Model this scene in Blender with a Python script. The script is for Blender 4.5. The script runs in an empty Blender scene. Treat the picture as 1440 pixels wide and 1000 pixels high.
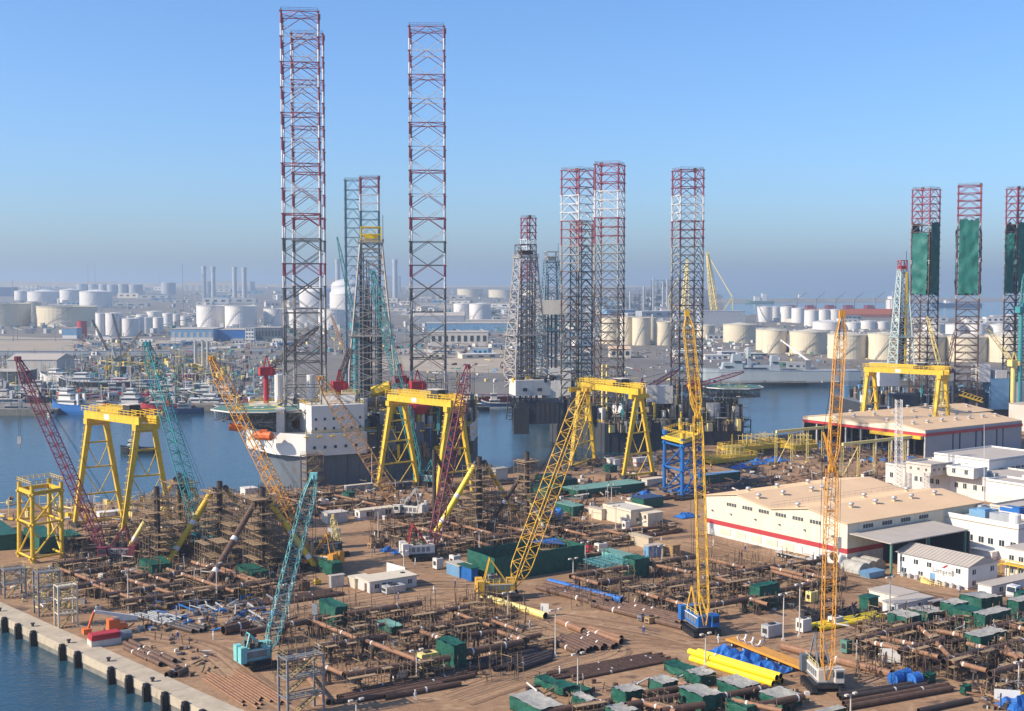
import bpy, bmesh, math, random
from mathutils import Vector, Matrix, noise as mnoise
random.seed(7)
R = math.radians
HAZE = 1.45e-4
S = bpy.context.scene
COL = S.collection
# ---------------------------------------------------------------- camera
FPX, CX, CY, CAMH = 1750.0, 720.0, 500.0, 72.0
PITCH = math.atan(100/FPX)
cam = bpy.data.cameras.new('camera'); camo = bpy.data.objects.new('camera', cam); COL.objects.link(camo)
cam.sensor_width = 36; cam.lens = 36*FPX/1440; cam.clip_start = 1; cam.clip_end = 60000
camo.location = (0, 0, CAMH); camo.rotation_euler = (math.pi/2-PITCH, 0, 0)
S.camera = camo
# ---------------------------------------------------------------- world, sun, exposure
SUN_AZ = math.atan2(-0.95, -0.30)      # compass angle of the sun from +Y towards +X
SUN_EL = R(33)
w = bpy.data.worlds.new('World'); S.world = w; w.use_nodes = True
nt = w.node_tree; bg = nt.nodes['Background']
sky = nt.nodes.new('ShaderNodeTexSky'); sky.sky_type = 'NISHITA'; sky.sun_disc = False
sky.sun_elevation = SUN_EL; sky.sun_rotation = SUN_AZ; sky.altitude = 50
sky.air_density = 0.95; sky.dust_density = 1.25; sky.ozone_density = 9.0
nt.links.new(sky.outputs[0], bg.inputs[0]); bg.inputs[1].default_value = 0.145
sl = bpy.data.lights.new('sun', 'SUN'); sl.energy = 5.0; sl.angle = R(0.53); sl.color = (1, .88, .71)
so = bpy.data.objects.new('sun', sl); COL.objects.link(so)
sd = Vector((math.sin(SUN_AZ)*math.cos(SUN_EL), math.cos(SUN_AZ)*math.cos(SUN_EL), math.sin(SUN_EL)))
so.rotation_euler = sd.to_track_quat('Z', 'Y').to_euler(); so.location = (-200, -60, 300)
S.view_settings.view_transform = 'Standard'; S.view_settings.look = 'None'
S.view_settings.gamma = 1; S.view_settings.use_curve_mapping = False
S.view_settings.exposure = 0.52
# ---------------------------------------------------------------- pixel helpers (photo 1440 x 1000)
RISE0, RISE = 2500.0, .01
def ray(px, py):
    x, y = (px-CX)/FPX, (CY-py)/FPX
    c, s = math.cos(PITCH), math.sin(PITCH)
    return Vector((x, c+y*s, -s+y*c))
def G(px, py, z=0.0):
    d = ray(px, py); t = (z-CAMH)/d.z
    if z == 0 and px < 1000 and d.y*t > RISE0:      # the plain behind the basin rises gently
        t = (CAMH+RISE*RISE0)/(RISE*d.y-d.z); return Vector((d.x*t, d.y*t, 0))
    return Vector((d.x*t, d.y*t, z))
def P(px, py, Y):
    d = ray(px, py); t = Y/d.y
    return Vector((d.x*t, Y, CAMH+d.z*t))
def D(py, z=0.0): return G(720, py, z).y
U = Vector((.826, .564, 0)).normalized(); V = Vector((-U.y, U.x, 0)); UA = math.atan2(U.y, U.x)
# ---------------------------------------------------------------- materials
MATS = {}
def mat(name, col, rough=.6, metal=0.0, var=.25, scale=.5, col2=None, spot=0.0, spotcol=(.1, .045, .02), bump=0.0, stretch=None, streak=0.0):
    """weathered paint / steel: base colour broken by noise, optional rust spots, streaks and relief"""
    if name in MATS: return MATS[name]
    m = bpy.data.materials.new(name); m.use_nodes = True; MATS[name] = m
    n, l = m.node_tree.nodes, m.node_tree.links
    b = n['Principled BSDF']; b.inputs['Roughness'].default_value = rough; b.inputs['Metallic'].default_value = metal
    b.inputs['Specular IOR Level'].default_value = .35
    geo = n.new('ShaderNodeNewGeometry'); pos = geo.outputs['Position']
    if stretch:
        mp = n.new('ShaderNodeMapping'); l.new(pos, mp.inputs[0]); mp.inputs['Scale'].default_value = stretch; pos = mp.outputs[0]
    tx = n.new('ShaderNodeTexNoise'); tx.inputs['Scale'].default_value = scale; tx.inputs['Detail'].default_value = 6; tx.inputs['Roughness'].default_value = .65
    l.new(pos, tx.inputs['Vector'])
    mr = n.new('ShaderNodeMapRange'); mr.inputs[1].default_value = .3; mr.inputs[2].default_value = .72
    l.new(tx.outputs[0], mr.inputs[0])
    mx = n.new('ShaderNodeMix'); mx.data_type = 'RGBA'
    c2 = col2 or tuple(c*(1-var) for c in col)
    mx.inputs[6].default_value = (*col, 1); mx.inputs[7].default_value = (*c2, 1)
    l.new(mr.outputs[0], mx.inputs[0]); out = mx.outputs[2]
    if spot > 0:
        t2 = n.new('ShaderNodeTexNoise'); t2.inputs['Scale'].default_value = scale*3.1; t2.inputs['Detail'].default_value = 8
        mp2 = n.new('ShaderNodeMapping'); mp2.inputs['Scale'].default_value = (1, 1, .35); l.new(geo.outputs['Position'], mp2.inputs[0]); l.new(mp2.outputs[0], t2.inputs['Vector'])
        r2 = n.new('ShaderNodeMapRange'); r2.inputs[1].default_value = .64-.22*spot; r2.inputs[2].default_value = .74-.18*spot; r2.inputs[4].default_value = min(1, .55+spot*.4)
        l.new(t2.outputs[0], r2.inputs[0])
        m2 = n.new('ShaderNodeMix'); m2.data_type = 'RGBA'; m2.inputs[7].default_value = (*spotcol, 1)
        l.new(r2.outputs[0], m2.inputs[0]); l.new(out, m2.inputs[6]); out = m2.outputs[2]
    if streak > 0:
        t3 = n.new('ShaderNodeTexNoise'); t3.inputs['Scale'].default_value = 1.0; t3.inputs['Detail'].default_value = 3
        mp3 = n.new('ShaderNodeMapping'); mp3.inputs['Scale'].default_value = (.9, .9, .05); l.new(geo.outputs['Position'], mp3.inputs[0]); l.new(mp3.outputs[0], t3.inputs['Vector'])
        r3 = n.new('ShaderNodeMapRange'); r3.inputs[1].default_value = .5; r3.inputs[2].default_value = .8; r3.inputs[4].default_value = streak
        l.new(t3.outputs[0], r3.inputs[0])
        m3 = n.new('ShaderNodeMix'); m3.data_type = 'RGBA'; m3.inputs[7].default_value = (*[c*.45 for c in col], 1)
        l.new(r3.outputs[0], m3.inputs[0]); l.new(out, m3.inputs[6]); out = m3.outputs[2]
    l.new(out, b.inputs['Base Color'])
    if bump > 0:
        bp = n.new('ShaderNodeBump'); bp.inputs['Strength'].default_value = bump; bp.inputs['Distance'].default_value = .3
        l.new(tx.outputs[0], bp.inputs['Height']); l.new(bp.outputs[0], b.inputs['Normal'])
    return m
mat('white', (.66, .62, .56), .55, var=.16, scale=.35, spot=.12, spotcol=(.35, .25, .17), streak=.35)
mat('clean_white', (.71, .68, .63), .5, var=.08, scale=.2, streak=.15)
mat('tank_white', (.72, .68, .63), .5, var=.10, scale=.05, streak=.25)
mat('cream', (.66, .57, .43), .55, var=.14, scale=.08, streak=.3)
mat('tank_cream', (.66, .57, .41), .5, var=.12, scale=.05, streak=.22)
mat('tank_grey', (.40, .42, .44), .5, var=.15, scale=.05, streak=.3)
mat('pale_wall', (.60, .54, .46), .7, var=.2, scale=.2, streak=.35)
mat('tan_roof', (.68, .47, .28), .6, var=.12, scale=.12, streak=.0)
mat('shed_wall', (.70, .62, .47), .6, var=.1, scale=.3, streak=.35)
mat('grey_wall', (.34, .36, .38), .6, var=.15, scale=.2, streak=.3)
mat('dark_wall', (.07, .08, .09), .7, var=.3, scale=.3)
mat('red_stripe', (.42, .045, .05), .5, var=.15)
mat('red', (.45, .03, .04), .5, var=.25, scale=.6)
mat('orange', (.70, .27, .04), .5, var=.25, scale=.7, spot=.1)
mat('red_orange', (.72, .15, .03), .5, var=.15)
mat('yellow', (.72, .47, .035), .5, var=.2, scale=.5, spot=.2, spotcol=(.3, .15, .04), streak=.35)
mat('dull_rail', (.40, .30, .14), .6, var=.4, scale=.8, spot=.2)
mat('derrick_pale', (.46, .55, .53), .5, var=.25, scale=.6, spot=.15)
mat('yellow_bright', (.84, .62, .02), .4, var=.06, scale=.6)
mat('yellow_pale', (.78, .62, .22), .5, var=.12, scale=.6)
mat('crane_yellow', (.70, .40, .045), .5, var=.2, scale=.8, spot=.12)
mat('crane_orange', (.66, .30, .04), .5, var=.25, scale=.8, spot=.2)
mat('crane_rust', (.50, .26, .09), .6, var=.35, scale=.8, spot=.35)
mat('teal', (.05, .28, .29), .5, var=.25, scale=.7, spot=.1)
mat('teal_light', (.20, .52, .50), .5, var=.2, scale=.7, spot=.1)
mat('maroon', (.20, .035, .06), .5, var=.3, scale=.7, spot=.1)
mat('blue', (.02, .14, .42), .5, var=.25, scale=.5)
mat('blue_tarp', (.03, .16, .50), .45, var=.35, scale=.9, bump=.8)
mat('light_blue', (.17, .33, .50), .5, var=.25, scale=.3, streak=.2)
mat('navy', (.02, .06, .16), .45, var=.3, scale=.4, spot=.1)
mat('leg_white', (.66, .65, .65), .5, var=.2, scale=.6, spot=.18)
mat('leg_red', (.30, .065, .095), .5, var=.3, scale=.6, spot=.1)
mat('leg_steel', (.15, .145, .14), .55, .2, var=.45, scale=.5, spot=.35)
mat('leg_brown', (.13, .08, .07), .6, .1, var=.4, scale=.5, spot=.3)
mat('leg_pale', (.40, .37, .34), .6, var=.3, scale=.5, spot=.3)
mat('leg_teal', (.13, .22, .27), .6, var=.3, scale=.5)
mat('steel', (.26, .27, .28), .5, .3, var=.35, scale=.8, spot=.2)
mat('steel_light', (.48, .48, .47), .5, .2, var=.25, scale=.8, spot=.15)
mat('dark_steel', (.055, .055, .06), .55, .2, var=.5, scale=.7, spot=.25)
mat('black', (.015, .015, .017), .6, var=.4, scale=1.5)
mat('hull_grey', (.115, .135, .16), .55, var=.25, scale=.15, spot=.12, streak=.5)
mat('hull_dark', (.045, .05, .06), .6, var=.35, scale=.2, spot=.25, streak=.4)
mat('naval_grey', (.36, .40, .42), .5, var=.12, scale=.1, streak=.3)
mat('deck_green', (.10, .22, .17), .7, var=.3, scale=.4)
mat('green_tarp', (.010, .100, .066), .55, var=.45, scale=.8, bump=1.0)
mat('green_net', (.012, .15, .125), .6, var=.45, scale=.35, bump=1.0, stretch=(1, 1, .6))
mat('tarp_roof', (.42, .40, .35), .7, var=.35, scale=.7, bump=.8)
mat('teal_roof', (.16, .32, .27), .6, var=.3, scale=.3)
mat('rust_pipe', (.155, .088, .058), .65, .1, var=.5, scale=.7, spot=.2, spotcol=(.30, .14, .07))
mat('rust_pipe_light', (.30, .155, .085), .65, var=.4, scale=.8, spot=.15)
mat('pipe_dark', (.075, .055, .047), .6, .1, var=.4, scale=.6, spot=.2)
mat('scaffold', (.24, .17, .11), .6, .1, var=.5, scale=.6, spot=.2)
mat('plank', (.40, .27, .15), .8, var=.4, scale=1.2)
mat('window', (.03, .045, .06), .12, var=.2, scale=.2)
mat('concrete', (.50, .415, .30), .85, var=.3, scale=.25, spot=.12, spotcol=(.2, .16, .11), bump=.3)
mat('quay_wall', (.24, .22, .18), .85, var=.5, scale=.4, streak=.6)
mat('grey_roof', (.46, .40, .335), .7, var=.15, scale=.3, streak=.0)
mat('tyre', (.02, .02, .02), .8, var=.3)
mat('wood', (.42, .26, .12), .8, var=.4, scale=1.5)
mat('skin', (.35, .2, .13), .6, var=.1)
mat('cloth_blue', (.05, .1, .25), .8, var=.2, scale=3)
mat('cloth_white', (.6, .6, .58), .8, var=.2, scale=3)
# ---------------------------------------------------------------- mesh builder
def V3(p): return Vector(p)
class MB:
    def __init__(s): s.v = []; s.f = []; s.m = []
    def add(s, vs, fs, m=0):
        o = len(s.v); s.v += [tuple(p) for p in vs]; s.f += [tuple(i+o for i in f) for f in fs]; s.m += [m]*len(fs); return s
    def box(s, c, size, ang=0, m=0):
        """c = centre of the base"""
        ca, sa = math.cos(ang), math.sin(ang); x, y, z = size[0]/2, size[1]/2, size[2]
        vs = []
        for dz in (0, z):
            for dx, dy in ((-x, -y), (x, -y), (x, y), (-x, y)):
                vs.append((c[0]+dx*ca-dy*sa, c[1]+dx*sa+dy*ca, c[2]+dz))
        return s.add(vs, [(3, 2, 1, 0), (4, 5, 6, 7), (0, 1, 5, 4), (1, 2, 6, 5), (2, 3, 7, 6), (3, 0, 4, 7)], m)
    def prism(s, poly, z0, z1, m=0, mtop=None, top=None):
        n = len(poly); t = top or poly
        vs = [(p[0], p[1], z0) for p in poly]+[(p[0], p[1], z1) for p in t]
        s.add(vs, [tuple(reversed(range(n)))]+[(i, (i+1) % n, n+(i+1) % n, n+i) for i in range(n)], m)
        o = len(s.v)-2*n; s.f.append(tuple(range(o+n, o+2*n))); s.m.append(m if mtop is None else mtop); return s
    def bar(s, a, b, r, n=4, m=0, caps=False, r2=None):
        a, b = V3(a), V3(b); d = b-a
        if d.length < 1e-6: return s
        d.normalize(); h = d.cross(Vector((0, 0, 1)))
        if h.length < 1e-3: h = Vector((1, 0, 0))
        h.normalize(); k = h.cross(d); r2 = r if r2 is None else r2; vs = []
        for p, rr in ((a, r), (b, r2)):
            for i in range(n):
                t = 2*math.pi*(i+.5)/n; vs.append(p+(h*math.cos(t)+k*math.sin(t))*rr)
        fs = [(i, i+n, (i+1) % n+n, (i+1) % n) for i in range(n)]
        if caps: fs += [tuple(range(n)), tuple(reversed(range(n, 2*n)))]
        return s.add(vs, fs, m)
    def pipe(s, a, b, r, n=12, m=0, mi=1, t=.12):
        """open-ended steel pipe with wall thickness and dark bore"""
        a, b = V3(a), V3(b); d = (b-a).normalized(); s.bar(a, b, r, n, m); h = d.cross(Vector((0, 0, 1)))
        if h.length < 1e-3: h = Vector((1, 0, 0))
        h.normalize(); k = h.cross(d); ri = r*(1-t)
        for p, sg in ((a, 1), (b, -1)):
            vs = []
            for rr, q in ((r, p), (ri, p), (ri*.98, p+d*sg*r*1.6)):
                for i in range(n):
                    w_ = 2*math.pi*(i+.5)/n; vs.append(q+(h*math.cos(w_)+k*math.sin(w_))*rr)
            s.add(vs, [(i, (i+1) % n, n+(i+1) % n, n+i) for i in range(n)], m)
            o = len(s.v)-3*n
            for i in range(n): s.f.append((o+n+i, o+n+(i+1) % n, o+2*n+(i+1) % n, o+2*n+i)); s.m.append(mi)
            s.f.append(tuple(o+2*n+i for i in range(n))); s.m.append(mi)
        return s
    def cyl(s, x, y, z0, z1, r, n=16, m=0, r2=None):
        r2 = r if r2 is None else r2
        vs = [(x+rr*math.cos(2*math.pi*i/n), y+rr*math.sin(2*math.pi*i/n), z) for z, rr in ((z0, r), (z1, r2)) for i in range(n)]
        return s.add(vs, [(i, (i+1) % n, n+(i+1) % n, n+i) for i in range(n)]+[tuple(range(n, 2*n)), tuple(reversed(range(n)))], m)
    def lathe(s, x, y, prof, n=24, m=0):
        vs = [(x+r*math.cos(2*math.pi*i/n), y+r*math.sin(2*math.pi*i/n), z) for r, z in prof for i in range(n)]; fs = []
        for k in range(len(prof)-1):
            for i in range(n): fs.append((k*n+i, k*n+(i+1) % n, (k+1)*n+(i+1) % n, (k+1)*n+i))
        return s.add(vs, fs, m)
    def build(s, name, mats, parent=None, smooth=False, auto=False):
        if isinstance(mats, str): mats = (mats,)
        o0 = Vector(parent.matrix_world.translation) if parent is not None and parent.get('_o') is None else (Vector(parent['_o']) if parent is not None else Vector((0, 0, 0)))
        me = bpy.data.meshes.new(name)
        me.from_pydata([(p[0]-o0.x, p[1]-o0.y, p[2]-o0.z) for p in s.v], [], s.f)
        for mm in mats: me.materials.append(MATS[mm])
        if len(mats) > 1: me.polygons.foreach_set('material_index', s.m)
        if smooth: me.polygons.foreach_set('use_smooth', [True]*len(s.f))
        o = bpy.data.objects.new(name, me); COL.objects.link(o)
        if parent is not None: o.parent = parent; o['_o'] = tuple(o0)
        return o
def thing(name, label, cat, loc, group=None):
    o = bpy.data.objects.new(name, None); COL.objects.link(o); o.location = loc; o['_o'] = tuple(loc)
    o.empty_display_size = .5
    o['label'] = label; o['category'] = cat
    if group: o['group'] = group
    return o
def tag(o, label, cat, group=None):
    o['label'] = label; o['category'] = cat
    if group: o['group'] = group
    return o
def solo(mb, name, mats, label, cat, group=None, loc=None):
    """a thing that is one mesh, its origin at its base"""
    xs = [p[0] for p in mb.v]; ys = [p[1] for p in mb.v]; zs = [p[2] for p in mb.v]
    c = Vector(((min(xs)+max(xs))/2, (min(ys)+max(ys))/2, min(zs)))
    mb.v = [(p[0]-c.x, p[1]-c.y, p[2]-c.z) for p in mb.v]
    o = mb.build(name, mats); o.location = c; return tag(o, label, cat, group)
def struct(o): o['kind'] = 'structure'; return o
def stuff(o): o['kind'] = 'stuff'; return o
ORD = ['first', 'second', 'third', 'fourth', 'fifth', 'sixth', 'seventh', 'eighth', 'ninth', 'tenth', 'eleventh', 'twelfth', 'thirteenth', 'fourteenth', 'fifteenth', 'sixteenth', 'seventeenth', 'eighteenth', 'nineteenth', 'twentieth']
# ---------------------------------------------------------------- lattice helpers
def frame4(c, w, d, h, n):
    return [c+h*(w/2)*a+n*(d/2)*b for a, b in ((-1, -1), (1, -1), (1, 1), (-1, 1))]
def lattice(p0, p1, secs, nseg, rc, rb, xbrace=False, mb_c=None, mb_b=None, mi=0, side=None):
    """four-chord lattice along p0-p1; secs = [(t, width)]"""
    p0, p1 = V3(p0), V3(p1); a = (p1-p0); L = a.length; a.normalize()
    h = side or a.cross(Vector((0, 0, 1)))
    if h.length < .05: h = Vector((1, 0, 0))
    h = (h-a*h.dot(a)).normalized(); n = h.cross(a)
    def wid(t):
        for (t0, w0), (t1, w1) in zip(secs, secs[1:]):
            if t <= t1: return w0+(w1-w0)*(t-t0)/(t1-t0)
        return secs[-1][1]
    c = mb_c or MB(); b = mb_b or MB()
    fr = [frame4(p0+a*L*i/nseg, wid(i/nseg), wid(i/nseg), h, n) for i in range(nseg+1)]
    for i in range(nseg):
        for k in range(4):
            c.bar(fr[i][k], fr[i+1][k], rc, 4, mi)
            j = (k+1) % 4
            if xbrace:
                b.bar(fr[i][k], fr[i+1][j], rb, 3, mi); b.bar(fr[i][j], fr[i+1][k], rb, 3, mi)
            elif (i+k) % 2: b.bar(fr[i][k], fr[i+1][j], rb, 3, mi)
            else: b.bar(fr[i][j], fr[i+1][k], rb, 3, mi)
            if i % 2 == 0: b.bar(fr[i][k], fr[i][j], rb, 3, mi)
    return c, b
def rail(mb, pts, h=1.1, step=2.0, r=.06, m=0, closed=False):
    pts = [V3(p) for p in pts]
    if closed: pts = pts+[pts[0]]
    for p, q in zip(pts, pts[1:]):
        n = max(1, int((q-p).length/step))
        for i in range(n+1): e = p+(q-p)*i/n; mb.bar(e, e+Vector((0, 0, h)), r, 3, m)
        for k in (.5, 1): mb.bar(p+Vector((0, 0, h*k)), q+Vector((0, 0, h*k)), r, 3, m)
def scaff(mb, org, du, dv, h, z0=0, su=2.5, sv=1.4, sz=2.0, r=.055, u=None, v=None, m=0, mp=1, planks=.5, over=.8):
    """tube scaffold block: standards, ledgers, random braces and plank decks"""
    u = u or U; v = v or V; org = V3(org); nu, nv, nz = max(1, round(du/su)), max(1, round(dv/sv)), max(1, round(h/sz))
    Z = Vector((0, 0, 1))
    for i in range(nu+1):
        for j in range(nv+1):
            b = org+u*(du*i/nu)+v*(dv*j/nv)+Z*z0
            mb.bar(b, b+Z*(h+random.random()*over*1.6), r, 3, m)
    for k in range(1, nz+1):
        z = z0+h*k/nz
        for i in range(nu+1):
            b = org+u*(du*i/nu)+Z*z; e = random.random()*over; mb.bar(b-v*e, b+v*(dv+e), r, 3, m)
        for j in range(nv+1):
            b = org+v*(dv*j/nv)+Z*z; e = random.random()*over; mb.bar(b-u*e, b+u*(du+e), r, 3, m)
        for i in range(nu):
            if random.random() < planks:
                for j in range(nv):
                    c = org+u*(du*(i+.5)/nu)+v*(dv*(j+.5)/nv)+Z*(z+.03); mb.box(c, (du/nu*.98, dv/nv*.85, .07), math.atan2(u.y, u.x), mp)
            if random.random() < .35: mb.bar(org+u*(du*i/nu)+Z*(z-h/nz), org+u*(du*(i+1)/nu)+Z*z, r, 3, m)
# ================================================================ SETTING
WZ = -2.6
def ground_mat(name, c1, c2, c3, s1, s2, bump=.4, tracks=False):
    m = bpy.data.materials.new(name); m.use_nodes = True; MATS[name] = m
    n, l = m.node_tree.nodes, m.node_tree.links; b = n['Principled BSDF']; b.inputs['Roughness'].default_value = .92; b.inputs['Specular IOR Level'].default_value = .15
    geo = n.new('ShaderNodeNewGeometry')
    t1 = n.new('ShaderNodeTexNoise'); t1.inputs['Scale'].default_value = s1; t1.inputs['Detail'].default_value = 8; t1.inputs['Roughness'].default_value = .6; l.new(geo.outputs['Position'], t1.inputs['Vector'])
    t2 = n.new('ShaderNodeTexNoise'); t2.inputs['Scale'].default_value = s2; t2.inputs['Detail'].default_value = 8; t2.inputs['Roughness'].default_value = .7; l.new(geo.outputs['Position'], t2.inputs['Vector'])
    r1 = n.new('ShaderNodeMapRange'); r1.inputs[1].default_value = .38; r1.inputs[2].default_value = .62; l.new(t1.outputs[0], r1.inputs[0])
    r2 = n.new('ShaderNodeMapRange'); r2.inputs[1].default_value = .46; r2.inputs[2].default_value = .78; l.new(t2.outputs[0], r2.inputs[0])
    m1 = n.new('ShaderNodeMix'); m1.data_type = 'RGBA'; m1.inputs[6].default_value = (*c1, 1); m1.inputs[7].default_value = (*c2, 1); l.new(r1.outputs[0], m1.inputs[0])
    m2 = n.new('ShaderNodeMix'); m2.data_type = 'RGBA'; m2.inputs[7].default_value = (*c3, 1); l.new(r2.outputs[0], m2.inputs[0]); l.new(m1.outputs[2], m2.inputs[6])
    out = m2.outputs[2]
    if tracks:
        # broad churned lanes, meandering ruts and oily patches
        for sc, dist, lo, hi, am, cc in (((.02, .02, 1), 1.5, .50, .66, .75, (.215, .128, .074, 1)), ((.11, .16, 1), 2.5, .56, .70, .55, (.46, .315, .195, 1)), ((.05, .5, 1), 3.0, .58, .68, .5, (.17, .105, .064, 1)), ((.09, .09, 1), .6, .63, .69, .75, (.075, .055, .042, 1))):
            mp = n.new('ShaderNodeMapping'); mp.inputs['Rotation'].default_value = (0, 0, -UA*.8); mp.inputs['Scale'].default_value = sc; l.new(geo.outputs['Position'], mp.inputs[0])
            t3 = n.new('ShaderNodeTexNoise'); t3.inputs['Scale'].default_value = 1; t3.inputs['Detail'].default_value = 6; t3.inputs['Distortion'].default_value = dist; l.new(mp.outputs[0], t3.inputs['Vector'])
            r3 = n.new('ShaderNodeMapRange'); r3.inputs[1].default_value = lo; r3.inputs[2].default_value = hi; r3.inputs[4].default_value = am; l.new(t3.outputs[0], r3.inputs[0])
            m3 = n.new('ShaderNodeMix'); m3.data_type = 'RGBA'; m3.inputs[7].default_value = cc; l.new(r3.outputs[0], m3.inputs[0]); l.new(out, m3.inputs[6]); out = m3.outputs[2]
    l.new(out, b.inputs['Base Color'])
    bp = n.new('ShaderNodeBump'); bp.inputs['Strength'].default_value = bump; bp.inputs['Distance'].default_value = .25; l.new(t2.outputs[0], bp.inputs['Height']); l.new(bp.outputs[0], b.inputs['Normal'])
ground_mat('dirt', (.375, .235, .135), (.295, .175, .098), (.175, .105, .065), .045, .55, .5, True)
ground_mat('far_ground', (.215, .185, .155), (.155, .14, .125), (.10, .098, .092), .006, .05, .2)
ground_mat('sand', (.40, .33, .25), (.33, .27, .2), (.25, .21, .16), .01, .1, .2)
ground_mat('asphalt', (.17, .155, .14), (.13, .12, .11), (.2, .18, .16), .01, .1, .1)
# water
m = bpy.data.materials.new('water'); m.use_nodes = True; MATS['water'] = m
n, l = m.node_tree.nodes, m.node_tree.links; b = n['Principled BSDF']
b.inputs['Base Color'].default_value = (.016, .055, .085, 1); b.inputs['Roughness'].default_value = .12; b.inputs['IOR'].default_value = 1.33
geo = n.new('ShaderNodeNewGeometry'); hh = None
for sc, st in (((.32, .5, 1), .5), ((.9, 1.3, 1), .35), ((.05, .07, 1), .6)):
    mp = n.new('ShaderNodeMapping'); mp.inputs['Scale'].default_value = sc; mp.inputs['Rotation'].default_value = (0, 0, .4); l.new(geo.outputs['Position'], mp.inputs[0])
    tx = n.new('ShaderNodeTexNoise'); tx.inputs['Scale'].default_value = 1; tx.inputs['Detail'].default_value = 5; l.new(mp.outputs[0], tx.inputs['Vector'])
    mu = n.new('ShaderNodeMath'); mu.operation = 'MULTIPLY'; mu.inputs[1].default_value = st; l.new(tx.outputs[0], mu.inputs[0])
    if hh is None: hh = mu.outputs[0]
    else:
        ad = n.new('ShaderNodeMath'); l.new(hh, ad.inputs[0]); l.new(mu.outputs[0], ad.inputs[1]); hh = ad.outputs[0]
bp = n.new('ShaderNodeBump'); bp.inputs['Strength'].default_value = .55; bp.inputs['Distance'].default_value = .5; l.new(hh, bp.inputs['Height']); l.new(bp.outputs[0], b.inputs['Normal'])
mb = MB(); mb.add([(-30000, -200, WZ), (30000, -200, WZ), (30000, 40000, WZ), (-30000, 40000, WZ)], [(0, 1, 2, 3)])
struct(mb.build('water', 'water'))

# yard platform: quay line lower left, basin edge behind
q0, q1 = G(0, 866), G(287, 1000)           # outer top edge of the quay
qd = (q1-q0).normalized(); qn = Vector((qd.y, -qd.x, 0))       # towards the water
if qn.x > 0: qn = -qn
A = q0-qd*150; Bq = q1+qd*210
back = [G(x, y) for x, y in ((0, 716), (345, 692), (500, 681), (720, 657), (900, 638), (1080, 614), (1140, 606))]
yard = [Bq, Vector((500, Bq.y, 0)), Vector((500, 860, 0)), back[-1]+(back[-1]-back[-2]).normalized()*330]+back[::-1]+[Vector((A.x, back[0].y-10, 0)), A]
mb = MB(); inner = [p.copy() for p in yard]
mb.prism([(p.x, p.y) for p in yard], WZ-3, 0)
struct(mb.build('ground', 'dirt'))
# concrete quay apron slab along the water, laid as separate cope blocks
ap = MB(); L = (Bq-A).length; nb = 54
root = thing('quay', 'pale concrete quay with dark fender piles along the lower left water', 'quay', q0)
for i in range(nb):
    a = A+qd*(L*i/nb+.03); c = A+qd*(L*(i+1)/nb-.03)
    k = MB(); wq = 4.6+random.uniform(-.05, .05)
    k.prism([(p.x, p.y) for p in (a+qn*.25, c+qn*.25, c-qn*wq, a-qn*wq)], -1.5, .22+random.uniform(-.02, .02)); k.build('cope_block', 'concrete', root)
k = MB(); k.prism([(p.x, p.y) for p in (A+qn*.12, Bq+qn*.12, Bq-qn*2, A-qn*2)], WZ-2, -1.5); k.build('quay_wall', 'quay_wall', root)
for px, py in ((-8, 862), (17, 870), (36, 879), (57, 889), (98, 908), (120, 918), (167, 940), (191, 952), (217, 963), (244, 975), (270, 989), (296, 1000)):
    p = G(px, py); t = (p-q0).dot(qd); p = q0+qd*t+qn*.75
    f = MB(); ang = math.atan2(qd.y, qd.x)
    f.box((p.x, p.y, WZ-1.5), (.95, .9, 4.7), ang, 0); f.box((p.x+qn.x*.55, p.y+qn.y*.55, WZ-1), (.7, .25, 3.7), ang, 0)
    f.box((p.x, p.y, WZ+3.1), (.85, .75, .12), ang, 0)
    f.build('fender', 'black', root)
for t in range(6):
    p = q0+qd*(t*17-20)-qn*1.2; bl = MB(); bl.cyl(p.x, p.y, .2, .75, .28, 10); bl.cyl(p.x, p.y, .75, .95, .45, 10); bl.build('bollard', 'dark_steel', root)

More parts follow.
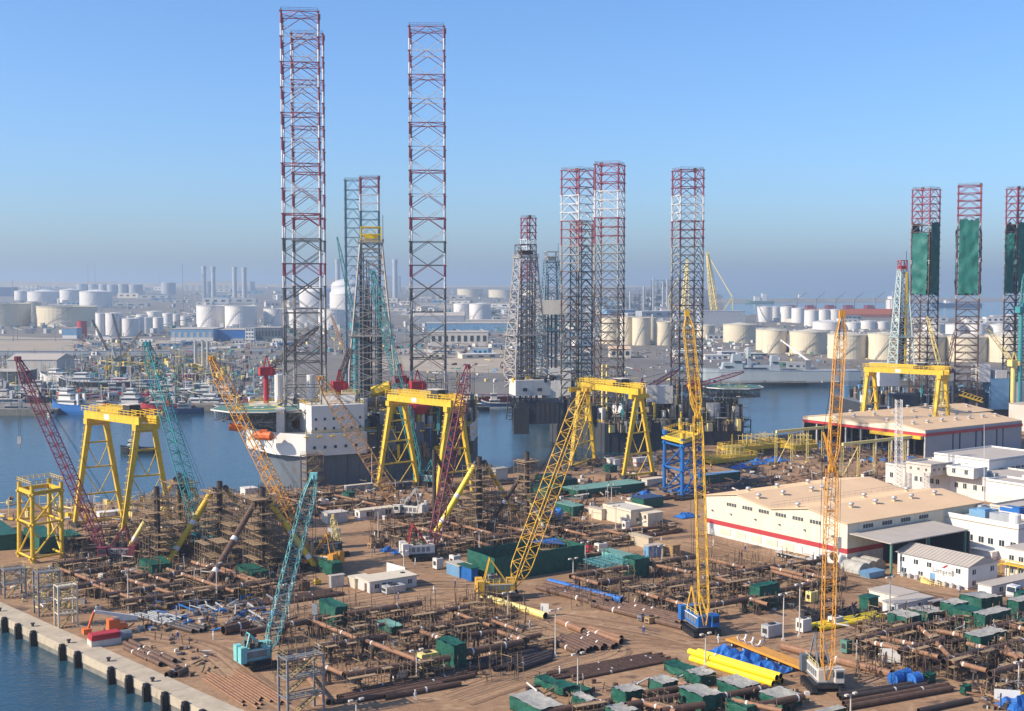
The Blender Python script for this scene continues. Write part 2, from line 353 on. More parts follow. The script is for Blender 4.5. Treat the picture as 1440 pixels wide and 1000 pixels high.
# wheel and crawler tracks churned into the yard lanes
ground_mat('track_dark', (.21, .128, .075), (.27, .165, .098), (.17, .105, .065), .2, 1.2, .5)
ground_mat('track_light', (.40, .262, .158), (.35, .222, .13), (.29, .18, .105), .2, 1.2, .5)
def catmull(pts, n_=14):
    o = []
    for i in range(len(pts)-1):
        p0, p1, p2, p3 = pts[max(0, i-1)], pts[i], pts[i+1], pts[min(len(pts)-1, i+2)]
        for k_ in range(n_): t_ = k_/n_; o.append(.5*((2*p1)+(p2-p0)*t_+(2*p0-5*p1+4*p2-p3)*t_*t_+(3*p1-p0-3*p2+p3)*t_**3))
    return o+[pts[-1]]
rt = random.Random(17); tz = .005
for lane in ([(430, 862), (560, 846), (650, 836), (700, 812), (620, 795), (540, 790), (470, 786)], [(190, 893), (290, 915), (350, 960), (420, 1004)], [(640, 978), (760, 938), (880, 902), (960, 908), (1090, 902)], [(775, 872), (900, 892), (1010, 915), (1150, 905), (1250, 850), (1160, 810), (1050, 785), (960, 762)], [(230, 895), (340, 880), (420, 866), (500, 850)], [(660, 850), (720, 862), (780, 880), (860, 915), (760, 945), (640, 985)], [(1280, 960), (1200, 940), (1120, 960), (1050, 935)], [(700, 826), (600, 822), (500, 842), (400, 862)], [(1190, 826), (1260, 832), (1350, 848), (1440, 862)], [(1000, 770), (1100, 796), (1200, 815), (1300, 842)]):
    for rep in range(3):
        jx, jy = rt.uniform(-9, 9), rt.uniform(-5, 5); c_ = catmull([G(x+jx+rt.uniform(-4, 4), y+jy+rt.uniform(-2, 2)) for x, y in lane]); mm_ = rt.choice(('track_dark', 'track_dark', 'track_light')); gauge = rt.choice((.95, 1.1, 2.6)); wd = .5 if gauge > 2 else .22
        for sd_ in (-1, 1):
            vs = []
            for i, p in enumerate(c_):
                d = (c_[min(i+1, len(c_)-1)]-c_[max(i-1, 0)]).normalized(); nn = Vector((-d.y, d.x, 0)); e = rt.uniform(.75, 1.25)
                vs += [p+nn*(sd_*gauge-wd*e)+Vector((0, 0, tz)), p+nn*(sd_*gauge+wd*e)+Vector((0, 0, tz))]
            k = MB(); k.add(vs, [(2*i, 2*i+1, 2*i+3, 2*i+2) for i in range(len(c_)-1)]); struct(k.build('wheel_track', mm_)); tz += .0016
# far shore
shore = [(-140, 578), (75, 578), (90, 570), (300, 571), (420, 566), (640, 563), (725, 556), (800, 545), (1000, 542), (1110, 538), (1180, 537), (1300, 537), (1560, 536)]
sp = [G(x, y) for x, y in shore]
rightend = G(1700, 447)
far = sp+[Vector((rightend.x, sp[-1].y, 0)), rightend, G(1240, 447), G(1060, 442), Vector((G(1010, 447).x, RISE0+60, 0)), Vector((-6000, RISE0+60, 0)), Vector((-6000, sp[0].y, 0))]
mb = MB(); mb.prism([(p.x, p.y) for p in far], WZ-3, .3)
struct(mb.build('far_ground', 'far_ground'))
mb = MB()
for a, c in zip(sp, sp[1:]):
    d = (c-a).normalized(); nn = Vector((d.y, -d.x, 0)); nn = nn if nn.y < 0 else -nn
    mb.prism([(p.x, p.y) for p in (a+nn*.8, c+nn*.8, c-nn*2, a-nn*2)], WZ-2, .9)
tag(mb.build('harbour_wall', 'quay_wall'), 'dark harbour wall along the far side of the basin', 'wall')
# paved yards and sandy lots on the far side
def patch(name, pts, m, z=.31):
    k = MB(); q = [G(x, y, z) for x, y in pts]; k.add(q, [tuple(range(len(q)))]); o = k.build(name, m); struct(o); return o
patch('pavement', [(610, 560), (1005, 540), (1200, 537), (1200, 508), (880, 505), (640, 487), (590, 487)], 'asphalt', .304)
patch('sand_lot', [(-60, 480), (60, 486), (250, 486), (250, 478), (60, 475), (-60, 470)], 'sand', .304)
patch('sand_lot', [(520, 520), (720, 525), (720, 492), (520, 490)], 'sand', .308)
patch('sand_lot', [(-60, 495), (150, 493), (60, 483), (-60, 483)], 'sand', .308)
for y0, y1 in ((500, 497), (478.5, 477), (463.6, 462.7)):
    patch('road', [(-100, y0), (880, y0), (880, y1), (-100, y1)], 'asphalt', .312)
# breakwater and low sand spit in front of the open sea
k = MB(); a, c = G(760, 418.5), G(1750, 420)
k.prism([(a.x, a.y), (c.x, c.y), (c.x, c.y+60), (a.x, a.y+60)], WZ-1, 12, top=[(a.x, a.y+20), (c.x, c.y+20), (c.x, c.y+40), (a.x, a.y+40)])
struct(k.build('breakwater', 'sand'))
k = MB(); xr0, xr1 = P(985, 400, RISE0).x, P(985, 400, 8000).x; z1_ = .3+RISE*(8000-RISE0)
k.add([(-6000, RISE0, .31), (xr0, RISE0, .31), (xr1, 8000, z1_), (-8000, 8000, z1_), (xr1+150, 8000, -3), (xr0+60, RISE0, -3), (-8000, 8600, -3), (xr1, 8600, -3)], [(0, 1, 2, 3), (1, 5, 4, 2), (3, 2, 7, 6)])
struct(k.build('plain', 'far_ground'))
k = MB(); rr = random.Random(3)
for i in range(34):
    x = -4400+i*165; h = rr.uniform(3, 13)+(30 if x < -2300 else 12 if x < -1200 else 0)*rr.uniform(.8, 1)
    k.add([(x-260, 7700, 40), (x+260, 7700, 40), (x+300, 8300, 40), (x-300, 8300, 40), (x-130, 7950, h+54), (x+130, 7950, h*.8+54)], [(0, 1, 5, 4), (1, 2, 5), (2, 3, 4, 5), (3, 0, 4)])
struct(k.build('hills', 'sand'))
# ================================================================ FAR SHORE
def tank(x0, x1, yb, yt, m, label, roof='cone', group='storage tanks on the far shore', stair=True, rm=None):
    c = G((x0+x1)/2, yb); r = (x1-x0)/2*c.y/FPX; c.y += r*.6
    r = (x1-x0)/2*c.y/FPX; h = max(6, P(x0, yt, c.y).z)
    c.x = P((x0+x1)/2, yb, c.y).x
    t = thing('storage_tank', label, 'tank', (c.x, c.y, 0), group)
    k = MB(); nb = 5
    for i in range(nb): k.lathe(c.x, c.y, [(r, h*i/nb), (r, h*(i+1)/nb-.12), (r*1.004, h*(i+1)/nb-.1), (r*1.004, h*(i+1)/nb)], 40)
    k.build('shell', m, t)
    k = MB()
    if roof == 'cone': k.lathe(c.x, c.y, [(r*1.012, h-.3), (r*1.012, h+.5), (r*.5, h+r*.09), (.5, h+r*.16), (0, h+r*.16)], 40)
    elif roof == 'dome': k.lathe(c.x, c.y, [(r*1.012, h-.3), (r*1.012, h+.5)]+[(r*math.cos(a), h+.5+r*.45*math.sin(a)) for a in (.2, .5, .8, 1.1, 1.4, 1.57)], 40)
    else: k.lathe(c.x, c.y, [(r*1.015, h-.8), (r*1.015, h+.4), (r*.97, h+.4), (r*.97, h-1.5), (0, h-1.5)], 40)
    k.build('roof', rm or m, t)
    if stair and x1-x0 > 17:
        k = MB(); n_ = 14; a0 = -2.0+random.uniform(-.5, .3)
        pr = None
        for i in range(n_+1):
            a = a0+1.0*i/n_; p = Vector((c.x+(r+1)*math.cos(a), c.y+(r+1)*math.sin(a), h*i/n_))
            if pr is not None:
                k.bar(pr, p, .28, 4); k.bar(pr+Vector((0, 0, 1.2)), p+Vector((0, 0, 1.2)), .1, 3)
            pr = p
        k.build('stair', 'steel', t)
    if x1-x0 > 14:
        k = MB(); ring = [(c.x+r*1.0*math.cos(a*math.pi/12), c.y+r*1.0*math.sin(a*math.pi/12), h+.5) for a in range(24)]
        rail(k, ring, 1.4, 8, .13, closed=True); k.build('railing', 'steel_light', t)
    return t
def row(lst, m, what, **kw):
    for i, (x0, x1, yb, yt) in enumerate(lst):
        tank(x0, x1, yb, yt, m, '%s tank, %s in %s' % (what[0], ORD[i], what[1]), **kw)
row([(-24, 42, 459, 427), (54, 135, 459, 431)], 'tank_cream', ('big low weathered beige', 'the nearest pair at the left edge'), roof='flat')
tank(38, 58, 452, 425, 'tank_cream', 'narrow beige tank squeezed behind the two big low tanks at left', 'flat')
row([(21, 42, 424, 409.5), (40, 84, 426, 410.5), (85, 115, 428, 408), (113, 157, 433, 410.5)], 'tank_white', ('wide pale', 'the left middle row'))
row([(108, 124, 411, 399.5), (124, 140, 411, 400), (139, 153, 412, 400), (151, 167, 416.5, 400.5), (166, 181, 416.5, 400), (181, 201, 416.5, 400.5), (227, 247, 416, 398), (285, 303, 414.5, 396)], 'tank_grey', ('small grey', 'the hazy back row at left'))
row([(135, 150, 473, 441), (148, 172, 473, 441), (171, 195, 473, 448.5), (190, 203, 471, 446), (198, 215, 469, 447), (215, 230, 468, 447)], 'tank_white', ('slim white', 'the front of the white cluster by the red tank'))
row([(192, 208, 459, 443), (207, 228, 458, 438.5), (229, 243, 459, 441), (242, 254, 458, 442), (253, 268, 458, 445)], 'tank_white', ('slim white', 'the rear of the white cluster by the red tank'))
row([(277, 319, 461, 430), (317, 361, 462, 430.5), (371, 403, 461, 434.5), (404, 447, 461, 436), (448, 492, 462, 435)], 'tank_white', ('large white', 'the row behind the helideck'), roof='flat')
tank(466, 507, 423, 402, 'tank_white', 'round white tank with a dome beside the derrick', 'dome')
tank(464, 512, 436, 414, 'tank_white', 'wide white domed tank just behind the derrick', 'dome')
tank(421, 466, 432, 411, 'tank_white', 'wide white tank with shallow dome behind the tall left legs', 'dome')
row([(638, 663, 453, 427.5), (660, 690, 454, 428)], 'tank_white', ('white red striped', 'the pair right of the tall single leg'))
row([(643, 679, 417.5, 406.5), (687, 727, 418.5, 407.5), (735, 772, 417, 405)], 'tank_cream', ('flat pale', 'the distant trio by the sand spit'), roof='flat', stair=False)
row([(872, 891, 485, 446), (889, 915, 486, 447), (911, 923, 483, 447), (921, 949, 486, 453), (846, 872, 484, 448)], 'tank_cream', ('tall cream', 'the group between the two pairs of legs'), roof='flat')
row([(980, 1005, 475, 458), (1017, 1063, 482, 457), (1063, 1104, 493, 464)], 'tank_cream', ('cream cone roofed', 'the trio right of the single middle leg'))
row([(1064, 1086, 453, 432), (1080, 1098, 451, 432), (1097, 1114, 453, 432), (1113, 1132, 454, 434), (1131, 1151, 459, 437), (1150, 1166, 452, 436), (1164, 1183, 452, 436)], 'tank_white', ('bright white', 'the back row before the red ship'), stair=False)
row([(1143, 1186, 464, 453), (1186, 1210, 464, 454), (1209, 1231, 463, 452), (1230, 1250, 463, 453), (1298, 1328, 468, 456), (1330, 1356, 470, 457), (1358, 1388, 470, 456), (1390, 1420, 470, 457)], 'tank_white', ('off white', 'the second row on the right'), stair=False)
row([(1072, 1106, 497, 465), (1110, 1162, 498, 467), (1164, 1219, 505, 471), (1220, 1266, 506, 470), (1262, 1329, 508, 473), (1330, 1388, 509, 474), (1386, 1448, 510, 472)], 'tank_cream', ('large cream cone roofed', 'the front row on the right'))
tank(109, 122.5, 475, 452, 'red', 'single dull red tank beside the white cluster', 'flat', None)
MATS['red'].node_tree.nodes['Principled BSDF'].inputs['Roughness'].default_value = .5

def building(x0, x1, yb, yt, depth, m, label, name='far_building', roofm='grey_roof', wins=0, winrows=1, ang=0.0, band=None, pitched=False, group=None, winm='window'):
    """rectangular building, its front face between two photo columns, standing on the far ground"""
    a = G(x0, yb); c = P(x1, yb, a.y); L = abs(c.x-a.x); h = max(2.5, P(x0, yt, a.y).z); cx, cy = (a.x+c.x)/2, a.y+depth/2
    t = thing(name, label, 'building', (cx, a.y, 0), group)
    ca, sa = math.cos(ang), math.sin(ang)
    def W(x, y): return (cx+x*ca-y*sa, cy+x*sa+y*ca)
    k = MB(); k.box((cx, cy, 0), (L, depth, h), ang); k.build('wall', m, t)
    k = MB()
    if pitched:
        p = [W(-L/2-.5, -depth/2-.5), W(L/2+.5, -depth/2-.5), W(L/2+.5, depth/2+.5), W(-L/2-.5, depth/2+.5), W(-L/2-.5, 0), W(L/2+.5, 0)]; e = depth*.10
        k.add([(*p[0], h), (*p[1], h), (*p[2], h), (*p[3], h), (*p[4], h+e), (*p[5], h+e)], [(0, 1, 5, 4), (2, 3, 4, 5), (0, 4, 3), (1, 2, 5), (3, 2, 1, 0)])
    else: k.box((cx, cy, h-.02), (L+.8, depth+.8, .6), ang)
    k.build('roof', roofm, t)
    if wins:
        for rw in range(winrows):
            for i in range(wins):
                x = -L/2+L*(i+.5)/wins; z = h*(rw+.35)/winrows; k = MB(); q = W(x, -depth/2-.05); k.box((*q, z), (L/wins*.5, .3, h/winrows*.42), ang); k.build('window', winm, t)
    if band:
        k = MB(); q = W(0, -depth/2-.06); k.box((*q, h*.05), (L*.998, .16, h*.3), ang); k.build('wall_band', band, t)
    return t
building(240, 300, 481, 463, 60, 'light_blue', 'long blue clad warehouse with pale doors behind the scrap yard', wins=7, winm='steel_light', band='white', roofm='grey_roof')
building(297, 346, 480, 464, 50, 'blue', 'darker blue end of the warehouse next to a white tower block', roofm='grey_roof')
building(345, 357, 482, 462, 12, 'clean_white', 'narrow white office block with small windows beside the blue warehouse', wins=3, winrows=4)
building(358, 395, 479, 461, 30, 'hull_grey', 'slate blue arcaded building left of the tall legs', wins=8, winrows=1)
building(88, 108, 477, 462, 20, 'light_blue', 'small blue and white cabin beside the red tank', band='clean_white')
building(605, 686, 487, 467.5, 40, 'pale_wall', 'beige building with tall dark arched windows seen through the single leg', wins=9)
building(583, 653, 456, 444, 60, 'grey_wall', 'long grey warehouse with pitched roof behind the single leg', pitched=True)
building(600, 720, 466, 455, 60, 'light_blue', 'long flat pale blue shed under the white striped tanks', roofm='grey_roof')
building(655, 712, 458, 451, 60, 'pale_wall', 'low shed right of the white striped tanks')
building(585, 665, 434, 428, 80, 'pale_wall', 'distant long pale shed behind the single leg')
building(258, 352, 409, 396, 120, 'pale_wall', 'hazy power station hall under four chimneys', wins=10, winm='grey_wall')
building(0, 17, 417, 404, 60, 'navy', 'dark blue block at the left edge by the pale tanks')
building(438, 475, 405, 392, 60, 'pale_wall', 'distant pale plant block left of the derrick')
building(540, 562, 410, 388, 60, 'grey_wall', 'distant grey boiler house below a chimney')
building(570, 605, 408, 400, 90, 'pale_wall', 'distant pale shed right of the boiler house')
building(858, 887, 504, 491, 24, 'cream', 'cream house with orange pitched roof behind the middle legs', pitched=True, roofm='tan_roof', wins=3)
building(985, 1048, 460, 438, 50, 'grey_wall', 'big plain grey floating dock wall under the yellow shear legs', roofm='grey_wall')
building(930, 945, 444, 434, 30, 'pale_wall', 'small tan block left of the floating dock')
building(10, 80, 527, 506, 40, 'pale_wall', 'large beige boat shed with pitched roof at the left shipyard', pitched=True, roofm='grey_roof')
building(-40, 33, 547, 523, 25, 'dark_wall', 'dark open boat shed at the left edge', roofm='grey_roof')
building(320, 338, 494, 485, 10, 'clean_white', 'white cabin with round fan behind the orange boom', wins=1)
# chimneys
for i, (x, yt, yb, r) in enumerate(((287, 374.5, 404, 2.9), (300, 375, 404, 3.0), (330, 375.5, 404, 3.0), (343.5, 376, 404, 3.2), (475, 364.5, 404, 3.3), (484.5, 375, 404, 2.0), (555.5, 365, 404, 3.4))):
    c = P(x, yb, 4600); top = P(x, yt, 4600).z; k = MB(); rr = r*4600/FPX; k.lathe(c.x, 4600, [(rr*1.06, 0), (rr, top*.9), (rr*1.12, top*.9), (rr*1.12, top), (rr*.85, top), (rr*.85, top-6)], 20)
    solo(k, 'chimney', 'tank_grey', 'tall hazy power station chimney, %s from the left on the skyline' % ORD[i], 'chimney', 'power station chimneys')
for i, (x, yt, yb) in enumerate(((124, 370, 404), (134, 369, 404), (257.5, 371, 442), (285, 384, 420), (18, 394, 420), (225, 385, 402), (18.5, 448, 480), (24.5, 451, 479), (90, 440, 461), (628, 489, 530), (78, 470, 480))):
    c = G(x, yb); top = P(x, yt, c.y).z; k = MB(); rr = .35*c.y/FPX; k.bar((c.x, c.y, 0), (c.x, c.y, top), rr*1.5, 6, r2=rr*.8)
    k.box((c.x, c.y, top*.92), (rr*6, rr*2, rr*1.2)); k.box((c.x, c.y, 0), (rr*5, rr*5, rr*2))
    solo(k, 'mast', 'steel', 'thin steel mast on the far shore, %s' % ('left one of the tall close pair', 'right one of the tall close pair', 'tall dark one by the white cluster', 'pale one before the chimneys', 'far left one by the dark block', 'short one left of the round grey tank', 'left one before the beige tanks', 'second one before the beige tanks', 'one in front of the second beige tank', 'lamp column right of the single leg', 'short one by the blue cabin')[i], 'mast')
for i, x in enumerate((275, 285.5, 292.6)):
    c = G(x, 520); k = MB(); top = P(x, 481, c.y).z; k.lathe(c.x, c.y, [(1.4, 0), (1.2, top), (1.5, top), (1.5, top+.6), (0, top+.6)], 12)
    solo(k, 'steel_column', 'steel_light', 'pale upright steel column in the scrap yard, %s from the left' % ORD[i], 'column')
# refinery behind the middle legs
t = thing('refinery_plant', 'hazy pipework refinery frame left of the single middle leg', 'refinery', G(925, 440))
Y0 = 3100
for (x0, x1, yb, yt) in ((917, 942, 440, 394), (880, 900, 440, 414), (900, 918, 440, 408), (876, 884, 440, 420)):
    k = MB(); a, c = P(x0, yb, Y0), P(x1, yb, Y0); top = P(x0, yt, Y0).z; nz = max(2, int(top/14))
    for i in range(4):
        for j in (0, 25):
            x = a.x+(c.x-a.x)*i/3; k.bar((x, Y0+j, 0), (x, Y0+j, top), 1.1, 4)
    for z in range(nz+1):
        for j in (0, 25): k.bar((a.x, Y0+j, top*z/nz), (c.x, Y0+j, top*z/nz), .9, 4)
        if z < nz: k.bar((a.x, Y0, top*z/nz), (c.x, Y0, top*(z+1)/nz), .6, 3); k.box(((a.x+c.x)/2+random.uniform(-8, 8), Y0+12, top*z/nz), (random.uniform(8, 16), 10, top/nz*.6))
    k.build('steel_frame', 'steel', t)
for x, yt in ((918.5, 392), (886, 410), (905, 402), (932, 396), (938, 392)):
    c = P(x, 440, Y0-6); k = MB(); k.cyl(c.x, Y0-6, 0, P(x, yt, Y0).z, 2.2, 10); k.build('stack', 'tank_grey', t)
# yellow shear-leg floating crane
for i, (xb, xt, yt, xb2) in enumerate(((1005, 995, 358, 1030), (963, 967, 368, 940))):
    Y = 2350; t = thing('shear_leg_crane', ('yellow floating shear leg crane standing above the grey dock', 'yellow shear leg crane half hidden behind the single middle leg')[i], 'crane', P(xb, 440, Y))
    tip = P(xt, yt, Y+20)
    for s, nm in ((-1, 0), (1, 0)):
        b0 = P(xb+s*3, 436, Y); ca_, br = lattice(b0, tip, [(0, 5), (.5, 6), (1, 3)], 16, .8, .45); ca_.v += []; ca_.build('boom_chord', 'yellow_pale', t); br.build('boom_lattice', 'yellow_pale', t)
    k = MB(); e = P(xb2, 418, Y); f = P(xb2, 436, Y); k.bar(tip, e, 1.0, 4); k.bar(e, f, 1.2, 4); k.bar(e, P((xb+xb2)/2, 436, Y), 1.2, 4); k.build('back_stay', 'yellow_pale', t)
    k = MB(); k.box((tip.x, tip.y, tip.z), (6, 4, 5)); k.build('head', 'yellow_pale', t)
# ---- boats
def boat(px, py, Ln, beam, hull, label, hd=0.0, name='workboat', houses=((.62, .25, .7, 3.0), (.64, .16, .5, 5.4)), hh=2.6, stripe=None, superm='clean_white', mast=9, wz=None, funnel=None, cat='boat', group=None, sheer=.6, deckm='steel'):
    """hd: heading, 0 = bow to the left; houses = (position along, length, width, top)"""
    o = G(px, py, WZ if wz is None else wz); o.z = WZ if wz is None else wz; zz = o.z
    t = thing(name, label, cat, o, group); f = Vector((-math.cos(hd), math.sin(hd), 0)); s = Vector((-f.y, f.x, 0))
    o = o+f*0
    prof = [(-.5, .80, .0), (-.42, .95, .0), (0, 1, 0), (.25, .95, .12), (.38, .72, .4), (.46, .36, .75), (.5, .04, 1)]
    rings = []
    for tt, w_, sh in prof:
        c = o+f*(tt*Ln); top = hh*(1+sheer*sh); wl = w_*.86 if tt < .45 else w_*.4
        rings.append([c+s*(beam/2*wl)+Vector((0, 0, -.6)), c+s*(beam/2*w_*.98)+Vector((0, 0, hh*.35)), c+s*(beam/2*w_)+Vector((0, 0, top)), c-s*(beam/2*w_)+Vector((0, 0, top)), c-s*(beam/2*w_*.98)+Vector((0, 0, hh*.35)), c-s*(beam/2*wl)+Vector((0, 0, -.6))])
    k = MB()
    for r0, r1 in zip(rings, rings[1:]):
        for i in range(6):
            j = (i+1) % 6; mi = 1 if i in (1, 3) and False else 0
            k.add([r0[i], r0[j], r1[j], r1[i]], [(0, 1, 2, 3)], 2 if i == 2 else (1 if i in (0, 4) else 0))
    k.add(rings[0], [(0, 1, 2, 3, 4, 5)]); k.build('hull', (hull, stripe or hull, deckm), t)
    k = MB()
    for sd_ in (2, 3):
        for r0, r1 in zip(rings, rings[1:]):
            k.bar(r0[sd_]+Vector((0, 0, .25)), r1[sd_]+Vector((0, 0, .25)), .28, 4)
    k.build('bulwark', superm if stripe else hull, t)
    ang = math.atan2(f.y, f.x)
    for (pos, ln, wd, top) in houses:
        c = o+f*((pos-.5)*Ln); k = MB(); k.box((c.x, c.y, zz+hh*.8), (ln*Ln, wd*beam, top), ang); h = k.build('deckhouse', superm, t)
        k = MB(); k.box((c.x, c.y, zz+hh*.8+top-1.3), (ln*Ln*1.01, wd*beam*1.01, .75), ang); k.build('window_band', 'window', h)
        k = MB(); k.box((c.x, c.y, zz+hh*.8+top), (ln*Ln*1.08, wd*beam*1.08, .2), ang); k.build('deck_roof', superm, h)
    if mast:
        c = o+f*((houses[-1][0]-.5)*Ln if houses else 0); z = zz+hh*.8+(houses[-1][3] if houses else 0); k = MB()
        k.bar((c.x, c.y, z), (c.x, c.y, z+mast), .22, 5); k.bar(c+s*1.6+Vector((0, 0, z-zz+mast*.6)), c-s*1.6+Vector((0, 0, z-zz+mast*.6)), .12, 4); k.bar((c.x, c.y, z), V3((c.x, c.y, z+mast*.7))-f*2, .1, 4); k.build('mast', superm, t)
    if funnel:
        c = o+f*((houses[0][0]-.5)*Ln-houses[0][1]*Ln*.62)
        for sg in (-1, 1):
            q = c+s*sg*beam*.28; k = MB(); k.box((q.x, q.y, zz+hh*.9), (1.6, 1.2, funnel), ang); k.build('funnel', 'red_orange' if funnel < 5 else superm, t)
    k = MB()
    for i in range(9):
        c = o+f*(random.uniform(-.45, .2)*Ln)+s*random.uniform(-.35, .35)*beam; k.box((c.x, c.y, zz+hh*.85), (random.uniform(.6, 2.2), random.uniform(.6, 1.8), random.uniform(.5, 1.6)), ang)
    k.build('deck_gear', 'dark_steel', t)
    return t
boat(196, 637, 17, 6, 'black', 'small dark tug with red roofed white wheelhouse steaming through the basin', .05, houses=((.66, .22, .7, 2.2), (.68, .15, .55, 4.2)), hh=1.9, mast=4, name='tugboat')
boat(108, 582, 34, 10, 'blue', 'blue hulled supply ship with white superstructure, bow at the left pier', .35, houses=((.62, .34, .85, 4), (.66, .24, .75, 7.5), (.70, .16, .6, 10)), hh=5.2, funnel=7, name='supply_ship', cat='ship')
boat(190, 574, 40, 9, 'navy', 'dark hulled vessel with stacked white wheelhouse moored beside the blue ship', .05, houses=((.55, .26, .8, 4), (.56, .18, .65, 7), (.56, .10, .45, 9.5)), hh=3, mast=14)
boat(285, 572, 36, 9, 'black', 'black hulled boat with long white cabin moored by the helideck', .0, stripe='red_orange', houses=((.45, .5, .8, 3), (.38, .2, .6, 5.5)), hh=2.6, mast=5)
boat(318, 566, 26, 8, 'navy', 'white boat with tall wheelhouse tucked behind the helideck', .1, houses=((.5, .4, .85, 4), (.52, .26, .7, 7.5)), hh=2.6, mast=7)
boat(133, 548, 48, 11, 'black', 'old black and white vessel standing on the slipway', .0, stripe='clean_white', houses=((.66, .24, .7, 4), (.68, .16, .6, 7)), hh=5.5, wz=1.0, mast=6)
boat(82, 538, 30, 9, 'clean_white', 'white fishing vessel with raked bow drawn up on the slip', .25, houses=((.5, .4, .8, 3.4), (.6, .2, .6, 6)), hh=5.0, wz=.8, mast=6)
boat(215, 563, 56, 9, 'red', 'red hulled barge lying behind the dark moored vessel', .0, houses=((.12, .12, .7, 4),), hh=4.2, mast=6, name='barge')
boat(27, 549, 30, 7, 'light_blue', 'low pale boat with rigging at the far left pier', .0, houses=((.5, .4, .6, 2.2),), hh=1.6, wz=.6, mast=6)
boat(36, 559, 20, 6, 'clean_white', 'small white launch on the far left pier', .1, houses=((.5, .5, .7, 2.4), (.5, .25, .5, 4)), hh=1.5, wz=.5, mast=3)
boat(70, 584, 10, 4, 'clean_white', 'tiny open boat lying under the left pier', .9, houses=((.5, .3, .6, 1.6),), hh=1.0, mast=2)
boat(45, 536, 16, 6, 'clean_white', 'small white cabin boat propped on the ground by the dark shed', .2, houses=((.45, .5, .7, 2.2),), hh=2.0, wz=.8, mast=0)
rb = random.Random(9); HC = ('navy', 'black', 'navy', 'black', 'red', 'navy', 'deck_green', 'black')
for i, (x, y, L_, wz) in enumerate(((12, 566, 22, .4), (52, 566, 20, .4), (18, 583, 24, None), (150, 582, 26, None), (235, 578, 30, None), (262, 582, 20, None), (245, 560, 30, .4), (165, 556, 26, .4), (60, 553, 24, .4), (298, 560, 30, .4), (330, 578, 24, None), (205, 549, 28, .4), (108, 560, 24, .4), (6, 552, 18, .4), (270, 551, 24, .4), (665, 572, 26, None), (700, 574, 20, None))):
    hcol = HC[i % 8]
    boat(x, y, L_, L_*.28, hcol, '%s hulled small workboat, %s of those crowding the far shore' % ({'navy': 'dark navy', 'black': 'black', 'blue': 'blue', 'clean_white': 'white', 'red': 'red', 'light_blue': 'pale blue', 'deck_green': 'green'}[hcol], ORD[i]), rb.uniform(-.3, .4), houses=((rb.uniform(.5, .7), .3, .75, rb.uniform(2.4, 3.6)), (.62, .18, .6, rb.uniform(4.5, 6.5))), hh=rb.uniform(2, 3.4), wz=wz, mast=rb.uniform(4, 10), funnel=rb.choice((None, 3.5, 5.5)), group='small workboats on the far shore', superm=rb.choice(('white', 'pale_wall', 'grey_wall', 'pale_wall')), stripe=rb.choice((None, 'clean_white', 'red_orange')))
# grey naval ship
t = boat(1095, 541.5, 118, 16, 'naval_grey', 'long grey naval ship moored along the far quay', 0.03, houses=(), hh=11, superm='naval_grey', mast=0, name='naval_ship', cat='ship', sheer=.15, deckm='naval_grey')
o = G(1095, 541.5, WZ)
for (px, w_, h0, h) in ((1035, 10, 8, 15), (1023, 12, 8, 9), (1088, 8, 8, 14), (1060, 34, 8, 7), (1052, 3, 8, 20), (1120, 16, 8, 3), (1142, 20, 8, 2)):
    c = P(px, 540, o.y); k = MB(); k.prism([(c.x-w_/2, o.y-5), (c.x+w_/2, o.y-5), (c.x+w_/2, o.y+5), (c.x-w_/2, o.y+5)], WZ+h0, WZ+h0+h, top=[(c.x-w_*.3, o.y-4), (c.x+w_*.3, o.y-4), (c.x+w_*.3, o.y+4), (c.x-w_*.3, o.y+4)]); hs = k.build('superstructure', 'naval_grey', t)
    k = MB(); k.box((c.x, o.y-4.7, WZ+h0+h*.62), (w_*.5, .8, .9)); k.build('window_band', 'window', hs)
c1, c2 = P(1098, 478, o.y+40), P(1138, 508, o.y+6); tt = thing('telescopic_crane', 'white telescopic crane arm leaning over the naval ship', 'crane', P(1138, 512, o.y+6)); k = MB(); k.bar(c1, c2, .5, 4, r2=.9); k.bar(c1, c1+Vector((.2, 0, -2)), .5, 4); k.build('boom', 'clean_white', tt)
k = MB(); k.box((c2.x+2, c2.y, 0), (9, 4, 4)); k.box((c2.x-1, c2.y, 4), (4, 3, c2.z-3.2)); k.build('carrier', 'steel', tt)
# barges and distant ships
boat(690, 566, 56, 16, 'red', 'rust red barge with blue tubs along its deck beyond the gantry', -.28, houses=((.15, .08, .5, 3),), hh=4, mast=0, name='barge', superm='light_blue')
boat(653, 577, 30, 9, 'black', 'flat black pontoon right behind the middle gantry', .0, houses=(), hh=2.0, mast=0, name='pontoon')
Y = G(1180, 447).y
t = boat(1180, 445.5, 270, 36, 'red_orange', 'long orange red bulk carrier with deck cranes on the horizon', 0.0, houses=((.05, .07, .8, 26), (.05, .04, .9, 34)), hh=18, mast=12, name='bulk_carrier', cat='ship', sheer=.15, deckm='red_orange')
o = G(1180, 445.5, WZ)
for x in (1142, 1170, 1196, 1225, 1115):
    c = P(x, 440, o.y); k = MB(); k.box((c.x-6, o.y, WZ+17), (16, 26, 10)); k.build('hatch', 'maroon', t)
    k = MB(); k.bar((c.x+8, o.y, WZ+17), (c.x+8, o.y, WZ+40), 1.7, 8); top = Vector((c.x+8, o.y, WZ+38)); k.bar(top, top+Vector((24, 0, 20)), .9, 4, r2=.5); k.bar(top+Vector((0, 0, 3)), top+Vector((24, 0, 20)), .3, 3); k.build('deck_crane', 'steel', t)
boat(1068, 427, 110, 26, 'deck_green', 'distant ship with white and green tower near the horizon', .0, houses=((.6, .18, .9, 22), (.35, .14, .9, 34)), hh=10, mast=10, name='cargo_ship', cat='ship')
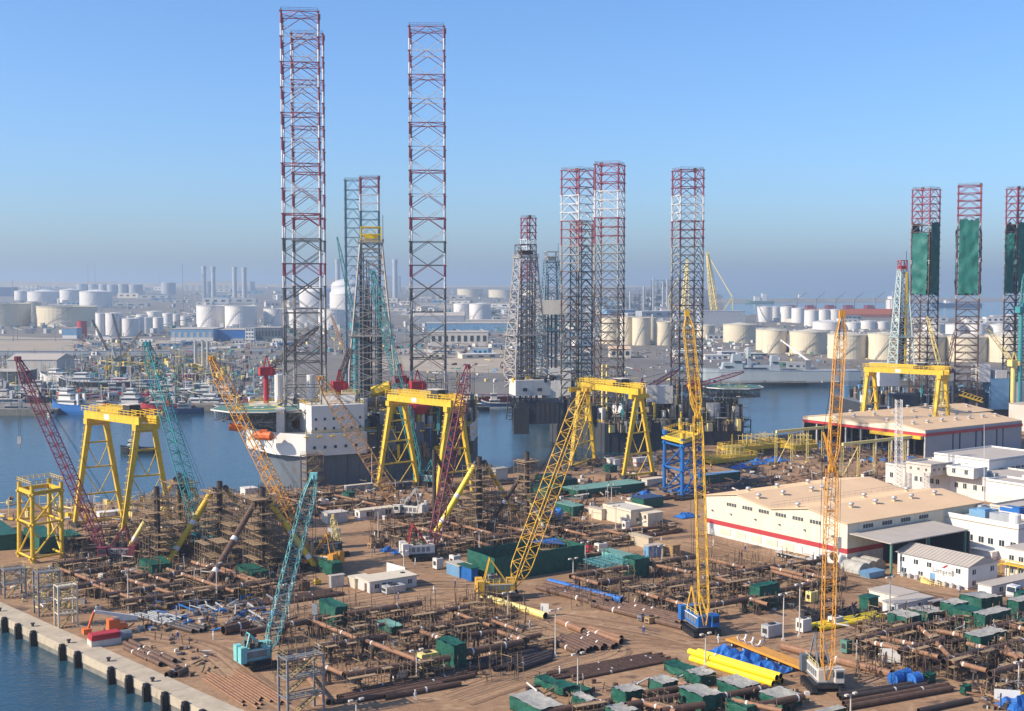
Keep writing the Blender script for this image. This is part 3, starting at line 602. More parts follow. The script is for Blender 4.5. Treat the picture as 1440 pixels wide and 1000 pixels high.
boat(1345, 432, 160, 30, 'navy', 'low dark ship hulk behind the green wrapped legs', .0, houses=((.7, .08, .8, 14),), hh=12, mast=12, name='cargo_ship', cat='ship')
boat(1130, 423, 90, 24, 'maroon', 'small distant ship with a derrick left of the red carrier', .0, houses=((.7, .12, .9, 24),), hh=8, mast=20, name='cargo_ship', cat='ship')
# thin mobile cranes in the scrap yard
for i, (xb, yb, xt, yt, m_) in enumerate(((152, 498, 130, 450, 'dark_steel'), (173, 498, 158, 441, 'dark_steel'), (168, 512, 200, 465, 'crane_rust'), (163, 510, 158, 488, 'steel_light'), (488, 505, 465, 442, 'crane_rust'))):
    a = G(xb, yb); tip = P(xt, yt, a.y+4); t = thing('mobile_crane', ('thin dark boom crane in the scrap yard, tip furthest left', 'thin dark boom crane in the scrap yard, steepest of three', 'brown boom crane in the scrap yard leaning right', 'short pale lattice crane in the scrap yard', 'brown lattice boom crane left of the drilling derrick')[i], 'crane', a)
    ca_, br = lattice(a+Vector((0, 0, 3)), tip, [(0, .8), (.2, 1.6), (.8, 1.6), (1, .6)], 18, .28, .16); ca_.build('boom_chord', m_, t); br.build('boom_lattice', m_, t)
    k = MB(); k.box((a.x+2, a.y, 1), (7, 3.4, 3)); k.box((a.x+1, a.y, 0), (8, 4.5, 1)); k.build('carrier', 'dark_steel', t)
# low sheds, trucks and stacked containers between the tanks
def plain_z(c): return max(0.0, RISE*(c.y-RISE0)) if c.x < .155*c.y else 0.0
CN = {'pale_wall': 'beige', 'white': 'off white', 'cream': 'cream', 'grey_wall': 'grey', 'clean_white': 'white', 'light_blue': 'pale blue', 'steel_light': 'light grey', 'deck_green': 'green', 'dark_wall': 'dark', 'red': 'red', 'blue': 'blue'}
rr = random.Random(11)
def scatter(n, x0, x1, y0, y1, wr, dr, hr, cols, label, name, group, cat='building', avoid=()):
    for i in range(n):
        px, py = rr.uniform(x0, x1), rr.uniform(y0, y1); c = G(px, py); wv, dv_, hv = rr.uniform(*wr), rr.uniform(*dr), rr.uniform(*hr); a = rr.choice((0, .1, UA-.2, -.2))
        wm_ = rr.choice(cols); g_ = plain_z(c); t = thing(name, CN[wm_]+' '+label, cat, c, group); k = MB(); k.box((c.x, c.y, g_), (wv, dv_, hv), a); hv += g_; k.build('wall', wm_, t)
        k = MB(); k.box((c.x, c.y, hv), (wv+.6, dv_+.6, .35), a); k.build('roof', rr.choice(('grey_roof', 'clean_white', 'steel_light')), t)
        if cat == 'building':
            k = MB()
            for j in range(3):
                x = (j-1)*wv*.3; k.box((c.x+x*math.cos(a)+dv_*.5*math.sin(a), c.y+x*math.sin(a)-dv_*.5*math.cos(a), g_+(hv-g_)*.35), (wv*.14, .5, (hv-g_)*.35), a)
            k.build('window_row', 'window', t)
WALLS = ('pale_wall', 'white', 'cream', 'grey_wall', 'clean_white', 'light_blue', 'steel_light')
scatter(60, 0, 480, 405, 432, (30, 110), (20, 50), (6, 20), WALLS, 'low hazy industrial shed on the far plain behind the left tanks', 'industrial_shed', 'sheds on the far left plain')
scatter(46, 500, 960, 418, 448, (25, 90), (20, 40), (6, 15), WALLS, 'low hazy shed between the distant tanks in the middle', 'industrial_shed', 'sheds on the far middle plain')
scatter(22, 120, 420, 470, 500, (8, 26), (5, 12), (3, 6), WALLS, 'small hut or container behind the scrap yard', 'container_hut', 'huts behind the scrap yard')
scatter(26, 560, 1040, 462, 506, (10, 40), (6, 16), (3, 7), WALLS, 'low store shed on the far quay in the middle', 'store_shed', 'sheds on the far quay')
scatter(26, 1000, 1440, 486, 520, (8, 26), (4, 10), (2.5, 5), ('deck_green', 'pale_wall', 'clean_white', 'dark_wall', 'grey_wall'), 'small shed or container in front of the cream tanks', 'store_shed', 'sheds before the cream tanks')
scatter(16, 1060, 1440, 449, 456, (20, 60), (14, 30), (5, 11), ('clean_white', 'pale_wall'), 'low shed among the white tanks at right', 'store_shed', 'sheds among the right tanks')
scatter(18, 10, 330, 530, 566, (5, 14), (4, 8), (2.5, 5), ('clean_white', 'white', 'pale_wall', 'red', 'blue', 'deck_green'), 'small container or hut on the left shipyard ground', 'container_hut', 'huts in the left shipyard')
# low walls
for i, (x0, x1, y, h) in enumerate(((0, 240, 500, 4.5), (0, 400, 436, 6), (250, 400, 494, 3), (500, 870, 470, 3))):
    a = G(x0, y); c = P(x1, y, a.y); k = MB(); k.box(((a.x+c.x)/2, a.y, 0), (c.x-a.x, 1.2, h)); k.box(((a.x+c.x)/2, a.y, h), (c.x-a.x, 1.8, .4)); solo(k, 'boundary_wall', 'grey_wall', ('dark boundary wall behind the scrap yard at left', 'long low bund wall before the distant left sheds', 'short boundary wall below the blue warehouse', 'low wall along the far middle quay road')[i], 'wall')
# uncountable scrap, pipes and machinery on the left shipyard and far quays
def inyard(c, mg=1.0):
    if (c-q0).dot(qn) > -mg-5: return False
    pts = back
    for a_, b_ in zip(pts, pts[1:]):
        if a_.x <= c.x <= b_.x: return c.y < a_.y+(b_.y-a_.y)*(c.x-a_.x)/(b_.x-a_.x)-mg
    return True
def clutter(name, n, x0, x1, y0, y1, sz, hz, mats, poles=.2, seed=1, z=0):
    r = random.Random(seed); k = MB()
    for i in range(n):
        c = G(r.uniform(x0, x1), r.uniform(y0, y1))
        if name == 'yard_litter' and not inyard(c, 3.0): continue
        mi = r.randrange(len(mats)); a = r.uniform(0, 3); zb = z; z = zb+plain_z(c)
        if r.random() < poles:
            h = z+r.uniform(hz, hz*3.2); k.bar((c.x, c.y, z), (c.x+r.uniform(-.4, .4), c.y, h), .14*sz**.5, 4, mi)
            if r.random() < .6: k.bar((c.x, c.y, z+(h-z)*.8), (c.x+r.uniform(-5, 5)*sz**.5, c.y+r.uniform(-3, 3), z+(h-z)*.8), .12*sz**.5, 4, mi)
        elif r.random() < .4:
            L_ = r.uniform(2, 7)*sz; e = Vector((math.cos(a), math.sin(a), r.uniform(-.05, .25))); p = Vector((c.x, c.y, z+r.uniform(.2, hz))); k.bar(p, p+e*L_, .25*sz**.5, 6, mi, True)
        else: k.box((c.x, c.y, z), (r.uniform(.5, 2.2)*sz, r.uniform(.5, 2)*sz, r.uniform(.3, 1)*hz), a, mi)
        z = zb
    o = k.build(name, mats); return stuff(o)
SCR = ('dark_steel', 'scaffold', 'rust_pipe', 'steel_light', 'white', 'yellow_pale', 'maroon', 'teal', 'light_blue', 'grey_wall', 'dark_steel', 'steel')
tag(clutter('shipyard_clutter', 2200, -10, 400, 503, 568, 1.5, 4, SCR, .25, 2), 'mass of scrap, pipes and machinery on the left shipyard', 'scrap')
tag(clutter('shipyard_clutter', 240, 150, 330, 505, 535, 2.6, 7, ('yellow', 'yellow_pale', 'dark_steel', 'scaffold', 'deck_green', 'steel'), .35, 5), 'yellow and brown pipe racks filling the shipyard left of the helideck', 'scrap')
tag(clutter('quay_clutter', 520, 590, 1240, 490, 540, 1.5, 2.6, SCR, .12, 3), 'small vehicles and stores scattered over the far quay', 'scrap')
tag(clutter('plain_clutter', 900, 100, 720, 466, 500, 2.2, 4, SCR, .15, 8), 'huts, vehicles and pipes strewn before the far tanks', 'plant')
tag(clutter('plain_clutter', 1500, 0, 985, 406, 470, 5, 9, ('pale_wall', 'grey_wall', 'white', 'steel', 'deck_green', 'steel_light'), .12, 4), 'hazy low pipework and huts across the far plain', 'plant')
tag(clutter('tank_farm_clutter', 600, 960, 1450, 455, 500, 3, 4, ('pale_wall', 'grey_wall', 'white', 'steel', 'deck_green'), .1, 6), 'low pipework and walls between the right tanks', 'plant')
# ================================================================ JACK-UP RIGS
Zv = Vector((0, 0, 1))
def leg(parent, cx, cy, z0, z1, a, rot, bay, style, cols, rc=0.286, rb=0.105):
    """cols(i from top, half) -> material index; one chord mesh per corner, one bracing mesh per bay"""
    mats = ('leg_white', 'leg_red', 'leg_steel', 'leg_brown', 'leg_pale', 'leg_teal')
    root = bpy.data.objects.new('leg', None); COL.objects.link(root); root.parent = parent
    po = Vector(parent['_o']); root.location = Vector((cx, cy, z0))-po; root['_o'] = (cx, cy, z0)
    n_ = int((z1-z0)/bay); cor = [(a/2*math.sqrt(2)*math.cos(rot+math.pi/4+k*math.pi/2), a/2*math.sqrt(2)*math.sin(rot+math.pi/4+k*math.pi/2)) for k in range(4)]
    def pt(k, z): return Vector((cx+cor[k % 4][0], cy+cor[k % 4][1], z))
    for k in range(4):
        mb = MB()
        for i in range(n_):
            zt = z1-i*bay
            mb.bar(pt(k, zt), pt(k, zt-bay/2), rc, 6, cols(i, 0)); mb.bar(pt(k, zt-bay/2), pt(k, zt-bay), rc, 6, cols(i, 1))
            mb.box(pt(k, zt-.25), (rc*3, rc*3, .4), rot, cols(i, 0))
        mb.build('chord', mats, root)
    for i in range(n_):
        mb = MB(); zt = z1-i*bay; zb = zt-bay
        for k in range(4):
            A_, B_ = pt(k, zt), pt(k+1, zt); C_, D_ = pt(k, zb), pt(k+1, zb); M_, N_ = (A_+B_)/2, (C_+D_)/2; h0 = pt(k, (zt+zb)/2); h1 = pt(k+1, (zt+zb)/2)
            mb.bar(A_, B_, rb*1.15, 4, cols(i, 2))
            if style == 'X':
                mb.bar(M_, h0, rb, 4, cols(i, 3)); mb.bar(M_, h1, rb, 4, cols(i, 3)); mb.bar(h0, N_, rb, 4, cols(i, 4)); mb.bar(h1, N_, rb, 4, cols(i, 4))
            else:
                mb.bar(M_, C_, rb, 4, cols(i, 3)); mb.bar(M_, D_, rb, 4, cols(i, 3))
                if style == 'KX': mb.bar(A_, N_, rb*.8, 4, cols(i, 3)); mb.bar(B_, N_, rb*.8, 4, cols(i, 3))
        if style != 'X' or i % 2 == 0:
            for k in range(4): mb.bar((pt(k, zt)+pt(k+1, zt))/2, (pt(k+1, zt)+pt(k+2, zt))/2, rb*.8, 3, cols(i, 2))
        mb.build('bracing', mats, root)
    mb = MB(); rail(mb, [pt(k, z1) for k in range(4)], 1.2, 3, .07, closed=True); mb.box((cx+cor[0][0], cy+cor[0][1], z1), (1.2, 1.2, 1.8), rot); mb.build('top_railing', 'leg_brown', root)
    return root
def derrick(parent, c, z0, z1, w0, w1, m, crown_m, rot=0, nb=9, crown=True, dark='dark_steel', npipe=14):
    root = bpy.data.objects.new('derrick', None); COL.objects.link(root); root.parent = parent; root.location = Vector((c[0], c[1], z0))-Vector(parent['_o']); root['_o'] = (c[0], c[1], z0)
    cs = Vector((c[0], c[1], 0)); ax = Vector((math.cos(rot), math.sin(rot), 0)); ay = Vector((-ax.y, ax.x, 0))
    def fr(t):
        # straight lower part, then taper
        w_ = w0 if t < .18 else w0+(w1-w0)*(t-.18)/.82
        return frame4(cs+Zv*(z0+(z1-z0)*t), w_, w_, ax, ay)
    ts = [0]; 
    for i in range(nb): ts.append(1-(1-(i+1)/nb)**1.0)
    br = MB(); chs = [MB() for _ in range(4)]
    for t0, t1 in zip(ts, ts[1:]):
        a, b_ = fr(t0), fr(t1)
        for k in range(4):
            j = (k+1) % 4; chs[k].bar(a[k], b_[k], .4, 4); br.bar(b_[k], b_[j], .2, 4)
            mid = (a[k]+a[j]+b_[k]+b_[j])/4
            br.bar(a[k], b_[j], .2, 3); br.bar(a[j], b_[k], .2, 3)
            br.bar((a[k]+b_[k])/2, (a[j]+b_[j])/2, .16, 3)
    for q in chs: q.build('derrick_chord', m, root)
    br.build('derrick_bracing', m, root)
    k = MB(); rr_ = random.Random(4)
    for i in range(npipe):
        x = (rr_.random()-.5)*w1*1.1; y = (rr_.random()-.5)*w1*.85; p = cs+ax*x+ay*y
        k.bar(p+Zv*(z0+rr_.uniform(0, 3)), p+Zv*(z0+(z1-z0)*rr_.uniform(.5, .95)), .22, 4)
    k.build('drill_pipe_rack', dark, root)
    for t in (.40, .985):
        k = MB(); w_ = fr(t); d = (w_[1]-w_[0]).length*1.18; k.box((c[0], c[1], z0+(z1-z0)*t), (d, d, .4), rot); q = [cs+ax*sx*d/2+ay*sy*d/2+Zv*(z0+(z1-z0)*t+.4) for sx, sy in ((-1, -1), (1, -1), (1, 1), (-1, 1))]
        rail(k, q, 1.2, 2, .09, closed=True); k.build('platform', m, root)
    if crown:
        k = MB(); rr2 = w1*.95
        for zz in (z1, z1+2.4, z1+5.2):
            q = frame4(cs+Zv*zz, rr2, rr2, ax, ay)
            for i in range(4): k.bar(q[i], q[(i+1) % 4], .22, 4)
        q0_, q1_ = frame4(cs+Zv*z1, rr2, rr2, ax, ay), frame4(cs+Zv*(z1+5.2), rr2, rr2, ax, ay)
        for i in range(4): k.bar(q0_[i], q1_[i], .25, 4); k.bar(q0_[i], q1_[(i+1) % 4], .14, 4)
        k.box((c[0], c[1], z1+.6), (rr2*.7, rr2*.7, 1.6), rot); k.box((c[0], c[1], z1+5.1), (rr2*1.05, rr2*1.05, .3), rot); k.build('crown_block', crown_m, root)
        k = MB(); e = cs+ax*rr2*.6; k.bar(e+Zv*z1, e+Zv*(z1+10), .14, 4); k.build('antenna', dark, root)
    return root
def hull(parent, poly, z0, z1, m, name='hull', top=None, mtop='steel'):
    k = MB(); k.prism([(p.x, p.y) for p in poly], z0, z1, 0, 1, [(p.x, p.y) for p in top] if top else None); return k.build(name, (m, mtop), parent)
def pedestal(parent, p, h, boom_to, m, r=1.1, bm=None):
    root = bpy.data.objects.new('pedestal_crane', None); COL.objects.link(root); root.parent = parent; root.location = V3(p)-Vector(parent['_o']); root['_o'] = tuple(p)
    k = MB(); k.cyl(p[0], p[1], p[2], p[2]+h, r, 10); k.build('pedestal', m, root)
    k = MB(); k.box((p[0], p[1], p[2]+h), (5, 3.4, 3.2), .4); k.box((p[0]+2.8, p[1]-.6, p[2]+h+.3), (1.6, 1.6, 2.2), .4); k.bar((p[0]-.8, p[1], p[2]+h+3), (p[0]+.3, p[1], p[2]+h+7.5), .3, 4); k.bar((p[0]+1.6, p[1], p[2]+h+3), (p[0]+.3, p[1], p[2]+h+7.5), .3, 4); k.build('machinery_house', m, root)
    ca_, br = lattice(V3(p)+Zv*(h+1.5), boom_to, [(0, .8), (.2, 1.7), (.8, 1.5), (1, .5)], 16, .16, .09); ca_.build('boom_chord', bm or m, root); br.build('boom_lattice', bm or m, root)
    k = MB(); k.bar(V3(p)+Vector((.3, 0, h+7.5)), boom_to, .07, 3); k.build('pendant_rope', 'black', root)
    return root
def deckstuff(parent, pts, z, n_, hr, seed, mats=('dark_steel', 'steel', 'yellow', 'white', 'hull_dark', 'scaffold', 'steel_light'), name='deck_machinery', sz=1.0):
    """dense deck machinery spread over a triangle / quad, joined"""
    r = random.Random(seed); k = MB()
    for i in range(n_):
        a, b_ = r.random(), r.random(); p = pts[0]*(1-a)*(1-b_)+pts[1]*a*(1-b_)+pts[2]*a*b_+pts[3]*(1-a)*b_; mi = r.randrange(len(mats)); q = r.random()
        if q < .4: k.box((p.x, p.y, z), (r.uniform(.6, 3.4)*sz, r.uniform(.6, 3)*sz, r.uniform(.5, 1)*hr*.6), r.uniform(0, 1), mi)
        elif q < .55: k.cyl(p.x, p.y, z, z+r.uniform(.4, 1)*hr*.7, r.uniform(.4, 1.1), 8, mi)
        elif q < .75: k.bar((p.x, p.y, z), (p.x, p.y, z+r.uniform(.6, 1.4)*hr), .13, 4, mi)
        else:
            e = p+Vector((r.uniform(-5, 5), r.uniform(-4, 4), r.uniform(-.3, .5)*hr)); zz = z+r.uniform(.3, 1)*hr; k.bar((p.x, p.y, zz), (e.x, e.y, zz), .16, 4, mi)
    return stuff(k.build(name, mats, parent))
def helideck(parent, c, z, r, mark=True, truss=3.0):
    root = bpy.data.objects.new('helideck', None); COL.objects.link(root); root.parent = parent; root.location = Vector((c[0], c[1], z))-Vector(parent['_o']); root['_o'] = (c[0], c[1], z)
    poly = [(c[0]+r*math.cos(math.pi/8+i*math.pi/4), c[1]+r*math.sin(math.pi/8+i*math.pi/4)) for i in range(8)]
    k = MB(); k.prism(poly, z-.5, z); k.build('deck_plate', 'deck_green', root)
    k = MB(); n_ = 40
    for i in range(n_):
        a, b_ = 2*math.pi*i/n_, 2*math.pi*(i+1)/n_; ro, ri = r*.50, r*.42
        k.add([(c[0]+ro*math.cos(a), c[1]+ro*math.sin(a), z+.006), (c[0]+ro*math.cos(b_), c[1]+ro*math.sin(b_), z+.006), (c[0]+ri*math.cos(b_), c[1]+ri*math.sin(b_), z+.006), (c[0]+ri*math.cos(a), c[1]+ri*math.sin(a), z+.006)], [(0, 1, 2, 3)])
    k.build('circle_marking', 'yellow_bright', root)
    k = MB()
    for dx, dy, sx, sy in ((-1.4, 0, .7, 4.4), (1.4, 0, .7, 4.4), (0, 0, 2.1, .7)): k.add([(c[0]+dx-sx/2, c[1]+dy-sy/2, z+.006), (c[0]+dx+sx/2, c[1]+dy-sy/2, z+.006), (c[0]+dx+sx/2, c[1]+dy+sy/2, z+.006), (c[0]+dx-sx/2, c[1]+dy+sy/2, z+.006)], [(0, 1, 2, 3)])
    k.build('letter_marking', 'clean_white', root)
    k = MB(); q = [(c[0]+r*1.04*math.cos(math.pi/8+i*math.pi/4), c[1]+r*1.04*math.sin(math.pi/8+i*math.pi/4), z-.2) for i in range(9)]
    for a, b_ in zip(q, q[1:]): k.bar(a, b_, .28, 4)
    k.build('perimeter_edge', 'clean_white', root)
    k = MB()
    for i in range(-4, 5):
        x = c[0]+i*r*.21; hw = math.sqrt(max(0, r*r-(i*r*.21)**2))*.9
        for s_ in (0, 1):
            y0_, y1_ = c[1]-hw, c[1]+hw; zt = z-.5-(truss if s_ else .2); k.bar((x, y0_, zt), (x, y1_, zt), .2, 4)
        for j in range(6): yy = c[1]-hw+2*hw*j/6; k.bar((x, yy, z-.6), (x, yy+hw/3, z-.5-truss), .12, 3); k.bar((x, yy+hw/3, z-.6), (x, yy, z-.5-truss), .12, 3)
    for j in range(-3, 4): hw = math.sqrt(max(0, r*r-(j*r*.28)**2))*.9; k.bar((c[0]-hw, c[1]+j*r*.28, z-.5-truss), (c[0]+hw, c[1]+j*r*.28, z-.5-truss), .2, 4)
    k.build('support_truss', 'steel', root)
    return root
# ---- rig A: the white and grey rig in front with the tallest legs
rigA = thing('jackup_rig', 'white and grey jack-up rig with the tallest red and white legs and a helideck', 'drilling rig', (-62, 470, 0), 'jack-up rigs in the basin')
F, Rr, Bk, Bl, Lf, Lm = Vector((-73.5, 441, 0)), Vector((-16, 470, 0)), Vector((-14, 505, 0)), Vector((-62, 526, 0)), Vector((-100, 466, 0)), Vector((-85.5, 447, 0))
def sc(ps, c, f): return [c+(p-c)*f for p in ps]
CA = Vector((-60, 480, 0)); ring = [F, Rr, Bk, Bl, Lf, Lm]
low = [F+Vector((0, 1.5, 0)), Rr+Vector((-2, 2, 0)), Bk, Bl, Vector((-95.5, 468, 0)), Vector((-84, 450, 0))]
hull(rigA, low, WZ-3, 10.6, 'hull_grey', 'hull')
hull(rigA, ring, 10.6, 18.6, 'clean_white', 'upper_hull')
for i in range(5): k = MB(); p = F+(Rr-F)*(.05+.061*i); k.box((p.x, p.y-.15, 13.2), (.9, .5, 1.0), .47); k.build('porthole', 'window', rigA)
def colA(i, w_):
    if i < 9:
        if w_ == 0: return 1
        if w_ == 1: return 0
        if w_ == 2: return 0 if i % 2 else 1
        return 1 if w_ == 3 else 0
    if i < 11: return 1 if w_ in (0, 3) and i % 2 == 0 else (0 if w_ == 1 else 2)
    return 2 if (i+w_) % 3 else 4
for (px0, px1, top, Y) in ((399, 452, 17, 455), (413, 458, 48, 498), (577, 627, 38, 480)):
    a = (px1-px0)*Y/FPX*.95; c = P((px0+px1)/2, 400, Y); z1 = P(0, top, Y).z-1
    leg(rigA, c.x, Y, 8, z1, a, math.atan(-c.x/Y)-.035, 8.95, 'X', colA, .36, .17)
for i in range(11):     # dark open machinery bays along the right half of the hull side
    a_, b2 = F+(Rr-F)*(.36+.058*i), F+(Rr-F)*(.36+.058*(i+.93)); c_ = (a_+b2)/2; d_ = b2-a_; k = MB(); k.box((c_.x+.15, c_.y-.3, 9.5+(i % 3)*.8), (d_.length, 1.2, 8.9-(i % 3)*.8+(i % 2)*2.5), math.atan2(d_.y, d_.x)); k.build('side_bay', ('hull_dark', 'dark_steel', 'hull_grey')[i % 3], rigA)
# jack houses
for (px, Y) in ((425, 455), (435, 498), (602, 480)):
    c = P(px, 400, Y)
    for sx, sy in ((-1, -1), (1, -1), (1, 1), (-1, 1)):
        k = MB(); k.box((c.x+sx*7, Y+sy*7, 18), (2.8, 2.8, 9)); k.box((c.x+sx*7, Y+sy*7, 27), (3.4, 3.4, .5)); k.build('jack_case', 'white', rigA)
# accommodation block with windows in front of the deck
for (x0, x1, y0, y1, zt, m_) in ((-76, -56, 447, 461, 28.5, 'clean_white'), (-71, -58, 458, 470, 31, 'white'), (-99, -88, 466, 478, 27, 'white'), (-52, -38, 462, 472, 24, 'hull_dark')):
    k = MB(); a = .47 if x0 in (-76, -70) else .0; k.box(((x0+x1)/2, (y0+y1)/2, 18.4), (x1-x0, y1-y0, zt-18.4), a); blk = k.build('accommodation', m_, rigA)
    for lv in range(int((zt-18.4)/3.6)):
        for i in range(6):
            k = MB(); x = (i-2.5)/6*(x1-x0); hy = -(y1-y0)/2-.05
            k.box(((x0+x1)/2+x*math.cos(a)-hy*math.sin(a), (y0+y1)/2+x*math.sin(a)+hy*math.cos(a), 19.8+lv*3.4), (.8, .3, .9), a); k.build('window', 'window', blk)
    k = MB(); rail(k, [((x0+x1)/2+dx*math.cos(a)-dy*math.sin(a), (y0+y1)/2+dx*math.sin(a)+dy*math.cos(a), zt) for dx, dy in ((-(x1-x0)/2, -(y1-y0)/2), ((x1-x0)/2, -(y1-y0)/2), ((x1-x0)/2, (y1-y0)/2), (-(x1-x0)/2, (y1-y0)/2))], 1.2, 2, .08, closed=True); k.build('railing', 'yellow', blk)
hc = P(364, 573, 459); helideck(rigA, (hc.x, 459), hc.z, 16.8, True, 3.5)
k = MB()
for i in range(7):
    a = Vector((-78-i*4, 452+i*1.5, 18.4)); k.bar(a, (hc.x+(i-3)*4, 459, hc.z-3.8), .28, 4); k.bar(a, (hc.x+(3-i)*3, 452, hc.z-3.8), .22, 4)
k.build('helideck_strut', 'steel', rigA)
for (p0, p1) in ((P(357, 612, 444), P(385, 614, 441)), (P(470, 607, 450), P(500, 608, 452))):
    k = MB(); d = (p1-p0); k.bar(p0+d*.12, p1-d*.12, 1.6, 10); k.bar(p0+d*.12, p0, 1.6, 10, r2=.5, caps=True); k.bar(p1-d*.12, p1, 1.6, 10, r2=.5, caps=True); k.box((p0+p1)/2+Vector((0, 0, 1.1)), (2.6, 1.8, 1.1)); k.build('lifeboat', 'red_orange', rigA)
k = MB(); p0 = P(322, 600, 452); k.bar(p0, p0+Vector((4.5, 1, -.6)), 1.4, 10, caps=True); k.build('lifeboat', 'red_orange', rigA)
k = MB()
for s in range(4): rail(k, [p+Vector((0, 0, 18.6)) for p in (ring[s], ring[(s+1) % 6])], 1.2, 2, .09)
k.build('deck_railing', 'yellow', rigA)
for s in range(14): k = MB(); p = F+(Rr-F)*(s/13)+Vector((.3, -.8, 17.6)); k.box(p, (1.7, 1.5, .3), .47); k.build('walkway', 'yellow', rigA)
deckstuff(rigA, [F+Vector((16, 9, 0)), Rr+Vector((-2, 3, 0)), Bk, Vector((-60, 500, 0))], 18.4, 420, 9, 21)
deckstuff(rigA, [Vector((-96, 468, 0)), Vector((-74, 458, 0)), Vector((-64, 500, 0)), Vector((-66, 518, 0))], 18.4, 240, 9, 22, ('white', 'steel_light', 'yellow', 'dark_steel', 'red', 'clean_white'))
deckstuff(rigA, [F+(Rr-F)*.42+Vector((0, 3, 0)), Rr+Vector((-1, 2, 0)), Bk, Vector((-45, 490, 0))], 18.4, 260, 15, 27, ('dark_steel', 'hull_dark', 'steel', 'scaffold', 'yellow', 'dark_steel'))
# dark open side gear below the deck on the right face
deckstuff(rigA, [F+(Rr-F)*.48+Vector((.5, -1.5, 0)), Rr+Vector((1, -2, 0)), Rr+Vector((0, 4, 0)), F+(Rr-F)*.48+Vector((0, 4, 0))], 8, 170, 9, 23, ('dark_steel', 'hull_dark', 'steel', 'yellow', 'blue', 'scaffold'))
dc = P(522, 400, 488)
derrick(rigA, (dc.x, 488), 27, 89, 17.5, 8.2, 'leg_pale', 'yellow_bright', .12, 10, npipe=30)
k = MB(); k.box((dc.x, 486, 18), (20, 18, 9), .1); k.build('drill_floor', 'dark_steel', rigA)
for i, (px, py, Y, h, tx, ty) in enumerate(((374, 528, 470, 8, 448, 460), (476, 548, 462, 7, 492, 490), (562, 540, 476, 7, 562, 512), (586, 548, 468, 6, 598, 538))):
    p = P(px, py, Y); 
    for ch in [pedestal(rigA, (p.x, p.y, 18.4), max(3, p.z-18.4), P(tx, ty, Y+14), 'red', 1.0, 'leg_brown')]: pass
p = P(375, 530, 470)
for x in (392, 437): 
    q = P(x, 549, 476); k = MB(); k.cyl(q.x, 476, 18.4, q.z+6, 1.6, 12); k.build('silo', 'clean_white', rigA)
q = P(512, 585, 458); k = MB(); k.cyl(q.x, 458, 18, 30, 1.3, 12); k.build('silo', 'white', rigA)
q = P(538, 552, 470); k = MB(); k.bar((q.x-4, 470, q.z), (q.x+3, 470, q.z+2.5), 2.2, 8, caps=True); k.build('winch_cover', 'yellow', rigA)
# cantilever box at right end, red underside machine
q = P(588, 572, 466); k = MB(); k.lathe(q.x, 466, [(0, q.z-3), (3, q.z-2.6), (5, q.z), (5, q.z+1), (0, q.z+1)], 12); k.build('gangway_base', 'red', rigA)
k = MB()
for i in range(7): a = P(600+i*6, 590+i*2, 470); k.bar(a, P(606+i*6, 612, 472), .3, 4); k.bar(a, P(640, 575, 474), .25, 4)
k.build('flare_boom', 'dark_steel', rigA)
# ---- rig B: dark rig in the middle
rigB = thing('jackup_rig', 'dark hulled jack-up rig with three red and white lattice legs in the middle', 'drilling rig', (60, 575, 0), 'jack-up rigs in the basin')
hb = [G(850, 637, WZ), G(1026, 632, WZ)]; hb = [hb[0], Vector((104, 556, 0)), Vector((110, 600, 0)), Vector((30, 625, 0)), Vector((18, 590, 0))]
hull(rigB, hb, WZ-3, 10.5, 'hull_dark', 'hull')
deckstuff(rigB, [Vector((34, 553, 0)), Vector((103, 558, 0)), Vector((108, 598, 0)), Vector((28, 612, 0))], 10.4, 700, 13, 31, ('dark_steel', 'hull_dark', 'steel', 'scaffold', 'white', 'dark_steel', 'yellow', 'hull_dark'))
deckstuff(rigB, [hb[0]+Vector((1, -1.2, 0)), hb[1]+Vector((-1, -1.2, 0)), hb[1]+Vector((-1, 5, 0)), hb[0]+Vector((1, 5, 0))], 6.5, 380, 9, 35, ('dark_steel', 'hull_dark', 'steel', 'scaffold', 'dark_steel', 'yellow_pale', 'steel_light'), sz=.8)
k = MB(); rail(k, [p+Vector((0, 0, 10.5-p.z)) for p in hb], 1.2, 2, .09, closed=True); k.build('deck_railing', 'yellow', rigB)
def colB(off):
    def f(i, w_):
        if i < 3: return 1
        if i < 6: return 0
        if i < 9: return 1 if w_ in (0, 1, 2) else 4
        if i < 12: return 2 if w_ > 2 else 4
        return (3, 2, 4, 2, 3, 2)[(i+w_+off) % 6] if w_ < 2 else (2 if (i+off) % 3 else 3)
    return f
for j, (px0, px1, top, Y, rot, zt) in enumerate(((790, 835, 240, 590, .80, None), (837, 878, 232, 562, 1.23, None), (946, 989, 240, 588, .22, None))):
    c = P((px0+px1)/2, top, Y); wpx = (px1-px0)*Y/FPX; r_ = rot+math.atan(c.x/Y); a = wpx/(abs(math.cos(r_))+abs(math.sin(r_)))
    leg(rigB, c.x, Y, 2, c.z, a, rot, 3.95, 'K', colB(j), .42, .18)
    for sx, sy in ((-1, -1), (1, -1), (1, 1), (-1, 1)):
        k = MB(); k.box((c.x+sx*a*.62, Y+sy*a*.62, 10), (2.4, 2.4, 8), rot); k.build('jack_case', 'hull_dark', rigB)
dB = P(739, 540, 575); derrick(rigB, (dB.x, 575), 24, 85, 15.5, 8, 'leg_pale', 'leg_brown', .35, 10, True)
k = MB(); c = P(745, 545, 568); k.box((c.x, 570, 21.5), (16.5, 12, 7), .25); wh = k.build('drill_floor_house', 'white', rigB)
for px in (738, 759):
    q = P(px, 544, 563); k = MB(); k.box((q.x, 563.2, 23.6), (2, .9, 1.4), .25); k.build('window', 'window', wh)
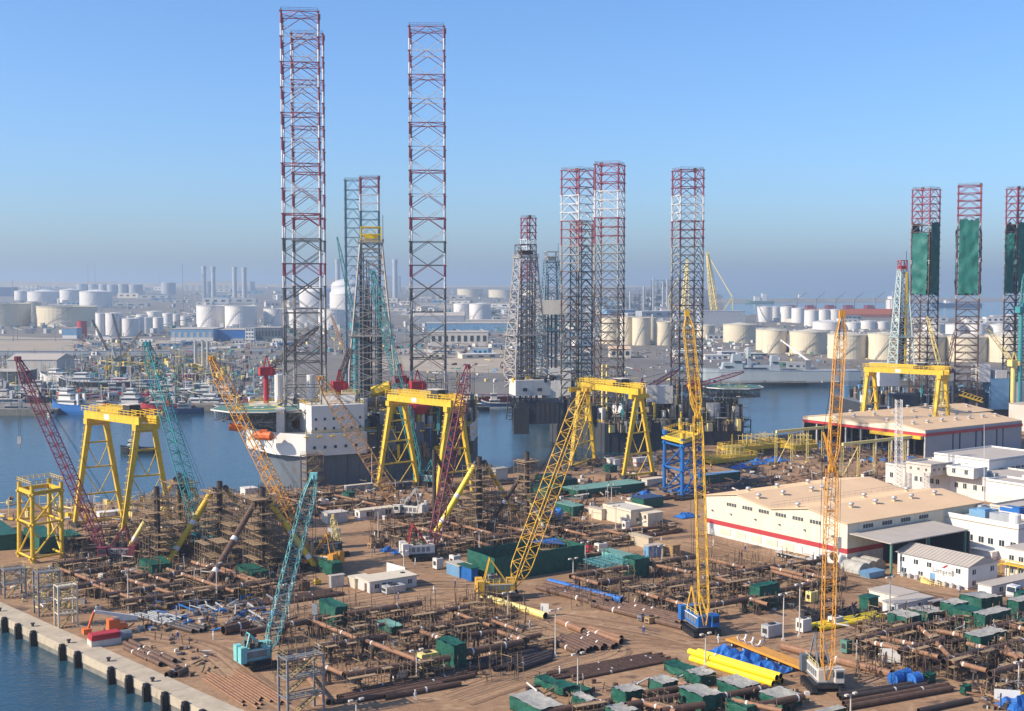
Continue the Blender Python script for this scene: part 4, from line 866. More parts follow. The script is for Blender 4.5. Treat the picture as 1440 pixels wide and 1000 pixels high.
k = MB(); c = P(757, 580, 568); k.box((c.x, 572, 8.5), (20, 14, 10), .1); k.build('cantilever', 'hull_dark', rigB)
k = MB()
for i in range(7):
    a = P(715+i*8, 556, 565); k.bar(a, P(722+i*7, 578, 566), .35, 4); k.bar(a, P(712+i*8, 590-i, 566), .3, 4); k.bar(P(715, 560+i*5, 565), P(738, 560+i*5, 565), .3, 4)
k.box((c.x-8, 566, 4), (7, 5, 12), .1); k.build('cantilever_truss', 'dark_steel', rigB)
deckstuff(rigB, [P(722, 536, 565), P(785, 536, 565), P(785, 536, 585), P(722, 536, 585)], 27.5, 70, 4, 33)
for (px, py, Y, h, tx, ty, m_) in ((902, 555, 566, 4, 805+150, 520, 'red'), (975, 548, 566, 4, 1046, 523, 'red')):
    p = P(px, py, Y); pedestal(rigB, (p.x, Y, 10.4), max(3, p.z-10.4), P(tx, ty, Y+4), m_, 1.4, 'leg_red')
hB = P(1030, 543, 572); helideck(rigB, (hB.x, 572), hB.z, 13.8, False, 4)
k = MB()
for i in range(4):
    for s in (0, 8): x = P(1000+i*9, 600, 568).x; k.bar((x, 566+s, 10), (x, 566+s, hB.z-4), .4, 4); k.bar((x, 566+s, 10), (x+3, 566+s, hB.z-4), .2, 4); k.bar((x, 566+s, 18), (x+3, 566+s, 18), .2, 4)
k.build('helideck_tower', 'dark_steel', rigB)
for x0, x1, z0_, z1_, m_ in ((908, 945, 18, 26, 'white'), (880, 903, 13, 22, 'steel_light'), (946, 975, 11, 20, 'hull_dark'), (980, 1000, 11, 20, 'hull_dark'), (830, 870, 10.5, 17, 'hull_dark'), (858, 900, 10.5, 15, 'dark_steel')):
    a, c = P(x0, 560, 562), P(x1, 560, 562); k = MB(); k.box(((a.x+c.x)/2, 566, z0_), (c.x-a.x, 9, z1_-z0_), .1); k.build('accommodation', m_, rigB)
k = MB(); q = P(1003, 588, 560); k.cyl(q.x, 560, 10.4, 18.5, 3.2, 14); k.build('tank', 'steel_light', rigB)
k = MB(); q = P(869, 574, 556); k.bar((q.x, 556, q.z), (q.x-.4, 555.2, q.z+.2), 2.6, 16, caps=True); k.build('satellite_dish', 'clean_white', rigB)
k = MB(); q = P(850, 575, 558)
for i in range(2): k.bar((q.x-1+2*i, 558, 8), (q.x-1+2*i, 558, 36), .6, 6)
k.build('fender_post', 'yellow_pale', rigB)
# vertical stiffeners on the rig sides
def ribs(par, a_, b2, z0_, z1_, n_, m_):
    d_ = (b2-a_); nn = Vector((d_.y, -d_.x, 0)).normalized()
    if nn.y > 0: nn = -nn
    for i in range(n_): q = a_+d_*((i+.5)/n_)+nn*.08; k = MB(); k.box((q.x, q.y, z0_), (.28, .3, z1_-z0_), math.atan2(d_.y, d_.x)); k.build('hull_rib', m_, par)
ribs(rigB, hb[0], hb[1], WZ, 10.2, 16, 'hull_dark'); ribs(rigB, hb[0], hb[4], WZ, 10.2, 9, 'hull_dark')
ribs(rigA, low[0], low[1], WZ, 10.4, 14, 'hull_grey')
k = MB(); rail(k, [p+Vector((0, -.4, 10.5-p.z)) for p in hb[:2]], 2.4, 3, .13); k.build('bulwark_frame', 'dark_steel', rigB)
cq = P(757, 580, 568); ribs(rigB, Vector((cq.x-9.2, 564.2, 0)), Vector((cq.x+10.3, 566.1, 0)), 8.6, 18.4, 9, 'dark_steel')
# ---- rig C and D: half hidden behind
rigC = thing('jackup_rig', 'distant rig behind the dark one, short leg and grey derrick showing', 'drilling rig', (30, 700, 0), 'jack-up rigs in the basin')
hull(rigC, [Vector((0, 690, 0)), Vector((70, 690, 0)), Vector((70, 735, 0)), Vector((0, 735, 0))], WZ-3, 9, 'hull_dark', 'hull')
def colC(i, w_): return (1, 0, 1, 2)[min(3, i//3)] if i < 11 else (2 if (i+w_) % 4 else 3)
c = P(743, 307, 640); leg(rigC, c.x, 640, 0, c.z, 5.4, .6, 3.6, 'K', colC, .35, .15)
for (px0, px1, top, Y) in ((803, 832, 316, 700),):
    c = P((px0+px1)/2, top, Y); leg(rigC, c.x, Y, 2, c.z, 8.5, .7, 3.8, 'K', lambda i, w_: 1 if i < 4 and w_ < 3 else 5, .42, .17)
c = P(775, 510, 700); derrick(rigC, (c.x, 700), 20, 85, 15, 7, 'leg_teal', 'leg_pale', .2, 9)
k = MB(); q = P(775, 432, 694); k.box((q.x, 697, q.z-4), (17, 9, 8)); k.build('monkey_board_house', 'pale_wall', rigC)
k = MB(); q = P(775, 510, 694); k.box((q.x, 700, 9), (22, 16, 16)); k.build('drill_floor_house', 'white', rigC)
deckstuff(rigC, [Vector((0, 690, 0)), Vector((70, 690, 0)), Vector((70, 735, 0)), Vector((0, 735, 0))], 9, 200, 12, 41)
rigD = thing('jackup_rig', 'distant rig behind the derrick, two slim grey legs with pink tops', 'drilling rig', (-85, 690, 0), 'jack-up rigs in the basin')
def colD(i, w_): return 1 if i < 2 and w_ != 4 else (0 if i < 4 else 5)
c = P(496, 254, 690); leg(rigD, c.x, 690, 0, c.z, 8.2, .05, 5.2, 'K', lambda i, w_: 5, .4, .15)
c = P(519.5, 251, 640); leg(rigD, c.x, 640, 0, c.z, 9.2, .05, 4.2, 'K', colD, .4, .15)
hull(rigD, [Vector((-110, 632, 0)), Vector((-60, 632, 0)), Vector((-60, 700, 0)), Vector((-110, 700, 0))], WZ-3, 9, 'hull_grey', 'hull')
deckstuff(rigD, [Vector((-110, 632, 0)), Vector((-60, 632, 0)), Vector((-60, 700, 0)), Vector((-110, 700, 0))], 9, 120, 9, 42)
pedestal(rigD, (P(500, 480, 650).x, 650, 9), 40, P(474, 333, 650), 'teal', 1.3)
# ---- rig E: green wrapped legs at right
rigE = thing('jackup_rig', 'rig at the right edge with green netting wrapped round its brown legs', 'drilling rig', (210, 660, 0), 'jack-up rigs in the basin')
hull(rigE, [Vector((186, 632, 0)), Vector((300, 645, 0)), Vector((300, 700, 0)), Vector((180, 700, 0))], WZ-3, 9.5, 'hull_dark', 'hull')
deckstuff(rigE, [Vector((188, 634, 0)), Vector((298, 646, 0)), Vector((298, 698, 0)), Vector((184, 690, 0))], 9.4, 560, 12, 51, ('dark_steel', 'hull_dark', 'steel', 'scaffold', 'light_blue', 'white', 'hull_dark', 'dark_steel'))
def colE(i, w_): return 1 if i < 5 else (3 if w_ != 0 or i % 5 else 4)
for j, (px0, px1, top, Y, rot, n0, n1) in enumerate(((1284.5, 1321, 267, 655, .74, 313, 414), (1349, 1379, 262, 640, -.345, 309, 414), (1417, 1447, 266, 655, .36, 313, 412))):
    c = P((px0+px1)/2, top, Y); wpx = (px1-px0)*Y/FPX; r_ = abs(rot+math.atan(c.x/Y)); a = wpx/(math.cos(r_)+math.sin(r_))
    lg = leg(rigE, c.x, Y, 2, c.z, a, rot, 3.7, 'K', colE, .4, .18)
    zt, zb = P(0, n0, Y).z, P(0, n1, Y).z; r = random.Random(j)
    for f_ in range(4):      # wrapped netting, one wavy sheet per face
        k = MB(); a0 = rot+f_*math.pi/2-math.pi/2; nx, ny = math.cos(a0), math.sin(a0); tx, ty = -ny, nx; gx, gz = 8, 26; top_ = zt-(7 if f_ % 2 else 0)*.8
        base = len(k.v)
        for iz in range(gz+1):
            for ix in range(gx+1):
                s = (ix/gx-.5)*a*.86; off = a/2+.6+.9*mnoise.noise((ix*.45+f_*7, iz*.28+j*5, j*3.1))+.35*mnoise.noise((ix*1.1, iz*.9+f_*3, j))+r.uniform(-.1, .1); z = top_+(zb-top_)*iz/gz+(r.uniform(-.8, .8) if iz in (0, gz) else 0)
                k.v.append((c.x+nx*off+tx*s, Y+ny*off+ty*s, z))
        for iz in range(gz):
            for ix in range(gx):
                i0 = iz*(gx+1)+ix; k.f.append((i0, i0+1, i0+gx+2, i0+gx+1)); k.m.append(0)
        k.build('netting', 'green_net', lg, True)
c = P(1267, 505, 640); derrick(rigE, (c.x, 640), 22, 79, 9.5, 3.6, 'derrick_pale', 'red', .2, 11)
k = MB(); q = P(1274, 450, 638); k.bar((q.x, 638, 30), (q.x, 638, P(0, 383, 638).z), .7, 4); k.build('service_pipe', 'yellow', rigE)
k = MB(); q = P(1248, 530, 630); k.box((q.x, 632, 20.5), (11, 7, 7), .2); k.build('drill_floor_house', 'clean_white', rigE)
k = MB(); q = P(1275, 552, 630); k.box((q.x, 636, 6), (13, 10, 10)); k.build('cantilever', 'hull_dark', rigE)
for (x0, x1, z0_, z1_, m_) in ((1393, 1420, 8, 24, 'light_blue'), (1376, 1393, 22, 31, 'clean_white'), (1425, 1450, 9, 22, 'white'), (1366, 1386, 8, 18, 'hull_dark'), (1400, 1416, 24, 28, 'white')):
    a, c2 = P(x0, 560, 634), P(x1, 560, 634); k = MB(); k.box(((a.x+c2.x)/2, 640, z0_), (c2.x-a.x, 9, z1_-z0_), .1); k.build('accommodation', m_, rigE)
for (px, py, tx, ty, m_) in ((1325, 533, 1304, 445, 'yellow_pale'), (1330, 525, 1345, 462, 'leg_brown'), (1425, 515, 1386, 460, 'yellow_pale'), (1436, 440, 1441, 385, 'teal')):
    p = P(px, py, 636); pedestal(rigE, (p.x, 636, 9.5), max(3, p.z-9.5), P(tx, ty, 640), m_, 1.2)
k = MB()
for i in range(6): a = P(1352+i*5, 556+i*1.6, 622); b_ = P(1357+i*5, 557.6+i*1.6, 622); k.bar(a, b_, .5, 4); k.bar(a+Zv*2, b_+Zv*2, .2, 4); k.bar(a, b_+Zv*2, .2, 4); k.bar(a+Vector((0, 3, 0)), b_+Vector((0, 3, 0)), .5, 4)
stuff(k.build('gangway', 'yellow', rigE))
# ================================================================ GANTRY CRANES
def gantry(label, A0, A1, B0, B1, top, i):
    """A0,A1 feet of one A-frame, B0,B1 of the other"""
    t = thing('gantry_crane', label, 'gantry crane', (A0+B1)/2, 'yellow gantry cranes'); mA, mB = (A0+A1)/2, (B0+B1)/2
    along = (mB-mA).normalized(); acr = (A1-A0).normalized()
    gw = 2.6
    for F0, F1 in ((A0, A1), (B0, B1)):
        m_ = (F0+F1)/2; w_ = (F1-F0).length
        tp = []
        for f_, s in ((F0, -1), (F1, 1)):
            tp_ = m_+acr*s*w_*.17+Zv*(top-3.4); tp.append(tp_); k = MB(); k.bar(f_+Zv*1.4, tp_, .8, 4, caps=True, r2=1.05); lg = k.build('leg', 'yellow', t)
            k = MB(); k.box(f_, (3.4, 1.4, 1.5), math.atan2(along.y, along.x)); k.build('wheel_bogie', 'dark_steel', lg)
        for q in (.04, .30, .56, .80, .97): k = MB(); a, b_ = F0+(tp[0]-F0)*q, F1+(tp[1]-F1)*q; k.bar(a, b_, .34 if q > .05 else .5, 4); k.build('cross_brace', 'yellow', t)
        for q0_, q1_ in ((.04, .30), (.30, .56), (.56, .80)):
            m1 = (F0+(tp[0]-F0)*q0_+F1+(tp[1]-F1)*q0_)/2
            for e_ in (F0+(tp[0]-F0)*q1_, F1+(tp[1]-F1)*q1_): k = MB(); k.bar(m1, e_, .16, 4); k.build('diagonal_brace', 'yellow', t)
        k = MB(); k.box((m_.x, m_.y, top-3.9), (1.9, w_*.56, 1.7), math.atan2(along.y, along.x)); k.build('end_beam', 'yellow', t)
        k = MB(); a = F0+acr*(-.5)-along*1.3
        for q in range(16): p = a+(tp[0]-F0)*(q/16); k.box(p, (.9, .9, .12), 0); k.bar(p, p+(tp[0]-F0)/16, .07, 3)
        k.bar(a+Vector((0, -.5, 0)), a+(tp[0]-F0)+Vector((0, -.5, 0)), .09, 3); k.build('ladder', 'yellow_pale', t)
    for s in (-1, 1):
        k = MB(); a, b_ = mA-along*1.8+acr*s*2.6, mB+along*1.8+acr*s*2.6; ang = math.atan2(along.y, along.x); c = (a+b_)/2; k.box((c.x, c.y, top-2.3), ((b_-a).length, 1.2, 2.3), ang); k.build('girder', 'yellow', t)
        k = MB(); q = c+acr*s*.62; k.box((q.x-along.x*2, q.y-along.y*2, top-1.9), (2.6, .1, 1.5), ang); k.build('name_plate', 'clean_white', t)
        k = MB(); o_ = acr*s*1.2; rail(k, [a+o_+Zv*top, b_+o_+Zv*top], 1.5, 2.0, .1); rail(k, [a-o_+Zv*top, b_-o_+Zv*top], 1.5, 2.0, .1); k.build('railing', 'yellow', t)
    c = mA+(mB-mA)*.72; k = MB(); k.box((c.x, c.y, top+.1), (6, 5, 1.2), ang); k.box((c.x, c.y, top+1.3), (3.5, 3.5, 1.3), ang); tr = k.build('trolley', 'dark_steel', t)
    k = MB(); k.box((c.x-along.x*.5, c.y-along.y*.5, top+2.8), (5.5, 4.4, .2), ang); k.build('trolley_roof', 'pale_wall', t)
    k = MB()
    for s in (-.5, .5): k.bar((c.x+s, c.y, top), (c.x+s*.5, c.y, top-9), .07, 3)
    k.box((c.x, c.y, top-11), (1.1, .7, 2.2)); k.bar((c.x, c.y, top-11), (c.x, c.y, top-12.5), .25, 5); k.build('hook_block', 'teal', t)
gantry('yellow gantry crane at the left, standing before the open basin', G(106, 741), G(173, 733), G(173, 757), G(242, 750), 34.5, 0)
gantry('yellow gantry crane in front of the white rig hull, centre left', G(532, 690), G(587, 683), G(614, 705), G(665, 698), 33.5, 1)
gantry('yellow gantry crane in front of the dark middle rig', G(803, 660), G(836, 649), G(877, 674), G(918, 669), 33.5, 2)
a = P(1220, 515, 575); b_ = P(1316, 523, 558)
gantry('yellow gantry crane rising behind the open red striped shed roof', Vector((160.5, 570, 0)), Vector((172, 580, 0)), Vector((186, 548, 0)), Vector((197.5, 558, 0)), 34.0, 3)
# ================================================================ CRAWLER CRANES
def crawler(label, base, tip, m, bm, bw, nseg, body=True, face=0.0, jib=None, jm=None, rc=0.102, rb=0.046, hook=None, mast=True, trk=1.0, stay=None, mastm=None, cw=True, cwm=None, side=None, gr='crawler cranes about the yard'):
    base = V3(base); t = thing('crawler_crane', label, 'crane', base, gr)
    f = Vector((math.cos(face), math.sin(face), 0)); s = Vector((-f.y, f.x, 0)); ang = face
    for sg in (-1, 1):
        c = base+s*sg*2.7*trk; k = MB(); Lk = 8.0*trk; prof = [(-Lk/2, .5), (-Lk/2+.5, .05), (Lk/2-.5, .05), (Lk/2, .5), (Lk/2-.5, 1.25), (-Lk/2+.5, 1.25)]
        vs = [c+f*x+s*dy*trk+Zv*z for dy in (-.5, .5) for x, z in prof]; k.add(vs, [tuple(range(6)), tuple(range(11, 5, -1))]+[(i, 6+i, 6+(i+1) % 6, (i+1) % 6) for i in range(6)])
        for i in range(14): q = c+f*(-Lk/2+.5+(Lk-1)*i/13)+Zv*1.25; k.box(q, (.25, 1.1*trk, .1), ang)
        k.build('track', 'black', t)
    for sg in (-1, 1):
        c = base+s*sg*2.7*trk
        for i in range(7): k = MB(); q = c+f*(-3.2+i*1.07)*trk+Zv*.5; k.bar(q-s*.56*trk, q+s*.56*trk, .33 if i in (0, 6) else .26, 8, caps=True); k.build('roller', 'dark_steel', t)
    k = MB(); k.box(base+Zv*.7, (5*trk, 4.6*trk, .8), ang); k.cyl(base.x, base.y, 1.5, 1.9, 1.5*trk, 16); k.build('undercarriage', 'dark_steel', t)
    if body:
        k = MB(); c = base-f*1.6*trk; k.box(c+Zv*1.9, (8*trk, 3.2*trk, 2.1), ang); up = k.build('machinery_house', bm, t)
        for i in range(5):
            for sg in (-1, 1): k = MB(); k.box(base-f*(4.6-i*1.3)*trk+s*sg*1.62*trk+Zv*2.3, (.9, .08, 1.2), ang); k.build('louvre', 'steel', up)
        for sg in ((-1, 1) if cw else ()):
            k = MB(); k.box(c-f*3.9*trk+s*sg*1.5*trk+Zv*1.7, (1.6*trk, 2.2*trk, 3.0), ang); k.build('counterweight', cwm or bm, t)
        for i in (0, 1): k = MB(); q = base-f*(.6+2.2*i)*trk+Zv*4.5; k.bar(q-s*1.0, q+s*1.0, .5, 10, caps=True); k.box(q-s*1.1-Zv*.5, (.9, .15, 1.1), ang); k.box(q+s*1.1-Zv*.5, (.9, .15, 1.1), ang); k.build('winch_drum', 'dark_steel', up)
        k = MB(); q = base-f*3.6*trk+s*.9+Zv*4; k.bar(q, q+Zv*1.3, .12, 6, caps=True); k.build('exhaust', 'black', up)
        k = MB(); k.box(base-f*1.6*trk+Zv*1.7, (8.3*trk, 3.7*trk, .16), ang); k.build('catwalk', 'steel', up)
        k = MB(); k.box(base-f*1.6*trk+s*1.66*trk+Zv*3.6, (7.4*trk, .06, .18), ang); k.box(base-f*1.6*trk-s*1.66*trk+Zv*3.6, (7.4*trk, .06, .18), ang); stuff(k.build('body_stripe', 'clean_white', up))
        k = MB(); c = base+f*2.2*trk+s*2.1*trk; k.box(c+Zv*1.9, (2.2, 1.6, 2.3), ang); k.box(c+Zv*4.2, (2.4, 1.8, .12), ang); cb = k.build('cab', bm, t)
        k = MB(); k.box(c+f*1.12+Zv*2.8, (.06, 1.3, 1.1), ang); k.box(c+s*.82+Zv*2.8, (1.5, .06, 1.0), ang); k.box(c-s*.82+Zv*2.8, (1.5, .06, 1.0), ang); k.build('cab_window', 'window', cb)
        k = MB(); rail(k, [base-f*5.6*trk-s*1.5*trk+Zv*4, base+f*2*trk-s*1.5*trk+Zv*4], 1, 1.5, .05); k.build('railing', 'yellow_pale', up)
    foot = base+f*2.2*trk+Zv*2.2; tip = V3(tip)
    secs = [(0, .5), (.1, bw), (.86, bw), (1, bw*.35)]
    broot = bpy.data.objects.new('boom', None); COL.objects.link(broot); broot.parent = t; broot.location = foot-base; broot['_o'] = tuple(foot)
    end = jib[0] if jib else tip
    ca_, br = lattice(foot, end, [(0, .5), (.1, bw), (.9, bw), (1, bw*(.8 if jib else .35))], nseg, rc, rb, side=side); ca_.build('chord', m, broot); br.build('lacing', m, broot)
    k = MB(); k.box(end-Zv*.5, (bw*.6, bw*.6, 1.2)); k.cyl(end.x, end.y, end.z-.4, end.z+.4, bw*.35, 8); k.build('boom_head', m, broot)
    if jib:
        j0, j1, jw, jn = jib[0], tip, jib[1], jib[2]
        jr = bpy.data.objects.new('jib', None); COL.objects.link(jr); jr.parent = t; jr.location = V3(j0)-base; jr['_o'] = tuple(j0)
        ca_, br = lattice(j0, j1, [(0, .4), (.12, jw), (.86, jw), (1, .4)], jn, rc*.9, rb, side=side); ca_.build('chord', jm or m, jr); br.build('lacing', jm or m, jr)
        k = MB(); k.box(V3(j1)-Zv*.6, (1, 1, 1.3)); k.build('jib_head', jm or m, jr)
        k = MB(); st = V3(j0)+(-f*5+Zv*6); k.bar(j0, st, .16, 4); k.bar(V3(j0)+s, st, .16, 4); st2 = V3(j0)+(-f*1.5+Zv*9); k.bar(j0, st2, .16, 4); k.build('strut', jm or m, t)
        k = MB(); k.bar(st, V3(j1), .05, 3); k.bar(st2, V3(j1), .05, 3); k.bar(st, base-f*4*trk+Zv*4, .05, 3); k.build('pendant_rope', 'black', t)
    mt = base-f*3.2*trk+Zv*(9.5*trk)
    if mast:
        k = MB()
        for sg in (-1, 1): k.bar(base+f*1*trk+s*sg*1.2+Zv*3.5, mt+s*sg*.7, .2, 4); k.bar(base-f*4.6*trk+s*sg*1.2+Zv*3.8, mt+s*sg*.7, .16, 4)
        for q in (.3, .6, 1): k.bar(base+f*1*trk*(1-q)+(mt-base-Zv*0)*q+s*.9, base+f*1*trk*(1-q)+(mt-base)*q-s*.9, .12, 3)
        k.build('gantry_mast', mastm or m, t)
        k = MB()
        for sg in (-.5, .5): k.bar(mt+s*sg, end+s*sg*.5, .05, 3)
        k.build('pendant_rope', 'black', t)
    if hook:
        k = MB(); hx = V3(tip)
        for sg in (-.35, .35): k.bar(hx+Vector((sg, 0, 0)), (hx.x+sg*.6, hx.y, hook+2), .045, 3)
        k.build('hoist_rope', 'black', t)
        k = MB(); k.box((hx.x, hx.y, hook), (1.0, .5, 2.0)); k.bar((hx.x, hx.y, hook), (hx.x, hx.y, hook-1.2), .2, 5); k.build('hook_block', 'steel_light', t)
    return t
def tipat(px, py, Y): return P(px, py, Y)
b = G(160, 790); crawler('maroon crawler crane with long boom leaning left over the left gantry', b, P(25, 505, b.y+6), 'maroon', 'maroon', 2.3, 36, face=math.pi, hook=30, rc=0.165, rb=0.085)
b = G(292, 772); crawler('teal crawler crane with boom rising among the scaffolded columns at left', b, P(207, 484, b.y+8), 'teal', 'teal', 2.9, 36, face=2.4, hook=None, rc=0.165, rb=0.085)
b = G(447, 800); crawler('orange crawler crane with boom crossing the helideck', b, P(297, 504, b.y+10), 'crane_orange', 'crane_orange', 2.6, 40, face=2.7, body=True, rc=0.155, rb=0.08)
b = G(572, 728); crawler('rusty yellow crawler crane with thick boom leaning over the white rig hull', b, P(450, 532, b.y-2), 'crane_rust', 'white', 3.8, 34, face=2.8, rc=0.136, rb=0.068, mastm='steel_light')
b = G(597, 786); crawler('white bodied crawler crane with dark red boom before the centre gantry', b, P(658, 516, b.y+10), 'maroon', 'white', 2.2, 40, face=.3, rc=0.165, rb=0.085, mastm='red')
b = G(366, 938); crawler('small turquoise crawler crane with short boom in the left foreground', b, P(441, 670, b.y+4), 'teal_light', 'teal_light', 2.3, 26, face=.6, rc=0.102, rb=0.046, trk=.72, hook=9)
b = G(708, 842); crawler('yellow crawler crane with broad boom beside the green enclosure', b, P(825, 548, b.y+12), 'crane_yellow', 'crane_yellow', 3.4, 34, face=.15, rc=0.129, rb=0.059)
b = G(985, 890); crawler('blue bodied crawler crane with tall yellow boom and jib', b, P(966, 441, b.y+4), 'crane_yellow', 'blue', 1.9, 32, face=-1.3, jib=(P(981, 585, b.y), 2.0, 22), rc=0.116, rb=0.050, mast=True, mastm='crane_yellow', stay=None, trk=.95, side=Vector((1, 0, 0)))
b = G(1157, 968); crawler('orange crawler crane with dark grey body and tall upright boom at right foreground', b, P(1184, 442, b.y+6), 'crane_orange', 'pale_wall', 2.0, 30, face=-1.5, jib=(P(1170, 660, b.y+1), 1.7, 26), rc=0.109, rb=0.046, trk=.95, hook=24, cwm='hull_grey', mastm='steel', side=Vector((1, 0, 0)))
b = G(598, 682); crawler('teal crawler crane behind the centre gantry, boom crossing the derrick', b, P(524, 383, b.y+4), 'teal', 'teal', 2.9, 40, face=2.6, rc=0.165, rb=0.085)
b = G(466, 782); crawler('low excavator like crane with short tan jib near the yard road', b, P(468, 727, b.y+2), 'yellow_pale', 'dark_steel', 1.2, 10, face=.6, mast=False, rc=0.082, rb=0.043)
# ================================================================ YARD BUILDINGS
def proj(p):
    c, s = math.cos(PITCH), math.sin(PITCH); x, y, z = p[0], p[1], p[2]-CAMH; dep = y*c-z*s; up = y*s+z*c
    return CX+FPX*x/dep, CY-FPX*up/dep
def solve(C, d, target):
    lo, hi = 0.0, 160.0; sgn = 1 if proj(C+d*1.0)[0] > proj(C)[0] else -1
    for _ in range(40):
        mid = (lo+hi)/2
        if (proj(C+d*mid)[0]-target)*sgn < 0: lo = mid
        else: hi = mid
    return lo
def bpx(cx, cy, xl, xr, yt, z0=0.0):
    C = G(cx, cy, z0); lv = solve(C, V, xl); lu = solve(C, U, xr); h = P(cx, yt, C.y).z-z0
    return C, lu, lv, h
def at(C, a, b, z): return C+U*a+V*b+Zv*(z)
def fbox(k, C, a, b, z, sa, sb, sz, m=0):
    """box with its near corner at (a,b,z) in building axes"""
    q = at(C, a+sa/2, b+sb/2, 0); k.box((q.x, q.y, C.z+z), (sa, sb, sz), UA, m)
def block(label, spec, wm='white', rm='grey_roof', name='office_block', wins_v=(), wins_u=(), parapet=.5, cat='building', group=None, corr=False, stripe=None, overhang=.25, roof='flat', doors=()):
    C, lu, lv, h = bpx(*spec) if len(spec) <= 6 and not isinstance(spec[0], Vector) else spec
    t = thing(name, label, cat, C, group)
    k = MB(); fbox(k, C, 0, 0, 0, lu, lv, h); k.build('wall', wm, t)
    k = MB()
    if roof == 'flat':
        fbox(k, C, -overhang, -overhang, h-.01, lu+2*overhang, lv+2*overhang, .18, 0); rf = k.build('roof', rm, t)
        if parapet:
            k = MB(); fbox(k, C, -.05, -.05, h+.17, .3, lv+.1, parapet); fbox(k, C, lu-.25, -.05, h+.17, .3, lv+.1, parapet); fbox(k, C, .25, -.05, h+.17, lu-.5, .3, parapet); fbox(k, C, .25, lv-.25, h+.17, lu-.5, .3, parapet); k.build('parapet', wm, t)
    else:   # ridge along V
        o = .5; e = roof; p = [at(C, -o, -o, h), at(C, lu+o, -o, h), at(C, lu+o, lv+o, h), at(C, -o, lv+o, h), at(C, lu/2, -o, h+e), at(C, lu/2, lv+o, h+e)]
        k.add(p, [(0, 4, 5, 3), (1, 2, 5, 4), (3, 2, 1, 0), (0, 1, 4), (2, 3, 5)]); rf = k.build('roof', (rm,), t)
        k = MB(); k.add([at(C, .02, -.02, h), at(C, lu-.02, -.02, h), at(C, lu/2, -.02, h+e*.96)], [(0, 1, 2)]); k.build('gable', wm, t)
        k = MB(); n_ = int(lv/1.0)
        for i in range(n_+1): k.bar(at(C, -o, -o+(lv+2*o)*i/n_, h+.03), at(C, lu/2, -o+(lv+2*o)*i/n_, h+e+.03), .05, 3)
        k.build('roof_seam', rm, rf)
    if corr:
        k = MB()
        for i in range(int(lv/.5)): fbox(k, C, -.05, i*.5+.1, .1, .05, .18, h-.2)
        for i in range(int(lu/.5)): fbox(k, C, i*.5+.1, -.05, .1, .18, .05, h-.2)
        k.build('corrugation', wm, t)
    for (b, z, wv, hv) in wins_v:
        k = MB(); bb = b*lv-wv/2; fbox(k, C, -.06, bb, z, .1, wv, hv, 0); fbox(k, C, -.12, bb-.12, z-.14, .16, wv+.24, .14, 1); fbox(k, C, -.1, bb-.12, z+hv, .14, wv+.24, .12, 1); fbox(k, C, -.1, bb+wv/2-.05, z, .14, .1, hv, 1); k.build('window', ('window', wm), t)
    for (a, z, wv, hv) in wins_u:
        k = MB(); aa = a*lu-wv/2; fbox(k, C, aa, -.06, z, wv, .1, hv, 0); fbox(k, C, aa-.12, -.12, z-.14, wv+.24, .16, .14, 1); fbox(k, C, aa+wv/2-.05, -.1, z, .1, .14, hv, 1); k.build('window', ('window', wm), t)
    for (f_, b, wv, hv, m_) in doors:
        k = MB()
        if f_ == 'v': fbox(k, C, -.08, b*lv-wv/2, 0, .12, wv, hv)
        else: fbox(k, C, b*lu-wv/2, -.08, 0, wv, .12, hv)
        k.build('door', m_, t)
    if stripe:
        k = MB(); fbox(k, C, -.07, 0, stripe[0], .07, lv, stripe[1]); fbox(k, C, -.07, -.07, stripe[0], lu+.07, .07, stripe[1]); k.build('painted_stripe', 'red_stripe', t)
    t['_dims'] = (lu, lv, h); return t, C, lu, lv, h
# ---- big cream warehouse with twin roofs
C = G(1191, 797); LU, LV, EH, RH = 55.5, 52.5, 10.9, 2.1
wt = thing('warehouse', 'large cream warehouse with twin sand coloured roofs and a red stripe', 'warehouse', C)
def eave(b): 
    q = (b % (LV/2))/(LV/2); return EH+RH*(1-abs(2*q-1)) if 0 <= b <= LV else EH
n_ = 26
for i in range(n_):
    b0, b1 = LV*i/n_+.02, LV*(i+1)/n_-.02; k = MB(); z0_, z1_ = eave(b0), eave(b1 if i < n_-1 else LV-.001)
    vs = [at(C, x, b, z) for x in (0, .3) for b, z in ((b0, 3.9), (b1, 3.9), (b1, z1_), (b0, z0_))]
    k.add(vs, [(0, 1, 2, 3), (7, 6, 5, 4), (0, 4, 5, 1), (1, 5, 6, 2), (2, 6, 7, 3), (3, 7, 4, 0)]); k.build('cladding_panel', 'shed_wall', wt)
n_ = 27
for i in range(n_):
    a0, a1 = LU*i/n_+.02, LU*(i+1)/n_-.02; k = MB(); fbox(k, C, a0, 0, 3.9, a1-a0, .3, EH-3.9); k.build('cladding_panel', 'shed_wall', wt)
k = MB(); fbox(k, C, -.02, -.02, 0, .35, LV, 3.9); fbox(k, C, .34, -.02, 0, LU-.34, .35, 3.9); fbox(k, C, .3, LV-.3, 0, LU-.3, .3, EH); fbox(k, C, LU-.3, .34, 0, .3, LV-.68, EH); k.build('base_wall', 'white', wt)
k = MB(); fbox(k, C, -.12, 0, 3.3, .1, LV, 1.25); fbox(k, C, -.12, -.12, 3.3, 20, .1, 1.25); k.build('painted_stripe', 'red_stripe', wt)
